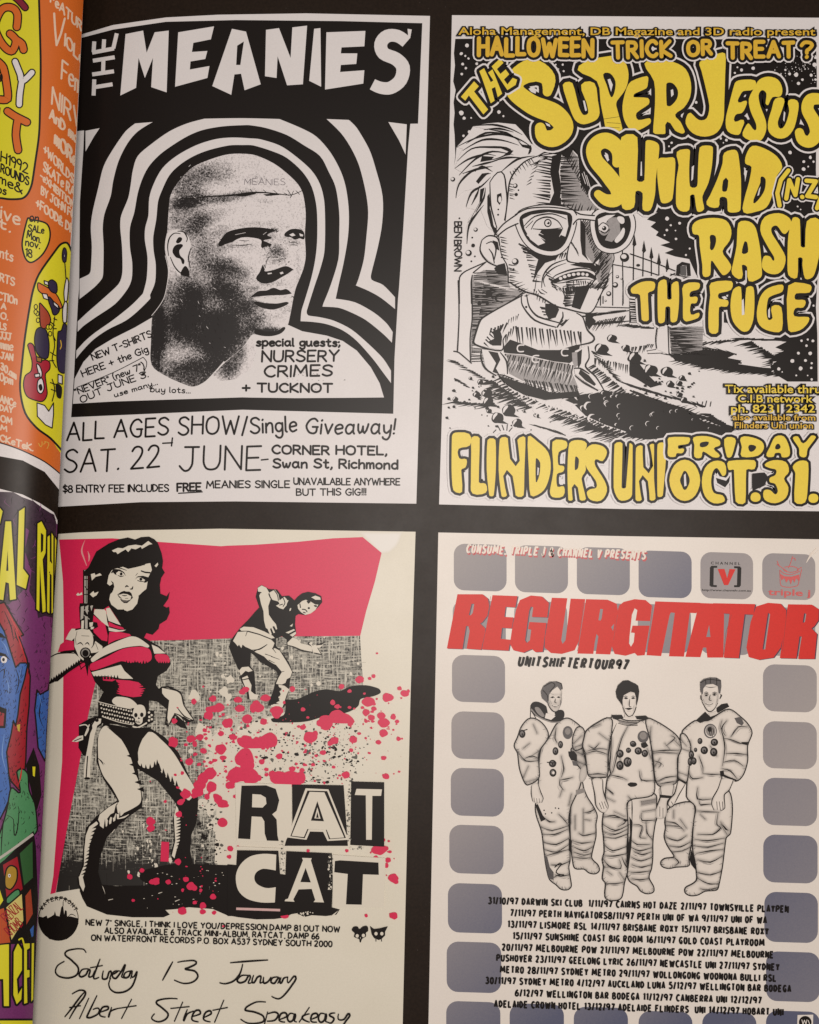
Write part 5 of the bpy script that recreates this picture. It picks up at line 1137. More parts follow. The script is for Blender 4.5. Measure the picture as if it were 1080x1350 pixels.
fc.fill(INK, "@r7 490,640 520,655 560,660 600,650 560,685 530,685 505,665"); fc.lines(INK, "@r7 470,605 490,630 510,640|@r7 510,610 540,615 560,610|@r7 520,740 530,750|@r7 665,620 690,600 745,550|@r7 540,640 570,640", [.6, 1.4, .6]); fc.fill(mat('lip_grey', (.12, .10, .09)), "@r7 500,645 540,662 580,660 550,678 520,672")
fc.fill(INK, "@r7 405,470 430,490 438,530 420,580 400,600 410,560 425,530 420,500")
fc.build()
# ---- the stooping man
mg = Part(T3, 'man_figure')
mg.fill(INK, "@r8 300,170 320,90 350,72 385,90 410,105 480,110 520,165 580,160 625,200 650,170 690,140 740,128 800,140 850,165 858,215 830,250 790,290 720,325 660,315 635,330 630,400 640,480 600,530 560,570 560,530 520,500 470,520 470,580 530,650 580,720 610,800 590,860 580,940 540,1100 400,1080 420,1030 450,950 460,900 490,830 470,790 380,740 260,640 255,750 290,800 300,980 330,1010 230,1030 225,960 180,880 160,790 110,680 75,590 95,530 170,430 240,360 300,290 330,260")
mg.fill(CUT, "@r8 318,95 350,75 390,95 415,140 425,190 405,250 410,320 440,365 470,400 480,440 470,445 455,415 440,420 462,470 450,475 430,430 420,440 435,485 420,490 400,440 385,430 370,370 365,290 345,230 330,160 345,130 320,130"); mg.lines(INK, "@r8 318,130 345,135|@r8 410,145 425,180 460,205", 1.4)
mg.fill(CUT, "@r8 415,135 460,110 490,150 500,200 540,170 560,190 560,240 530,275 500,265 470,245 500,230 490,210 440,195 425,170"); mg.lines(INK, "@r8 450,110 480,150 490,200|@r8 530,180 545,220 530,250|@r8 500,240 525,232", 1.2)
mg.fill(CUT, "@r8 650,240 690,205 720,195 760,210 800,235 825,235 800,280 760,310 715,322 680,300 655,270"); mg.fill(CUT, "@r8 765,175 800,160 840,175 845,195 800,195 785,185"); mg.fill(INK, "@r8 725,205 750,195 760,215 740,230"); mg.fill(INK, "@r8 785,240 810,240 815,255 795,255"); mg.fill(INK, ell(745, 265, 10, 9, fr='r8')); mg.lines(INK, "@r8 690,275 715,278 730,295|@r8 700,300 715,305|@r8 670,230 675,260|@r8 720,190 770,205 820,232", 1.4)
mg.fill(CUT, "@r8 585,270 598,262 594,285 582,290"); mg.fill(CUT, "@r8 550,470 620,440 630,450 575,478"); mg.fill(CUT, "@r8 585,490 635,462 638,480 610,505"); mg.fill(CUT, "@r8 585,415 612,395 605,420"); mg.fill(CUT, "@r8 555,195 575,200 560,230")
mg.fill(CUT, "@r8 565,555 610,510 655,530 680,560 760,580 770,600 775,630 740,625 680,610 620,585 570,575", sm=False); mg.fill(CUT, "@r8 765,585 800,570 850,575 870,565 840,595 825,600 850,640 845,655 810,640 785,645"); mg.lines(INK, "@r8 760,580 740,560 755,550|@r8 810,575 850,565 875,552|@r8 790,640 830,650 855,655|@r8 820,600 850,650|@r8 565,575 620,590 690,622 780,635", [1, 1.8, 1])
mg.fill(CUT, "@r8 165,440 200,420 280,425 370,460 440,495 460,515 430,520 330,480 240,455 180,455"); mg.fill(CUT, "@r8 110,540 150,465 220,460 330,490 430,530 460,560 440,610 460,600 500,620 550,700 580,750 605,800 590,845 560,860 550,890 520,905 470,900 490,850 520,800 470,740 420,720 370,670 310,640 290,630 400,570 330,610 280,620 240,600 215,590 190,570 180,600 160,570 150,585 130,560", sm=False)
mg.lines(INK, "@r8 230,460 215,500|@r8 395,570 330,610 270,615|@r8 460,560 440,610|@r8 380,650 440,670|@r8 430,670 500,695|@r8 500,800 540,795|@r8 410,700 460,725|@r8 440,600 470,640", [1, 2, .6]); mg.fill(INK, "@r8 270,640 330,660 400,700 470,745 510,790 480,800 420,750 340,720")
mg.fill(CUT, "@r8 160,790 185,760 240,755 275,790 240,800 215,790 175,830"); mg.fill(CUT, "@r8 185,850 230,830 240,850 190,862"); mg.fill(CUT, "@r8 190,870 240,860 265,910 260,960 290,985 325,990 310,1030 250,1030 240,960 210,920"); mg.fill(CUT, "@r8 490,905 540,915 580,945 560,990 540,1050 525,1095 480,1085 430,1080 470,1060 500,1040 490,1010 510,990 500,960 520,945 495,925", sm=False)
for i in range(7): y = 930 + i * 22; mg.lines(INK, "@r8 %d,%d %d,%d" % (470 - i * 3, y, 520 - i * 4, y + 6), [2.2, .3])
mg.fill(CUT, "@r8 430,1075 520,1090 515,1105 425,1090")
mg.build()
# ---- crimson splatter
p = Part(T3, 'crimson_splatter')
rr = random.Random(31)
named = [("r3", q) for q in "1000,378,36 728,338,28 1030,232,26 985,145,22 930,185,26 935,520,38 900,545,34 880,580,32 945,595,30 800,632,28 770,680,18 820,450,20 1008,798,30 985,665,24 1010,690,26 600,790,24 600,830,20 755,1020,18 1055,945,16 850,640,18 870,620,30 1065,540,28 1050,585,22 900,388,18 1010,428,14 920,650,16 880,310,20 830,320,24 850,350,16 1065,310,20 1000,290,16 760,750,18 780,515,10 740,525,8 830,1160,22 850,1170,16 800,1120,14 700,1135,16 630,1130,20 955,1220,16 780,1300,26 895,1270,20 850,1252,12 895,1305,18 500,1240,9 550,1070,14 610,1135,16 480,1105,16 1048,995,9 960,1310,14 735,218,18 940,455,10 905,450,8".split()] + \
        [("r4", q) for q in "35,182,16 110,78,28 10,100,26 105,210,38 235,195,42 170,205,24 100,300,52 110,340,36 45,400,42 130,405,50 20,455,22 195,320,16 295,290,20 222,365,13 255,390,18 300,415,48 365,418,52 415,410,32 345,455,20 470,180,36 500,160,18 430,125,17 370,362,17 425,370,14 438,338,9 487,338,10 505,287,10 545,268,16 610,200,22 585,215,16 715,195,24 705,255,11 675,397,20 605,352,9 560,95,42 620,60,40 670,70,26 530,100,22 700,105,16 790,40,22 820,70,18 875,60,20 890,100,30 945,68,16 965,92,10 888,158,24 860,210,16 890,300,15 905,405,18 975,190,12 945,140,6 995,190,5 948,390,5 978,378,6 835,20,12 790,90,9 45,520,13 15,815,16 10,862,11 860,825,30 905,815,12 845,872,17 915,880,17 905,912,15 945,985,28 960,1005,14 945,1198,22 790,1197,10 680,828,10 460,828,9 325,1200,18 60,805,7 280,40,34 150,15,24 70,15,20 205,92,22 750,160,9".split()] + \
        [("r2", q) for q in "912,992,30 1010,968,22 980,940,12 1030,955,10 852,740,6 832,870,11 810,884,9 755,890,24 650,930,17 695,955,10 780,970,8 805,1015,30 600,1020,16 830,1055,11 695,1048,10 770,1050,9 105,945,20 85,960,18 370,945,16 215,995,24 165,1030,22 60,1005,20 70,1055,22 280,1065,34 180,1050,28 620,1075,12 430,1060,12 850,1000,6 990,995,6".split()] + [("r1", q) for q in "845,1015,16 990,1050,26 935,1060,24 960,1055,20".split()]
for fr, q in named:
    x, y, r = map(float, q.split(',')); f = FR[fr]
    p.spots(RED, blob(f[0] + x/f[2], f[1] + y/f[2], r/f[2], .16, 10, rr, rr.uniform(.9, 1.25), rr.uniform(.8, 1.05)))
for cx, cy, sx, sy, n in [(320, 1010, 40, 30, 90), (330, 955, 50, 20, 60), (450, 945, 40, 14, 40), (430, 1000, 40, 26, 50), (270, 1000, 20, 40, 50), (500, 960, 14, 20, 20), (265, 1170, 30, 22, 24), (510, 1130, 8, 12, 8)]:
    for i in range(n):
        x, y = rr.gauss(cx, sx), rr.gauss(cy, sy)
        if x < 533 - (y - 930) * .03: p.spots(RED, blob(x, y, abs(rr.gauss(0, .9)) + .25, .3, 8, rr, rr.uniform(.8, 1.6), 1))
p.spots_end(); p.fill(RED, "@r3 660,905 705,908 702,1020 655,1018"); p.fill(RED, "@r4 60,185 150,190 230,165 280,180 270,235 140,245 70,230", sm=True); p.fill(RED, "@r4 250,420 290,395 400,390 440,410 430,445 360,440 345,480 330,440 260,438", sm=True); p.fill(RED, "@r4 10,380 60,350 190,400 185,430 20,430", sm=True); p.fill(RED, "@r3 955,640 990,640 1005,680 1045,695 1035,710 980,695", sm=True); p.fill(RED, "@r4 570,75 640,40 700,60 720,100 600,100", sm=True); p.fill(RED, "@r4 828,808 915,805 880,850 850,845", sm=True)
p.spots_end(); p.build()
# ---- cut-out band name blocks
b = Part(T3, 'block_lettering')
b.fill(CUT, "@r4 45,440 365,450 365,800 320,800 320,770 290,775 50,775"); b.fill(INK, "@r4 80,457 220,455 275,475 295,540 280,600 255,620 280,650 285,740 292,772 225,770 212,730 210,660 195,635 138,632 130,762 60,758", holes=["@r4 142,505 190,508 218,525 222,560 200,582 140,580"])
b.fill(INK, "@r4 368,450 662,455 686,800 325,800 335,765 370,700")
b.fill(CUT, "@r4 445,472 575,478 690,765 570,772 545,720 470,718 450,765 340,752", holes=["@r4 455,485 568,488 675,755 578,762 560,708 462,705 440,757 358,745"]); b.fill(CUT, "@r4 468,492 552,495 665,752 585,758 565,708 455,704 435,750 365,742", holes=["@r4 512,545 550,660 475,656"])
b.fill(INK, "@r4 512,560 540,652 488,650"); b.fill(CUT, "@r4 512,580 530,645 495,643"); b.fill(INK, "@r4 512,605 520,640 505,640")
b.fill(INK, "@r4 705,433 893,438 893,805 700,795"); b.fill(CUT, "@r4 735,475 880,478 875,515 825,515 822,765 790,765 788,512 725,510")
b.fill(INK, "@r4 55,825 290,828 300,960 330,965 335,830 595,842 600,1000 595,1150 300,1200 0,1200 0,905 50,910")
b.up(.03); b.fill(CUT, "@r4 278,850! 205,845 130,860 75,905 48,970 60,1050 110,1100 190,1122 270,1122! 275,1035! 220,1040 170,1018 153,985 165,950 205,930 275,940!", sm=True)
b.fill(CUT, "@r4 425,868 480,870 475,882 545,1110 550,1122 490,1120 500,1108 480,1045 405,1048 375,1105 382,1118 325,1115 330,1105 345,1100 430,882", holes=["@r4 445,925 475,1008 415,1006"])
b.fill(CUT, "@r4 600,850 900,870 890,1150 600,1150"); b.fill(INK, "@r4 612,886 640,882 860,895 862,965 772,962 765,1135 675,1133 685,960 608,950")
b.lines(mat('pink_line', (.62, .40, .38)), "@r4 50,1158 300,1166", 3.2, cap=False)
b.lines(CUT, "@r4 50,808 320,820", 2.4, cap=False); b.fill(CUT, "@r4 300,830 332,832 328,950 305,945")
rg2 = random.Random(4)
for x0, x1, y0, y1, n in [(575, 598, 850, 1050, 40), (680, 700, 470, 800, 40), (300, 330, 770, 950, 40), (700, 780, 805, 825, 12)]:
    for i in range(n): f = FR['r4']; b.spots(GS if rg2.random() < .6 else CUT, blob(f[0] + rg2.uniform(x0, x1)/f[2], f[1] + rg2.uniform(y0, y1)/f[2], rg2.uniform(.4, 1.4), .5, 6, rg2))
b.build()
p = Part(T3, 'record_lettering')
pen_text(p, INK, 'NEW 7" SINGLE, I THINK I LOVE YOU/DEPRESSION.DAMP 81 OUT NOW', (305, 248), (1694, 286), 7.2, 1.7, fr='r5', jit=0, gap=2.8, space=4, cap=False)
pen_text(p, INK, 'ALSO AVAILABLE 6 TRACK MINI-ALBUM, RATCAT, DAMP 66', (408, 292), (1580, 325), 7.2, 1.7, fr='r5', jit=0, gap=2.8, space=4, cap=False)
pen_text(p, INK, 'ON WATERFRONT RECORDS P.O. BOX A537 SYDNEY SOUTH 2000', (335, 332), (1652, 367), 7.2, 1.7, fr='r5', jit=0, gap=2.8, space=4, cap=False)
p.build()
p = Part(T3, 'round_emblem')
p.fill(CUT, ell(154, 215, 110, 118, fr='r5', n=36)); p.up(); p.ribbon(INK, ell(154, 215, 109, 117, fr='r5', n=36), .9, closed=True, sm=False)
p.fill(INK, "@r5 46,200 70,205 90,195 95,210 115,200 130,190 135,170 142,195 160,200 170,150 180,140 186,190 190,165 200,170 202,200 220,200 262,210 264,240 240,290 200,325 154,332 105,325 65,285 48,240")
p.lines(INK, "@r5 180,142 180,120", 1); p.lines(INK, "@r5 205,205 225,188 250,200", [.5, 1.2, .5])
for i, ch in enumerate("WATERFRONT"):
    a = math.radians(-148 + i * 13.2); f = FR['r5']; cx, cy = 154 + 98 * math.cos(a), 215 + 104 * math.sin(a); tx, ty = -math.sin(a), math.cos(a)
    pen_text(p, INK, ch, (cx - tx * 7, cy - ty * 7), (cx + tx * 7, cy + ty * 7), 4.4, 1.1, fr='r5', jit=0)
p.build()
p = Part(T3, 'animal_skull_emblem')
p.fill(INK, "@r6 722,150 735,132 755,132 765,145 785,130 808,130 812,155 800,165 800,185 780,198 772,218 766,216 762,200 735,188 738,168", sm=True)
p.fill(INK, "@r6 822,128 845,145 880,140 920,130 905,160 905,180 885,200 870,205 845,195 832,175", sm=False); p.lines(INK, "@r6 855,200 855,212|@r6 885,200 886,212", 1)
for x, y in [(752, 182), (786, 180), (855, 170), (887, 170)]: p.fill(CUT, ell(x, y, 9, 10, fr='r6', n=10))
p.fill(CUT, "@r6 768,190 772,190 770,200"); p.build()
p = Part(T3, 'handwritten_date')
HWI = INK
def script(txt): p.lines(HWI, txt, [1.5, 2.5, 2.4, 1.6])
script("@r5 305,398 290,380 240,380 190,402 225,440 262,480 255,520 210,538 160,530 138,505 150,470 185,448|@r5 318,488 285,492 268,520 280,532 305,520 325,492 320,530 340,528 352,500|@r5 382,435 350,520 350,542 375,535|@r5 330,482 395,470|@r5 400,500 395,540 420,540 440,500 435,540|@r5 440,500 455,515 480,502|@r5 490,500 460,502 450,530 470,540 500,500 520,468 500,530 515,538|@r5 545,500 520,510 515,535 540,530 555,500 550,540|@r5 560,500 560,535 585,505 560,580 520,612 470,618 440,600 430,570 440,540")
script("@r5 780,450 755,495 725,550|@r5 808,452 850,445 910,450 870,480 850,490 900,500 918,530 890,560 840,568 790,550")
script("@r6 58,330 150,322 262,315|@r6 125,338 110,390 75,430 30,445 0,440|@r6 158,400 120,400 95,425 110,440 140,430 165,400 155,440 172,440|@r6 185,400 180,440 205,410 225,405 220,440 235,435|@r6 240,410 240,440 262,435 280,410|@r6 320,408 290,412 280,435 300,442 325,412 318,442|@r6 335,412 332,442 350,415 372,408|@r6 372,410 375,440 415,405 390,460 350,510 320,528 285,515")
script("@r5 300,612 275,640 230,700 190,750|@r5 230,625 270,605 302,615 290,650 250,700 215,760|@r5 215,700 275,690|@r5 320,650 270,760|@r5 365,635 310,750 330,755 370,735 375,705 345,710|@r5 385,725 425,710 425,695 395,700 380,740 410,752|@r5 445,700 430,750 440,720 480,705|@r5 555,655 500,760|@r5 480,705 580,690")
script("@r5 805,652 770,650 720,655 690,672 720,700 755,735 740,765 700,778 665,760 680,735|@r5 835,670 790,775|@r5 770,705 870,695|@r5 860,712 840,770 860,735 895,720|@r5 885,750 930,735 925,715 900,722 885,765 920,778|@r5 950,755 990,735 985,718 960,728 950,765 985,778|@r5 1060,660 1010,780|@r5 1000,715 1080,700")
script("@r6 250,545 200,545 150,570 140,590 190,600 235,620 240,650 200,662 150,660 115,640|@r6 262,600 245,665|@r6 262,610 300,600 320,615 300,645 260,650|@r6 330,640 365,625 360,605 335,610 325,645 355,655|@r6 410,612 385,608 370,632 382,653 402,642 413,612 408,648 420,654|@r6 490,575 435,655|@r6 490,610 450,630 490,655|@r6 500,640 535,625 530,608 505,615 500,650 530,655|@r6 578,612 552,608 540,635 553,656 574,642 583,612 579,650 590,655|@r6 630,605 600,615 625,635 610,660 590,655|@r6 650,612 650,640 680,640 710,610 690,650 660,690 620,710")
p.build()
# ============================================================ poster: three astronauts between grey tiles
for k_, v_ in {'1': (570, 690, 4.1538), '2': (820, 690, 4.1538), '3': (660, 880, 6), '4': (830, 880, 6), '5': (670, 1050, 6),
               '6': (830, 1050, 6), '7': (570, 1160, 4.1538), '8': (820, 1160, 4.1538)}.items(): FR['g' + k_] = v_
T4 = Thing('gig_poster', 'pale poster of three men in spacesuits framed by rounded grey tiles under red block lettering', 'poster', (820, 1040), group='posters printed on the right page')
p = Part(T4, 'paper')
p.fill(PEA, "@px 578,702 830,707 1080,711 1098,711.4 1098,1400 564,1400 565,1350")
p.build()
def rr_(x0, y0, x1, y1, r=15, sk=2.2):
    o = []
    for cx, cy, a0 in ((x1 - r, y0 + r, -90), (x1 - r, y1 - r, 0), (x0 + r, y1 - r, 90), (x0 + r, y0 + r, 180)):
        for k in range(7):
            a = math.radians(a0 + k * 15); o.append((cx + r * math.cos(a), cy + r * math.sin(a) + (cx - (x0 + x1)/2) / (x1 - x0) * sk))
    return o
TW = dict(a=(.30, .262, .242), b=(.255, .235, .232), c=(.195, .188, .21), d=(.345, .305, .305), e=(.16, .158, .20), f=(.12, .122, .172))
TM = {k: mat('tile_grey_' + n_, TW[k], var=.06) for k, n_ in zip('abcdef', ('warm', 'mid', 'cool', 'light', 'blue', 'deep'))}
TILE = tone_mat('tile_print', (.40, .355, .335), (.098, .104, .165), .28, .52, 2600)
tiles = [(598.4, 717.5, 668, 779, 'a'), (679, 719.5, 749, 781.5, 'a'), (760.6, 722, 830.5, 784, 'b'), (842, 726.5, 912, 788, 'c'), (923.5, 728.5, 993, 789.5, 'd'), (1005, 730, 1075, 790.5, 'd'),
 (597, 792, 667, 856, 'a'), (678, 793, 748, 857, 'a'), (760, 795, 830, 858.5, 'b'), (841, 797, 911, 861, 'b'), (923, 799, 993, 863, 'b'), (1005, 801, 1075, 865, 'd'),
 (596, 864, 666, 926, 'a'), (595.2, 938.5, 665.4, 1001, 'a'), (594.4, 1013, 664.6, 1076, 'b'), (592.5, 1088, 664, 1152, 'b'), (590.6, 1165, 662, 1230, 'c'), (589, 1242, 661, 1308.5, 'c'), (588.4, 1320.5, 659.8, 1388, 'e'),
 (1006, 876.5, 1077, 938.5, 'd'), (1006, 951.5, 1077, 1013.5, 'd'), (1006, 1026, 1077.4, 1088.5, 'b'), (1006.4, 1101, 1078, 1164, 'c'), (1007.8, 1176.5, 1078.4, 1242.5, 'e'), (1010, 1255, 1081, 1320.5, 'e'), (1010, 1333, 1081, 1398, 'f'),
 (672, 1323.5, 743.6, 1390, 'f'), (756.6, 1328, 828, 1392, 'f'), (842, 1333.5, 913, 1396, 'f'), (926, 1334.5, 997.4, 1398, 'f')]
for x0, y0, x1, y1, k in tiles:
    b0 = dict(a=.30, b=.44, c=.66, d=.20, e=.76, f=.93)[k]
    p = Part(T4, 'tile'); p.tonefill(TILE, rr_(x0, y0, x1, y1, 15 if y0 > 800 else 14), lambda X, Y, D: b0 + .16 * ((X - x0) / 70 + (Y - y0) / 64 - 1) * (1 if x0 < 900 else -.6) + .05, 9); p.build()
T4.z += .03
# ---- headline
LT = ["@g1 138,388 275,388 305,412 313,460 302,505 275,540 262,548 290,575 288,600 268,692 188,686 205,590 198,562 185,562 165,688 80,685",
 "@g1 330,393 467,398 455,460 402,457 395,512 445,515 435,575 382,572 375,632 428,637 418,697 272,690",
 "@g1 480,420 540,395 600,400 638,435 630,515 546,512 553,460 540,455 530,480 508,640 518,655 535,640 542,582 525,578 532,540 625,545 605,703 565,705 545,688 500,708 445,695 425,660 440,560 460,470",
 "@g1 655,407 740,410 706,640 714,660 730,640 758,412 838,415 805,640 780,695 710,715 650,710 615,680 618,620",
 "@g1 842,415 960,418 1010,440 1018,490 1005,540 980,568 995,600 990,640 975,718 895,715 910,620 900,605 890,650 882,715 795,713",
 "@g2 10,430 70,415 130,420 165,450 155,535 75,533 85,475 70,465 55,500 38,655 50,675 65,650 70,600 50,598 58,560 152,560 125,722 85,725 70,710 20,725 -40,715 -60,660 -40,540 -15,450",
 "@g2 183,427 300,431 262,500 215,727 135,722", "@g2 240,429 430,435 408,492 372,490 340,730 258,728 290,490 250,486",
 "@g2 420,436 535,440 560,500 555,735 468,735 462,680 445,680 430,733 348,731 410,490", "@g2 500,437 730,442 720,500 672,498 640,738 557,735 590,495 510,490",
 "@g2 735,455 800,435 870,440 900,475 897,560 870,680 830,735 750,747 695,732 682,680 705,540", "@g2 910,443 1040,445 1078,470 1077,530 1055,562 1038,575 1068,605 1055,742 965,742 985,620 973,618 955,740 865,738"]
LH = {0: "@g1 215,440 230,440 222,490 212,503 200,503", 4: "@g1 920,468 935,470 928,520 922,532 910,530", 8: "@g2 478,555 485,622 462,622", 10: "@g2 800,490 812,497 785,690 770,690", 11: "@g2 998,492 1010,495 1003,540 990,545"}
p = Part(T4, 'headline_shadow')
SHD = mat('navy_shadow_ink', (.055, .030, .065))
for i in (0, 1, 2, 9, 10, 11):
    if i == 9: p.build(); p = Part(T4, 'headline_shadow')
    p.fill(SHD, [(x + 1.5, y + .6) for x, y in pts(LT[i])], holes=[[(x + 1.5, y + .6) for x, y in pts(LH[i])]] if i in LH else [])
p.build()
p = Part(T4, 'headline_lettering')
for i, l in enumerate(LT): p.fill(SCA, l, holes=[LH[i]] if i in LH else [])
DK = mat('dark_red_ink', (.30, .03, .03))
p.lines(DK, "@g1 828,430 815,560 795,700|@g1 1015,500 992,640|@g1 320,400 300,520|@g1 640,440 630,510|@g2 170,450 140,690|@g2 570,600 555,730|@g2 905,470 880,700|@g2 600,500 570,600", .5)
p.build()
p = Part(T4, 'presenter_shadow')
PKI = mat('pink_shadow_ink', (.50, .065, .07)); WHT = mat('warm_white_ink', (.75, .66, .58))
pen_text(p, PKI, "CONSUME, TRIPLE J & CHANNEL V PRESENTS", (192, 167), (1168, 203), 10.0, 2.8, slant=.16, fr='g1', jit=0, gap=4.6, space=5, cap=False, imp=True)
p.build(); T4.z += .02
p = Part(T4, 'presenter_lettering')
pen_text(p, WHT, "CONSUME, TRIPLE J & CHANNEL V PRESENTS", (187, 158), (1163, 194), 10.0, 2.5, slant=.16, fr='g1', jit=0, gap=4.6, space=5, cap=False, imp=True)
p.build()
p = Part(T4, 'tour_name_lettering')
pen_text(p, INK, "UNITSHIFTERTOUR97", (472, 778), (1064, 799), 11.4, 3.5, slant=.2, fr='g1', jit=0, gap=4.8, cap=False, imp=True); p.build()
# ---- sponsor marks in the tiles
p = Part(T4, 'bracket_emblem')
p.lines(INK, "@g2 522,238 492,238 490,342 520,344|@g2 615,240 645,241 642,344 615,344", 2.6, sm=False, cap=False); p.lines(INK, "@g2 493,240 491,342|@g2 644,242 641,342", 5, sm=False, cap=False)
p.fill(SCA, "@g2 525,250 562,250 577,300 590,250 622,252 590,320 582,338 560,338"); 
type_text(p, INK, "C H A N N E L", (488, 224), (648, 228), 3.4, .01, fr='g2'); type_text(p, INK, "http://www.channelv.com.au", (440, 370), (706, 374), 2.6, .012, fr='g2'); p.build()
p = Part(T4, 'drum_emblem')
DR = mat('soft_red_ink', (.60, .10, .10))
p.lines(DR, "@g2 865,255 868,330 880,345 920,350 960,342 968,325 985,250|@g2 848,222 880,245 905,262|@g2 850,205 862,235|@g2 985,240 960,255|@g2 935,180 925,215 912,245|@g2 928,195 945,190 950,205|@g2 865,255 890,275 930,280 975,262|@g2 890,240 930,235 960,245 965,258 930,268 895,262 885,248", .9)
p.fill(DR, "@g2 866,275 890,290 930,292 972,280 968,315 955,300 945,325 935,305 925,335 915,305 900,325 890,300 875,312"); type_text(p, DR, "triple j", (802, 392), (1030, 398), 8.0, .02, fr='g2'); p.build()
p = Part(T4, 'gloss_mark'); p.lines(WHT, "@g2 1072,130 1040,165 1010,215|@g2 1076,150 1050,170", [.4, 3.0, .8]); p.build()  # corner gloss, a highlight drawn as white strokes
p = Part(T4, 'corner_emblem'); p.fill(PEA, "@g8 962,740 1048,738 1046,800 960,800"); p.fill(INK, ell(1004, 780, 35, 35, fr='g8', n=24)); p.lines(PEA, "@g8 985,765 992,790 1000,768 1008,790 1014,765|@g8 1020,768 1028,790", .9, sm=False); p.build()
# ---- tour dates
p = Part(T4, 'tour_dates')
for t_, a, b in [("31/10/97 DARWIN SKI CLUB  1/11/97 CAIRNS HOT DAZE 2/11/97 TOWNSVILLE PLAYPEN", (305, 133), (1952, 180)), ("7/11/97 PERTH NAVIGATORS8/11/97 PERTH UNI OF WA 9/11/97 UNI OF WA", (425, 200), (1833, 240)),
 ("13/11/97 LISMORE RSL 14/11/97 BRISBANE ROXY 15/11/97 BRISBANE ROXY", (412, 262), (1843, 302)), ("15/11/97 SUNSHINE COAST BIG ROOM 16/11/97 GOLD COAST PLAYROOM", (440, 326), (1820, 364)),
 ("20/11/97 MELBOURNE POW 21/11/97 MELBOURNE POW 22/11/97 MELBOURNE", (380, 388), (1870, 430)), ("PUSHOVER 23/11/97 GEELONG LYRIC 26/11/97 NEWCASTLE UNI 27/11/97 SYDNEY", (350, 446), (1902, 498)),
 ("METRO 28/11/97 SYDNEY METRO 29/11/97 WOLLONGONG WOONONA BULLI RSL", (370, 510), (1886, 558)), ("30/11/97 SYDNEY METRO 4/12/97 AUCKLAND LUNA 5/12/97 WELLINGTON BAR BODEGA", (290, 570), (1966, 616)),
 ("6/12/97 WELLINGTON BAR BODEGA 11/12/97 CANBERRA UNI 12/12/97", (452, 638), (1804, 680)), ("ADELAIDE CROWN HOTEL 13/12/97 ADELAIDE FLINDERS  UNI 14/12/97 HOBART UNI", (338, 698), (1924, 744))]:
    pen_text(p, INK, t_, (a[0] + 4, a[1] - 3), (b[0] - 4, b[1] - 3), 7.9, 2.45, fr='g7', jit=0, gap=4.2, space=5.2, cap=False, imp=True)
p.build()
# ---- astronauts
DG = mat('pencil_dark_grey', (.085, .075, .075), var=.3); MG = mat('pencil_mid_grey', (.24, .215, .20), var=.2)
SUIT = tone_mat('spacesuit_print', (0.71, 0.645, 0.585), (0.030, 0.026, 0.026), .16, .5, 700, (1, 1, 1))
SKN = tone_mat('pencil_face', (0.72, 0.655, 0.595), (0.035, 0.03, 0.03), .16, .5, 900)
def suit(part, outline, folds, sm=True, edge=.42, ew=2.2, base=.0):
    """spacesuit: soft pencil shading gathers at the outline and along the folds"""
    f = []
    for q in folds:
        q = pts(q[0]) if isinstance(q, tuple) else pts(q); f.append(q)
    segs = [(a, b) for q in f for a, b in zip(q, q[1:])]
    def fn(X, Y, D):
        t = base + edge * np.exp(-(D / ew) ** 2) + .035 * np.exp(-D / 8)
        V = np.stack([X, Y], 1); dm = np.full(len(X), 99.)
        for a, b in segs:
            a = np.array(a); ab = np.array(b) - a; l2 = max((ab * ab).sum(), 1e-6); tt = np.clip(((V - a) @ ab) / l2, 0, 1)
            dm = np.minimum(dm, np.hypot(*(V - (a + tt[:, None] * ab)).T))
        return t + .46 * np.exp(-(dm / 2.3) ** 2)
    part.tonefill(SUIT, outline, fn, 1.8, sm)
    part.up()
    o = pts(outline); o = smooth(o) if sm else o
    part.ribbon(INK, o, 1.55, closed=True, sm=False)
    part.up()
    rs = random.Random(int(o[0][0] * 7 + o[0][1]))
    for q in f:
        part.ribbon(INK, q, [.35, 1.8, .35], sm=True, n=3)
        for k in range(3):        # loose pencil strokes beside each fold
            dx, dy = rs.uniform(-3, 3), rs.uniform(-.5, 3.2); g = smooth(q, False, 4); n0 = rs.randrange(0, max(1, len(g) // 2)); g = [(x + dx, y + dy) for x, y in g[n0:n0 + max(3, len(g) // 2)]]
            g = [t for t in g if inside(t, o)]
            if len(g) > 1: part.ribbon(MG if k < 2 else DG, g, [.15, .8, .15], sm=False, cap=False)
    for k in range(int(len(o) * .5)):      # short shading strokes inside the edge
        i = rs.randrange(len(o)); x, y = o[i]; u, v = o[(i + 1) % len(o)]; l = math.dist((x, y), (u, v)) or 1
        for sg in (1, -1):
            nx, ny = -(v - y) / l * sg, (u - x) / l * sg; L_ = rs.uniform(2, 5.5)
            e = (x + nx * L_ + (u - x) / l * 2, y + ny * L_ + (v - y) / l * 2)
            if inside(e, o): part.ribbon(DG if rs.random() < .5 else MG, [(x, y), e], [.8, .15], sm=False, cap=False)
def badge(part, fr, x, y, rx, ry, ring=True):
    part.fill(INK, ell(x, y, rx, ry, fr=fr, n=14))
    if ring: part.fill(mat('hose_grey', (.16, .145, .14)), ell(x - rx*.1, y - ry*.1, rx*.55, ry*.55, fr=fr, n=12)); part.fill(INK, ell(x, y + ry*.1, rx*.25, ry*.3, fr=fr, n=8))
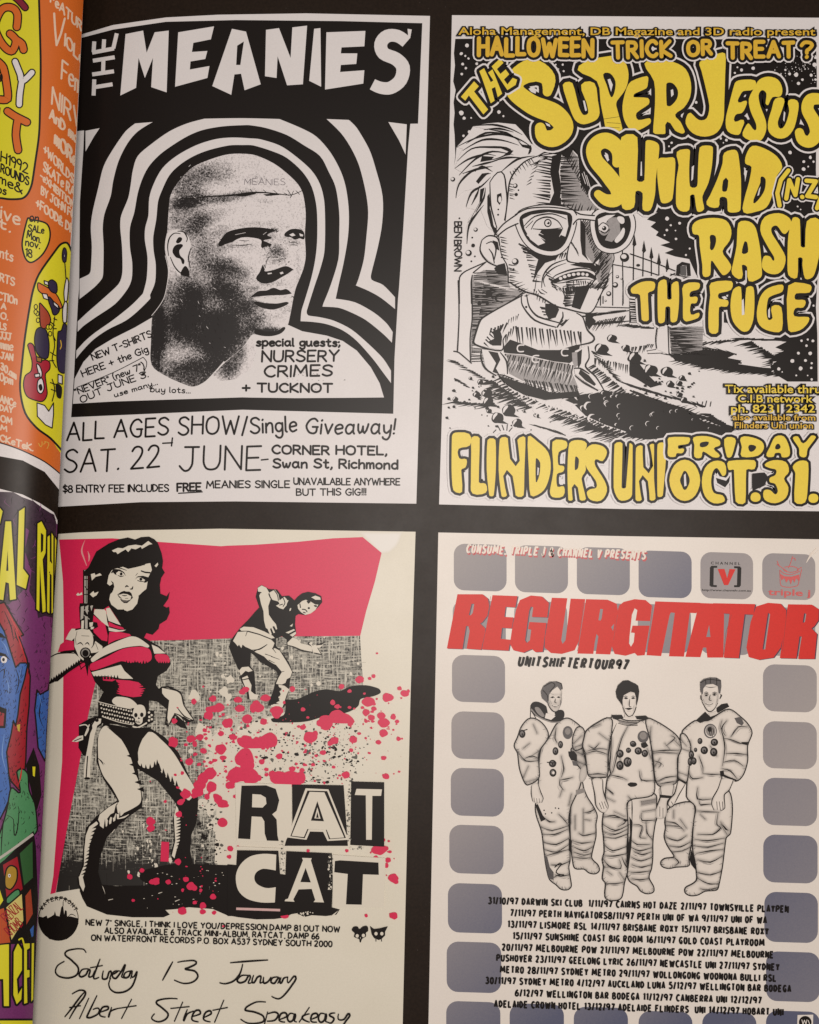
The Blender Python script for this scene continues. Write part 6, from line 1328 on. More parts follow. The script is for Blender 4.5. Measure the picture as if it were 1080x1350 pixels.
# left astronaut
a1 = Part(T4, 'astronaut_figure', label='left astronaut with his head turned aside')
suit(a1, "@g3 640,905 660,960 690,1030 735,1100 765,1170 755,1240 @g5 695,320 660,480 710,540 722,585 690,612 640,605 600,575 530,570 510,510 500,430 490,260 500,60", ["@g5 600,130 650,120 690,95", "@g5 560,290 600,310 690,290", "@g5 510,350 580,370 660,360", "@g5 520,400 600,430 665,400", "@g5 520,440 600,465 660,450", "@g5 520,480 590,490 650,485", "@g5 600,180 650,190", "@g3 545,1100 545,1180 555,1230", "@g5 530,150 530,260", "@g5 595,100 595,290"], base=.05)
suit(a1, "@g3 300,900 300,800 320,640 380,560 440,450 520,400 590,430 650,490 660,560 620,700 640,900 560,1090 540,1200 @g5 490,330 490,440 490,510 480,560 492,640 500,710 470,738 420,735 380,700 330,660 310,600 295,520 280,400 265,280 225,160 215,80", ["@g3 300,700 320,620 350,580", "@g3 250,410 340,480 375,540", "@g3 470,880 470,930 500,970", "@g3 470,890 530,880 570,870", "@g3 480,700 500,800 480,870", "@g5 260,240 350,270 480,230", "@g5 275,300 370,300 470,260", "@g5 280,360 380,380 480,330", "@g5 290,420 380,440 480,380", "@g5 300,470 400,440 480,420", "@g5 340,540 420,540 490,510", "@g5 370,620 420,630 485,620", "@g5 360,640 400,620 440,620", "@g5 290,170 330,200 370,200", "@g3 490,960 470,1020", "@g3 560,1000 540,1090", "@g5 400,140 440,180 470,220", "@g3 440,480 430,560 450,600", "@g3 600,560 570,620 590,700"])
suit(a1, "@g3 240,400 170,460 135,550 108,620 135,680 150,800 185,900 215,930 300,880 305,790 300,700 320,640 380,540 330,440", ["@g3 135,660 200,740 300,735", "@g3 180,640 230,600", "@g3 180,870 220,780", "@g3 190,910 290,880", "@g3 260,690 320,650", "@g3 300,720 250,700 190,720", "@g3 260,450 290,520"])
suit(a1, "@g3 560,640 640,640 660,690 680,780 640,800 600,760 580,700", ["@g3 590,660 650,690", "@g3 600,740 670,770"], edge=.5, base=.25)
suit(a1, "@g3 570,560 600,480 640,470 665,510 655,600 640,640 580,650", ["@g3 580,600 640,540", "@g3 590,630 645,610"], base=.05)
a1.tonefill(SKN, "@g3 245,930 295,915 310,980 335,1030 325,1065 290,1075 255,1060 243,1000", lambda X, Y, D: .35 * np.exp(-(D/1.6)**2), 1.5, True); a1.lines(INK, "@g3 245,935 243,1000 255,1060|@g3 295,915 320,990 338,1035 325,1070|@g3 265,1030 268,1065|@g3 285,1035 290,1075|@g3 305,1035 310,1070", [.6, 1.3, .6])
a1.tonefill(SKN, "@g3 640,790 680,780 685,850 660,900 630,905 620,860", lambda X, Y, D: .25 + .3 * np.exp(-(D/1.6)**2), 1.5, True)
a1.fill(INK, "@g3 240,300 265,272 310,275 360,305 370,340 380,370 430,380 430,350 470,335 500,345 505,385 480,420 420,435 340,410 260,370", sm=True); a1.fill(MG, "@g3 270,320 300,315 330,350 345,390 300,370", sm=True); a1.fill(PEA, "@g3 360,360 400,370 435,385 400,415 350,400"); a1.lines(MG, "@g3 245,330 300,390 400,432 470,430", 1.6); a1.lines(INK, "@g3 240,300 236,400|@g3 245,345 280,400", 1)
for q in [(172, 525, 26, 33), (475, 610, 20, 30), (435, 662, 24, 32), (412, 760, 30, 30), (415, 833, 28, 32)]: badge(a1, 'g3', *q)
a1.fill(PEA, ell(418, 833, 10, 12, fr='g3')); a1.fill(DG, ell(532, 515, 40, 52, fr='g3', n=18)); a1.fill(MG, ell(532, 505, 22, 26, fr='g3')); a1.fill(INK, "@g3 535,665 580,660 605,690 605,740 560,735 540,700"); a1.fill(DG, "@g3 565,740 605,740 605,780 575,775"); a1.fill(MG, "@g3 595,970 660,955 670,985 600,1010"); a1.fill(INK, "@g5 215,70 235,60 275,150 300,180 260,200"); a1.fill(DG, "@g5 285,460 310,480 330,560 360,600 360,660 320,650 300,540"); a1.fill(INK, "@g5 480,330 505,350 500,440 480,430")
a1.lines(INK, "@g3 370,750 440,755|@g3 180,500 210,490|@g5 370,560 420,530 380,600 440,620", 1.4)
for x, y in [(435, 1112), (460, 1115), (405, 1150), (355, 1158), (345, 1130)]: a1.fill(INK, ell(x, y, 6, fr='g3', n=8))
a1o = a1.build()
# right astronaut
a3 = Part(T4, 'astronaut_figure', label='right astronaut with cropped hair and a raised shoulder')
suit(a3, "@g4 370,1080 300,1130 280,1220 @g6 285,250 275,320 300,390 340,450 350,480 280,490 248,520 260,555 310,570 370,560 450,555 475,540 470,480 490,380 500,260 510,60", ["@g6 290,230 400,240 430,270", "@g6 290,320 380,350 450,310", "@g6 320,390 400,400 480,360", "@g6 340,440 420,430 480,400", "@g6 350,480 390,520 360,545", "@g6 290,200 360,210 410,250", "@g6 350,110 350,170", "@g6 400,180 450,250"], base=.04)
suit(a3, "@g4 470,700 430,560 420,500 520,420 620,420 700,370 790,330 880,390 940,450 970,520 935,620 935,740 900,850 840,900 730,860 800,1000 @g6 815,110 800,290 765,330 750,440 735,560 710,690 690,740 600,750 540,780 480,785 440,760 445,720 500,690 530,660 530,610 520,520 500,420 500,300 510,180 520,80 450,0", ["@g4 730,420 720,480 740,540 755,640 735,780", "@g4 740,560 800,570 880,600 935,600", "@g4 760,680 850,680 930,690", "@g4 740,750 830,735 900,780", "@g4 730,800 800,820 850,880", "@g4 800,550 860,470 930,470", "@g4 580,840 650,845 720,845", "@g4 550,700 580,790 580,840", "@g4 470,830 500,880 580,870", "@g4 540,950 540,1040 650,1040", "@g4 550,1050 560,1085 650,1080", "@g6 540,115 620,120 710,125", "@g6 700,130 690,220 720,250 660,300 540,300", "@g6 520,340 620,350 750,330", "@g6 510,390 620,400 740,370", "@g6 530,450 640,430 740,420", "@g6 540,500 640,520 735,470", "@g6 540,600 640,620 730,590", "@g6 530,640 620,690 710,690", "@g6 560,730 620,740 700,720", "@g6 720,200 780,270", "@g6 720,220 770,300", "@g6 560,140 600,180", "@g4 480,580 490,660", "@g4 770,420 730,480 760,540", "@g4 640,620 690,700"])
suit(a3, "@g4 420,520 480,600 480,700 465,850 440,920 385,880 385,720 400,600", ["@g4 390,830 450,850", "@g4 390,870 450,910", "@g4 410,640 470,660", "@g4 400,560 450,620"])
a3.tonefill(SKN, "@g4 385,900 440,920 400,1000 370,1060 330,1100 305,1080 320,1040 360,1000", lambda X, Y, D: .35 * np.exp(-(D/1.5)**2), 1.5, True); a3.lines(INK, "@g4 385,890 360,990 320,1040 305,1080 330,1105 360,1080|@g4 440,925 390,1010 360,1070|@g4 330,1060 345,1085", [.8, 1.4, .8])
a3.tonefill(SKN, "@g4 730,880 825,880 800,950 750,1010 755,1100 720,1135 670,1125 650,1080 670,1010 700,950", lambda X, Y, D: .35 * np.exp(-(D/1.6)**2), 1.5, True); a3.lines(INK, "@g4 730,870 700,960 660,1030 650,1080 670,1130|@g4 825,880 790,970 750,1010 755,1110 720,1135|@g4 690,1060 695,1125|@g4 710,1060 720,1130|@g4 735,1060 740,1120", [.8, 1.5, .8])
a3.fill(INK, "@g4 525,420 600,350 640,390 700,370 660,400 560,440"); a3.fill(INK, "@g4 690,320 730,290 775,282 790,310 760,325 700,360 690,345"); a3.fill(SKN, "@g4 625,365 690,345 690,370 640,390", tone=.1); a3.fill(DG, "@g4 830,400 880,390 905,440 890,460 850,440")
for q in [(558, 582, 20, 25), (672, 592, 30, 30), (592, 655, 30, 32), (667, 670, 30, 35), (523, 652, 14, 18), (490, 690, 22, 34), (510, 740, 22, 30), (480, 745, 20, 34)]: badge(a3, 'g4', *q)
a3.fill(DG, ell(640, 503, 52, 58, fr='g4', n=20)); a3.fill(PEA, ell(642, 503, 42, 48, fr='g4', n=18)); a3.fill(MG, ell(642, 500, 38, 44, fr='g4', n=18)); a3.lines(INK, "@g4 625,480 640,540|@g4 645,470 655,545|@g4 660,480 670,530", 1.0); a3.fill(INK, ell(635, 490, 18, 20, fr='g4'))
a3.fill(INK, "@g4 715,820 745,815 750,850 720,860"); a3.fill(INK, "@g4 380,870 450,910 445,925 380,885"); a3.fill(INK, "@g6 490,420 520,520 530,590 490,540 475,500"); a3.fill(INK, "@g4 885,590 940,590 930,615 890,605"); a3.fill(INK, "@g6 715,205 785,270 760,265"); a3.lines(INK, "@g4 720,850 840,890 850,900", [1, 3, 1])
a3o = a3.build()
# middle astronaut in front
a2 = Part(T4, 'astronaut_figure', label='middle astronaut with bobbed dark hair')
suit(a2, "@g4 0,1040 60,1020 200,1000 215,1090 215,1200 @g6 205,210 190,310 185,380 185,480 175,570 155,640 190,710 190,755 140,770 90,750 60,710 0,670 -20,600 -10,400 -20,100", ["@g4 90,1060 210,1040", "@g4 95,1085 205,1065", "@g6 100,120 200,105", "@g6 95,130 100,190 210,185", "@g6 30,225 100,235 80,320 130,330", "@g6 130,200 140,290 180,340", "@g6 10,340 60,380 160,380", "@g6 10,400 80,430 175,405", "@g6 15,480 90,510 180,480", "@g6 20,540 90,560 175,540", "@g6 10,600 80,600 160,590", "@g6 20,650 80,660 150,650", "@g6 40,440 100,460 170,440"], base=.03)
suit(a2, "@g3 880,390 1000,420 1120,420 @g4 150,410 200,520 180,700 200,900 180,1010 30,1040 @g6 -20,60 -10,240 -20,400 -15,600 @g5 945,600 920,690 910,760 890,810 830,825 775,810 765,760 770,690 745,650 755,560 745,500 760,440 755,330 745,230 755,130 @g3 830,1100 830,1000 845,880 870,840 850,700 870,500", ["@g3 1010,460 960,560 930,660 890,820 850,870", "@g3 870,850 960,870 1000,890", "@g3 880,560 870,700 855,830", "@g3 850,960 890,1000 830,950", "@g3 840,1030 900,1060", "@g3 1010,1020 1040,1060 1040,1240", "@g4 80,820 95,890 200,895", "@g4 170,500 190,700 200,880", "@g5 760,160 840,150 930,190", "@g5 750,220 850,270 960,220", "@g5 760,320 850,330 960,290", "@g5 760,380 830,430 950,390", "@g5 770,470 850,470 950,450", "@g5 750,490 800,550 890,570 880,500", "@g5 760,560 850,560", "@g5 780,590 820,620", "@g5 770,690 850,690 910,680", "@g5 880,600 920,660", "@g5 930,500 940,560 900,480", "@g5 760,280 850,300 940,260", "@g5 790,160 930,185 870,240", "@g3 900,1140 980,1180", "@g4 140,640 170,720", "@g3 940,700 960,800"])
suit(a2, "@g3 870,400 760,440 680,500 660,560 650,620 670,680 690,840 720,870 830,870 850,840 850,720 870,600 880,500", ["@g3 680,680 760,660 850,690", "@g3 690,850 770,840 840,850", "@g3 700,880 760,880 830,870", "@g3 700,620 740,640 780,600", "@g3 780,520 860,580", "@g3 690,660 780,640 850,650", "@g3 730,470 790,450", "@g3 850,700 870,560 920,440"], base=.02)
suit(a2, "@g4 130,410 220,430 330,500 390,560 410,640 380,720 380,860 360,920 240,940 200,860 185,700 160,560", ["@g4 180,680 270,670 380,680", "@g4 180,665 280,655 390,655", "@g4 200,740 250,760 230,790", "@g4 220,900 290,870 370,860", "@g4 240,920 300,910 365,900", "@g4 290,620 360,560 330,540", "@g4 280,600 320,650", "@g4 350,570 400,620", "@g4 200,780 240,720", "@g4 170,470 160,600"], base=.04)
a2.fill(INK, "@g4 45,385 130,380 160,405 120,415 60,410"); a2.fill(INK, "@g3 875,375 960,375 975,400 920,415 890,405"); a2.lines(MG, "@g3 930,420 1000,440 1080,440|@g3 940,432 1010,450 1080,448", 1.5); a2.lines(INK, "@g3 920,412 1000,432 1090,436|@g4 0,455 60,440 90,420|@g3 930,440 1000,458 1085,458", .9)
a2.tonefill(SKN, "@g3 725,890 805,885 815,960 820,1020 850,1080 850,1120 820,1150 780,1130 755,1080 745,1000", lambda X, Y, D: .35 * np.exp(-(D/1.6)**2), 1.5, True); a2.lines(INK, "@g3 720,880 745,1000 755,1090 790,1140 825,1150|@g3 808,885 810,960 825,1020 852,1090 848,1120|@g3 780,1070 800,1120|@g3 800,1060 820,1120|@g3 820,1060 840,1110", [.8, 1.5, .7])
a2.tonefill(SKN, "@g4 245,945 355,930 335,1015 300,1060 295,1150 270,1195 215,1190 210,1120 240,1040", lambda X, Y, D: .08 + .35 * np.exp(-(D/1.6)**2), 1.5, True); a2.fill(INK, "@g4 240,1005 335,1015 325,1035 240,1030"); a2.lines(INK, "@g4 245,945 250,1000 240,1040 210,1120|@g4 335,1020 300,1060 300,1150|@g4 240,1100 240,1180|@g4 265,1110 265,1190|@g4 350,930 340,1000", [.7, 1.4, .7])
for q in [("g3", 945, 682, 30, 33), ("g3", 1012, 655, 20, 22), ("g3", 1050, 608, 26, 22), ("g3", 945, 775, 30, 38), ("g3", 1005, 748, 33, 40), ("g4", 70, 660, 30, 30), ("g4", 122, 680, 26, 30), ("g4", 0, 745, 18, 30), ("g4", 28, 600, 24, 20), ("g4", 0, 655, 14, 16)]: badge(a2, *q)
a2.fill(DG, ell(108, 548, 44, 48, fr='g4', n=18)); a2.fill(MG, ell(108, 540, 28, 30, fr='g4')); a2.fill(INK, "@g4 90,600 130,590 150,620 115,640 95,630"); a2.fill(INK, "@g3 1005,925 1030,908 @g4 0,908 50,912 62,928 40,942 0,945 @g3 1030,945", sm=True); a2.fill(MG, "@g4 90,1062 205,1042 205,1068 95,1090"); a2.fill(INK, "@g5 960,160 985,200 975,400 950,590 945,430 965,300"); a2.lines(INK, "@g5 945,190 920,185 930,195", 2)
a2o = a2.build()
# heads
h1 = Part(T4, 'astronaut_head', a1o)
sh = splats([(440, 300, 50, 40, 0, .25), (480, 250, 14, 60, 0, .3), (385, 280, 14, 60, 0, .25), (440, 215, 40, 10, 0, .2)], 'g3')
h1.tonefill(SKN, "@g3 385,190 440,150 485,170 485,230 488,250 480,290 460,335 430,350 400,330 375,290 375,240", lambda X, Y, D: sh(X, Y, D, 0) + .3 * np.exp(-(D/1.4)**2), 1.2, True)
h1.fill(DG, "@g3 325,230 320,190 340,145 390,112 440,110 485,125 492,160 475,185 450,150 410,180 385,215 378,270 385,300 365,275 330,245"); h1.lines(INK, "@g3 345,150 400,120 430,140 390,190|@g3 440,112 480,130 488,170|@g3 335,180 370,220 375,260", 1.2)
h1.lines(INK, "@g3 395,238 415,232 428,240|@g3 445,238 460,232 472,240|@g3 435,245 430,275 445,280|@g3 405,300 430,308 460,298|@g3 375,290 400,330 430,352 460,335", [.6, 1.5, .6]); h1.fill(INK, ell(410, 238, 9, 5, fr='g3')); h1.fill(INK, ell(460, 237, 8, 5, fr='g3')); h1.lines(PEA, "@g3 415,302 435,304 452,300", .9); h1.lines(DG, "@g3 395,205 420,215|@g3 470,255 478,280 468,300|@g3 395,262 405,290|@g3 425,318 450,318|@g3 415,345 440,348|@g3 380,250 388,290", [.4, 1.3, .3]); h1.build()
h2 = Part(T4, 'astronaut_head', a2o)
h2.tonefill(SKN, "@g3 965,220 1020,195 1070,200 @g4 55,230 45,310 @g3 1050,370 1010,385 980,360 962,290", lambda X, Y, D: .25 * np.exp(-(D/1.3)**2), 1.4, True); h2.fill(SKN, "@g3 985,370 1055,370 1060,400 1020,405 980,395", tone=.1)
h2.fill(INK, "@g3 950,280 920,240 912,190 930,140 970,105 1010,100 1040,115 1060,125 @g4 45,125 70,145 78,190 70,250 55,310 52,240 40,200 10,190 @g3 1010,200 975,220 965,260 968,310", sm=False)
h2.lines(INK, "@g3 975,245 992,238 1008,248|@g3 1035,246 1050,238 1065,246|@g3 1022,250 1018,305 1035,312|@g3 985,322 1015,332 1045,320|@g3 968,310 985,355 1015,388 1050,370|@g4 55,310 40,350 20,385", [.7, 1.5, .7]); h2.fill(INK, ell(993, 245, 11, 6, fr='g3')); h2.fill(INK, ell(1048, 244, 11, 6, fr='g3')); h2.fill(INK, "@g3 992,322 1020,318 1042,322 1020,332"); h2.lines(DG, "@g3 972,232 990,226 1008,234|@g3 1034,233 1050,226 1066,233|@g3 1010,262 1008,300|@g3 975,300 985,340|@g3 1055,300 1048,345|@g3 1000,345 1030,345", [.4, 1.3, .3]); h2.build()
h3 = Part(T4, 'astronaut_head', a3o)
sh3 = splats([(620, 260, 50, 40, 0, .22), (605, 220, 20, 14, 0, .3), (670, 215, 20, 14, 0, .3), (700, 260, 14, 60, 0, .25)], 'g4')
h3.tonefill(SKN, "@g4 582,150 640,125 700,140 705,210 700,280 670,330 630,348 600,320 575,270 572,210", lambda X, Y, D: sh3(X, Y, D, 0) + .3 * np.exp(-(D/1.4)**2), 1.2, True)
h3.fill(DG, "@g4 562,190 560,115 590,90 640,78 690,80 725,100 728,150 718,210 705,200 698,150 660,130 610,135 585,165 580,215"); h3.lines(INK, "@g4 565,120 600,100 650,95 720,105|@g4 600,95 605,130|@g4 640,85 640,125|@g4 690,85 690,135", 1)
h3.lines(INK, "@g4 565,220 568,250 580,265|@g4 718,215 730,220 715,250|@g4 575,270 605,325 635,350 670,330 700,280|@g4 640,215 630,255 650,262|@g4 600,285 630,295 660,285|@g4 590,210 612,205 625,215|@g4 655,212 675,205 692,212", [.7, 1.4, .7]); h3.fill(INK, ell(608, 220, 11, 7, fr='g4')); h3.fill(INK, ell(672, 217, 11, 7, fr='g4')); h3.lines(PEA, "@g4 612,287 632,291 650,286", .9); h3.lines(DG, "@g4 588,200 610,194 626,204|@g4 652,202 675,195 696,202|@g4 585,250 600,300|@g4 695,250 680,300|@g4 615,305 640,310|@g4 640,240 645,258|@g4 600,150 640,158 690,152", [.4, 1.3, .3]); h3.build()
# ============================================================ left page: orange festival poster
for k_, v_ in {'1': (0, 0, 4.5), '2': (0, 300, 4.5), '3': (0, 560, 3.375), '4': (0, 950, 3.375)}.items(): FR['l' + k_] = v_
ORA = mat('orange_ink', (.62, .135, .018), var=.05); LIM = mat('lime_yellow_ink', (.66, .60, .02), var=.05); MAR = mat('maroon_ink', (.20, .012, .03)); WHI = mat('left_white', (.70, .66, .66)); NAV = mat('dark_navy_ink', (.03, .02, .055)); PKW = mat('peach_white_ink', (.72, .52, .38))
T5 = Thing('gig_poster', 'orange and lime poster with hand lettering and a red guitar, bending into the gutter', 'poster', (40, 300), 'L', group='posters printed on the left page')
p = Part(T5, 'paper'); p.fill(WHI, "@px -170,-60 112,-60 110,0 80,640 78.5,646 59,622 30,607 0,601.5 -170,590"); p.build()
p = Part(T5, 'orange_ground'); p.fill(ORA, "@px -170,-60 112,-60 110,0 @l3 272,0 268,218 200,165 100,115 0,80 @px -170,570"); p.lines(INK, "@l3 -100,60 0,80 100,115 200,165 268,218", 1.6); p.build()
p = Part(T5, 'lime_panel'); q_ = pts("@px -170,-60 52,-60 @l1 232,0 238,200 242,400 238,640 232,800 210,960 190,1090 165,1150 130,1178 60,1180 0,1175 @px -170,262"); p.fill(LIM, q_); p.lines(INK, "@l1 230,-60 232,0 238,200 242,400 238,640 232,800 210,960 190,1090 165,1150 130,1178 60,1182 0,1175 -100,1170", 2.8)
q2 = smooth(pts("@l2 140,40 165,-55 190,-45 230,-40 280,-20 298,30 290,90 260,150 220,190 180,207 150,180 132,110")); p.fill(LIM, q2); p.up(); p.ribbon(INK, q2, 2.2, closed=True, sm=False)
q3 = smooth(pts("@l2 330,130 370,100 400,95 425,140 440,300 430,600 380,1000 370,1330 300,1250 220,1190 150,1100 120,960 130,820 150,640 190,400 230,280")); p.fill(LIM, q3); p.lines(INK, "@l2 425,140 400,92 360,100 320,150 230,280 190,400 150,640 130,820 120,960 150,1100 220,1190 300,1250 370,1325", 2.8); p.build()
p = Part(T5, 'panel_lettering')
def fat(m, txt, wd): p.lines(INK, txt, wd + 3.6, sm=True); p.lines(m, txt, wd, sm=True)
fat(ORA, "@l1 100,160 105,90 80,50 30,45 -5,80 -30,160 0,240 40,290 75,300 95,240 60,200|@l1 95,235 130,260 140,295", 8.5)
fat(ORA, "@l1 -20,360 20,400 40,500 45,585 0,590|@l1 -20,470 0,455", 8.5); fat(WHI, "@l1 90,365 120,440 135,480 190,430|@l1 130,480 118,560 115,620", 7); fat(ORA, "@l1 45,660 90,690 160,725|@l1 105,715 95,800 108,890", 8.5); fat(MAR, "@l1 60,-40 110,0 150,45", 7); p.fill(MAR, "@l1 -5,630 5,640 0,680 -5,690")
p.fill(INK, ell(8, 460, 10, 24, fr='l1'))
for t_, a, b, h in [("H1992", (5, 955), (165, 1030), 13), ("ROUNDS", (5, 1020), (170, 1100), 10.5), ("me&", (-5, 1080), (130, 1150), 12), ("os", (-15, 1140), (35, 1155), 10)]: pen_text(p, INK, t_, a, b, h, 2.0, fr='l1', jit=.35, up=(.06, -1))
for t_, a, b, h in [("on", (175, 1310), (225, 1320), 7.5)]: pen_text(p, INK, t_, a, b, h * 1.5, 1.7, fr='l1')
for t_, a, b, h in [("SALe", (168, 20), (260, 35), 8.5), ("Mon.", (160, 60), (240, 90), 9), ("nov.", (152, 105), (235, 125), 9.5), ("18", (152, 165), (188, 180), 10)]: pen_text(p, INK, t_, a, b, h, 1.7, fr='l2', jit=.3, up=(.06, -1))
p.build()
p = Part(T5, 'orange_lettering')
for t_, a, b, h, w_ in [("FeATURI", (300, 10), (490, 190), 12, 2.0), ("IOLe", (385, 270), (490, 380), 15, 2.3), ("Fem", (365, 465), (478, 560), 24, 2.3), ("NIRV", (308, 615), (480, 765), 22, 2.3), ("AnD mo", (295, 700), (458, 850), 13, 2.5), ("mORe", (325, 850), (450, 990), 17, 2.8), ("+WORLDS", (260, 905), (435, 1090), 11.5, 1.9), ("SKATe RA", (258, 1010), (440, 1170), 12, 1.9), ("-eXHIBITION", (240, 1060), (440, 1240), 9, 1.7), ("BY JOHN FO", (245, 1150), (440, 1300), 10, 1.8), ("+FOOD& DR", (215, 1225), (435, 1390), 11, 2.0), ("ive", (5, 1290), (115, 1335), 16, 2.4), ("t.", (-10, 1345), (60, 1375), 12, 2.4)]: pen_text(p, PKW, t_, a, b, h, w_ * 1.1, fr='l1', jit=.35, up=(.06, -1))
for t_, a, b, h in [("nts", (0, 175), (75, 200), 14), ("RTS", (0, 315), (85, 345), 11), ("CTIOn", (-10, 425), (100, 455), 11), ("A", (8, 480), (35, 485), 8), ("O.", (5, 540), (45, 548), 9), ("LS", (0, 600), (35, 610), 9), ("JJJ", (0, 660), (65, 670), 10), ("mme", (0, 715), (75, 730), 12), ("JAN", (5, 775), (75, 790), 9), ("30.am", (5, 840), (95, 900), 10), ("0pm", (0, 905), (75, 930), 11), ("ANCe", (0, 1035), (92, 1065), 10), ("DAY", (0, 1085), (75, 1098), 8), ("OM", (5, 1150), (70, 1168), 9), ("M", (5, 1200), (40, 1210), 7), ("CKeTeK.", (0, 1265), (195, 1325), 9)]: pen_text(p, PKW, t_, a, b, h * .9, 2.1, fr='l2', jit=.3, up=(.06, -1))
p.lines(PKW, "@l1 322,80 328,180 336,268 362,200 385,110", 2.8, sm=False)
p.lines(mat('tan_ink', (.62, .34, .06)), "@l2 230,1280 245,1300 250,1270|@l2 265,1270 290,1280 280,1310|@l2 260,1285 270,1275", 1.2); p.build()
p = Part(T5, 'guitar_player_cartoon')
def ol(m, txt, sm=True, w=1.5):
    q = pts(txt); q = smooth(q) if sm else q
    p.fill(m, q); p.up(); p.ribbon(INK, q, w, closed=True, sm=False)
ol(MAR if False else mat('guitar_red_ink', (.36, .012, .03)), "@l2 165,700 180,685 200,700 215,760 240,790 270,785 295,800 295,840 270,870 275,930 280,990 255,1030 210,1025 160,1000 140,940 150,880 185,850 190,790"); ol(WHI, "@l2 218,810 235,820 250,860 240,890 225,850"); ol(WHI, "@l2 225,910 250,895 262,950 245,985 222,965"); ol(INK, "@l2 232,940 244,932 250,955 240,965"); ol(WHI, "@l2 205,870 235,865 238,885 210,890", False)
ol(WHI, "@l2 220,1040 265,1055 290,1090 318,1040 318,1110 310,1190 270,1170 222,1120", False); ol(mat('brown_ink', (.30, .14, .02)), "@l2 215,765 250,775 245,800 220,795", False)
ol(NAV, "@l2 215,610 240,592 275,610 292,690 285,770 250,775 218,740 205,670"); ol(mat('rust_ink', (.35, .05, .02)), "@l2 235,450 260,470 290,510 300,560 265,600 240,580"); ol(ORA, "@l2 225,330 245,335 330,390 370,470 350,480 290,420 230,375"); ol(NAV, "@l2 290,320 310,310 335,330 340,370 330,390 300,375 285,340"); ol(NAV, "@l2 290,410 320,440 355,480 325,520 305,480 290,440"); ol(WHI, "@l2 250,390 280,395 290,430 260,420", False); ol(WHI, "@l2 315,435 345,460 350,485 320,460", False); ol(WHI, "@l2 262,315 285,322 290,345 265,335", False)
for x, y in [(213, 470), (222, 510), (226, 550), (212, 500), (285, 590), (298, 630), (300, 590)]: ol(LIM, "@l2 %d,%d %d,%d %d,%d %d,%d" % (x - 10, y, x, y - 14, x + 10, y, x, y + 14), True, 1.2)
ol(NAV, "@l2 345,620 365,610 378,570 395,580 398,700 385,860 350,850 338,780 340,700"); ol(WHI, "@l2 345,870 370,880 370,930 345,920", False); ol(INK, "@l2 335,930 365,950 360,1010 340,1000"); ol(WHI, "@l2 395,300 408,330 400,430 385,440 380,380"); ol(WHI, "@l2 385,440 400,450 395,560 375,560 372,490"); ol(NAV, "@l2 372,140 385,120 396,150 392,200 378,205 370,180"); ol(WHI, "@l2 380,160 385,158 386,175 380,176", False, .8)
p.lines(INK, "@l2 385,205 392,300|@l2 325,530 315,620 325,700 310,780 335,830|@l2 300,560 325,580|@l2 315,640 330,670|@l2 300,740 330,760|@l2 295,790 320,790|@l2 310,900 325,960 310,1030|@l2 300,920 330,930|@l2 305,960 330,970|@l2 320,540 338,548|@l2 318,600 335,600", 1.4)
p.lines(mat('amber_ink', (1, 1, 1)), "@l2 360,670 365,700 358,720", 1.2); p.build()
# ============================================================ left page: purple monster poster
PUR = mat('purple_ink', (.16, .028, .13), var=.18); BLU = mat('blue_ink', (.035, .12, .40), var=.12); GRE = mat('green_ink', (.07, .24, .10), var=.1); VIO = mat('dark_violet_ink', (.035, .014, .03), var=.5, scale=1400); DRE = mat('deep_red_ink', (.30, .006, .015), var=.1)
T6 = Thing('gig_poster', 'purple horror comic poster with a blue monster and lime lettering, below the orange poster', 'poster', (30, 1000), 'L', group='posters printed on the left page')
p = Part(T6, 'paper'); p.fill(WHI, "@px -170,640 @l3 0,285 100,310 180,350 240,390 258,430 @px 78,690 66,880 44,1330 40,1430 -170,1430"); p.build()
p = Part(T6, 'purple_sky'); p.fill(PUR, "@px -170,646 @l3 0,298 60,300 100,322 150,340 190,370 225,392 242,400 252,440 @px 77,692 66,880 44,1330 40,1430 -170,1430")
p.fill(VIO, "@px -170,646 @l3 0,298 60,300 100,322 150,340 190,370 225,392 242,400 252,440 250,560 240,860 200,850 170,860 160,800 130,740 140,650 110,560 130,470 90,440 100,600 120,720 80,760 40,800 0,790 @px -170,790")
rl = random.Random(8); p.up()
for i in range(120):
    x, y = rl.uniform(0, 70), rl.uniform(652, 830); p.ribbon(INK if rl.random() < .6 else PUR, [(x, y), (x + rl.uniform(-4, 4), y + rl.uniform(2, 6)), (x + rl.uniform(-6, 6), y + rl.uniform(5, 12))], [.3, 1, .3], n=2)
p.build()
p = Part(T6, 'lime_lettering')
for t_ in ["@l3 -10,775! 25,430! 50,430! 72,775! 45,780! 40,705! 25,700! 15,780!", "@l3 -60,400! 0,370! 12,385! 0,440! -60,440!", "@l3 85,385! 110,368! 103,640! 127,672! 115,730! 75,712!", "@l3 168,440! 185,430! 205,470! 203,570! 190,600! 205,830! 190,835! 178,620! 175,830! 163,820!", "@l3 212,500! 222,490! 222,610! 230,610! 230,480! 240,500! 240,830! 230,840! 230,670! 222,660! 220,840! 210,830!", "@l3 245,500! 254,520! 254,800! 243,820!"]:
    q = dedupe(pts(t_)); p.up(.02); p.ribbon(INK, q, 4.2, closed=True, sm=False); p.fill(LIM, q)
p.fill(INK, "@l3 182,480 194,490 192,560 182,570"); p.fill(INK, "@l3 34,560 38,650 28,650")
p.build(); p = Part(T6, 'lime_title')
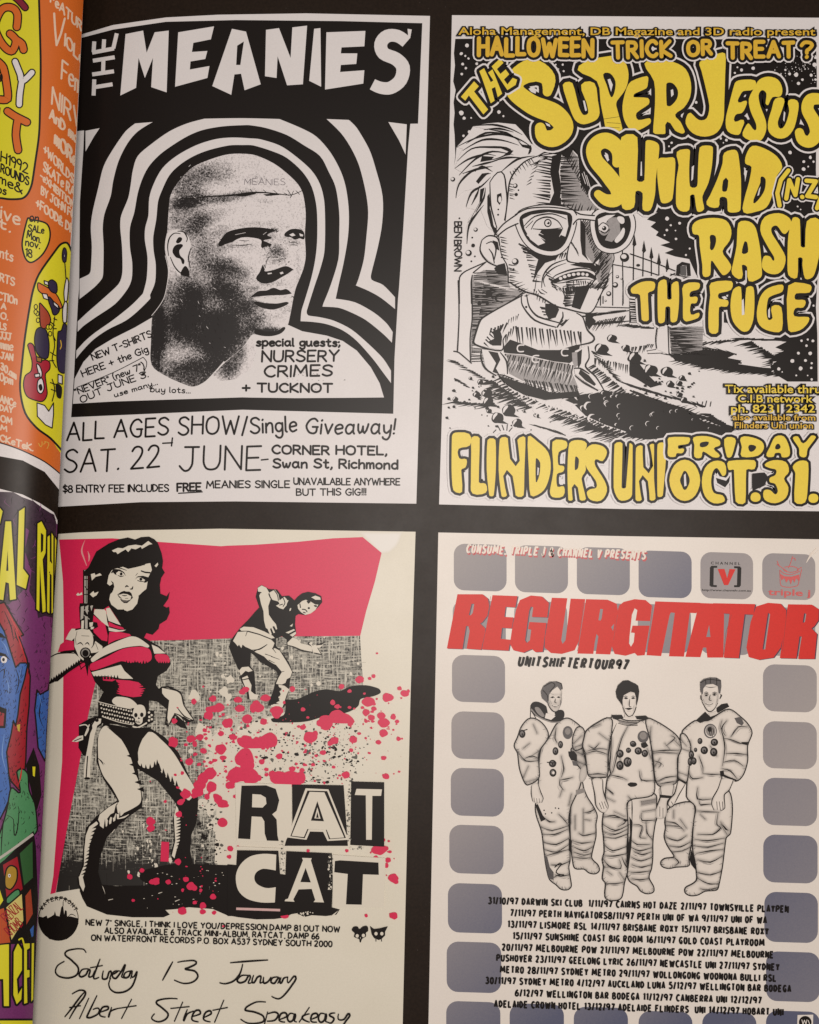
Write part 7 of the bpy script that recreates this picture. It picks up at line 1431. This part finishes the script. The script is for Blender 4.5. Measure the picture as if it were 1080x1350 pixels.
for t_ in ["@l4 -10,1000! 30,985! 40,985! 40,1270! 18,1270! 15,1150! -10,1150!", "@l4 62,1030! 80,990! 98,1020! 98,1110! 75,1150! 80,1220! 98,1190! 95,1240! 75,1262! 60,1220!", "@l4 108,985! 135,975! 135,1010! 120,1020! 120,1110! 134,1110! 132,1140! 120,1145! 122,1255! 108,1260!", "@l4 142,990! 152,985! 148,1240! 140,1250!", "@l4 -10,1335! 150,1335! 150,1420! -10,1420!"]:
    q = dedupe(pts(t_)); p.up(.02); p.ribbon(INK, q, 5.5, closed=True, sm=False); p.fill(LIM, q)
p.build()
p = Part(T6, 'monster_cartoon')
def oc(m, txt, sm=True, w=2.0):
    q = pts(txt); q = smooth(q) if sm else q
    p.fill(m, q); p.up(); p.ribbon(INK, q, w, closed=True, sm=False)
oc(DRE, "@l3 -20,800 20,790 60,860 105,935 85,945 120,1040 135,1120 130,1250 120,1350 @l4 115,180 105,290 85,310 50,270 20,200 -20,100", False); oc(BLU, "@px -120,820 @l3 -20,850 20,920 45,1000 70,1080 90,1060 125,1060 110,1130 90,1200 80,1290 70,1340 @l4 60,0 50,60 30,140 40,240 50,330 20,400 0,440 -60,440 @px -120,1070", False)
oc(BLU, "@l3 165,1180 180,1200 215,1180 235,1060 210,1350 @l4 205,160 200,180 170,120 160,0 @l3 155,1270", False); oc(GRE, "@l4 75,230 100,215 125,240 130,310 155,370 165,450 160,500 0,640 -60,640 0,500 30,400 50,300 90,320"); 
p.fill(INK, "@l4 115,200 150,120 175,200 185,330 165,400 145,340"); p.fill(LIM, "@l4 145,205 158,205 155,250 147,245"); p.fill(INK, "@l3 -10,1250 30,1265 25,1350 -10,1350"); p.fill(DRE, "@l3 -5,1275 20,1285 15,1340 -5,1340"); p.fill(WHI, ell(18, 1045, 14, 16, fr='l3')); p.fill(INK, ell(16, 1045, 6, 8, fr='l3')); p.fill(INK, "@l3 -10,1010 25,1020 48,1050 20,1030 -10,1028"); p.fill(INK, "@l3 -10,920 10,930 28,950 -10,945")
p.lines(INK, "@l3 0,1100 20,1090 15,1130|@l3 40,1120 50,1150|@l3 20,1180 45,1190|@l3 70,1085 85,1140 70,1200|@l3 100,1075 95,1120|@l4 30,420 60,440 70,510 85,400 80,380|@l4 20,430 10,500 5,600|@l4 120,320 128,330|@l4 140,405 152,420|@l4 15,340 25,360|@l4 80,0 85,50|@l3 110,1075 130,1060 125,1110|@l3 185,1220 175,1290 190,1340|@l3 60,870 75,950 110,1000|@l3 20,830 50,900 60,960", [.6, 1.6, .6])
rl = random.Random(2); p.up()
for i in range(60):
    x, y = rl.uniform(0, 22), rl.uniform(880, 1050); p.ribbon(INK, [(x, y), (x + rl.uniform(-2, 2), y + rl.uniform(1, 4))], [.3, 1, .3], sm=False)
rl = random.Random(14); p.up()
for x0, y0, x1, y1, n, m_ in [(0, 800, 22, 960, 90, INK), (22, 860, 34, 960, 40, INK), (55, 900, 66, 1060, 50, INK), (5, 960, 34, 1070, 70, INK), (0, 1040, 44, 1140, 50, INK), (44, 830, 64, 1000, 60, VIO), (48, 1060, 54, 1120, 20, INK)]:
    for i in range(n):
        x, y = rl.uniform(x0, x1), rl.uniform(y0, y1); a = rl.uniform(-.4, .9) + 1.3; l = rl.uniform(1.5, 6); p.ribbon(m_, [(x, y), (x + l * math.cos(a) * .5, y + l * .5), (x + l * math.cos(a + .4), y + l * math.sin(a))], [.2, .9, .2], n=2, cap=False)
p.lines(mat('pale_blue_ink', (.16, .30, .60)), "@l3 5,960 25,985 40,1030|@l3 30,1130 40,1170 35,1200|@l3 95,1080 85,1130|@l4 20,60 10,150 30,230|@l3 175,1200 185,1250", [.4, 1.3, .4]); p.lines(mat('bright_red_ink', (.50, .012, .02)), "@l3 30,820 70,900 100,960|@l3 60,890 100,1000 118,1060|@l4 100,200 90,260 80,290", [.4, 2.2, .4])
p.fill(mat('gold_ink', (.5, .36, .04)), "@l4 75,20 90,15 88,50 80,45"); p.build()
p = Part(T6, 'comic_panels')
p.fill(INK, "@l4 0,640 150,490 160,560 170,800 160,990 -60,1000 -60,700"); p.lines(mat('gun_light', (1, 1, 1)), "@l4 -20,625 60,570 148,505", 3.4, cap=False); oc(mat('moss_ink', (.03, .10, .03)), "@l4 85,590 148,530 150,700 105,740", False); oc(DRE, "@l4 10,640 80,600 105,750 30,820", False); oc(mat('poster_orange_ink', (.45, .07, .015)), "@l4 -40,850 20,830 50,990 -40,1000", False); oc(mat('rust_ink', (1, 1, 1)), "@l4 110,780 140,740 150,860 115,920", False)
oc(mat('ochre_ink', (.38, .22, .02)), "@l4 30,660 50,645 75,660 75,710 50,750 25,740 22,700"); oc(GRE, "@l4 30,790 80,750 85,790 35,815"); oc(mat('pale_yellow_ink', (.60, .50, .16)), "@l4 25,830 100,765 108,890 50,985", False)
p.fill(LIM, "@l4 -5,740 15,800 -5,830"); p.fill(WHI, ell(42, 690, 6, 8, fr='l4')); p.fill(INK, ell(42, 690, 2.5, 4, fr='l4'))
pen_text(p, DRE, "FRENZAL", (32, 900), (102, 835), 13, 1.2, fr='l4', jit=.5); pen_text(p, DRE, "RHOMB", (45, 960), (105, 910), 13, 1.2, fr='l4', jit=.5)
oc(BLU, "@l4 130,930 155,900 152,960 140,970", False); p.lines(LIM, "@l4 85,975 100,970 110,1010", 2); p.build()
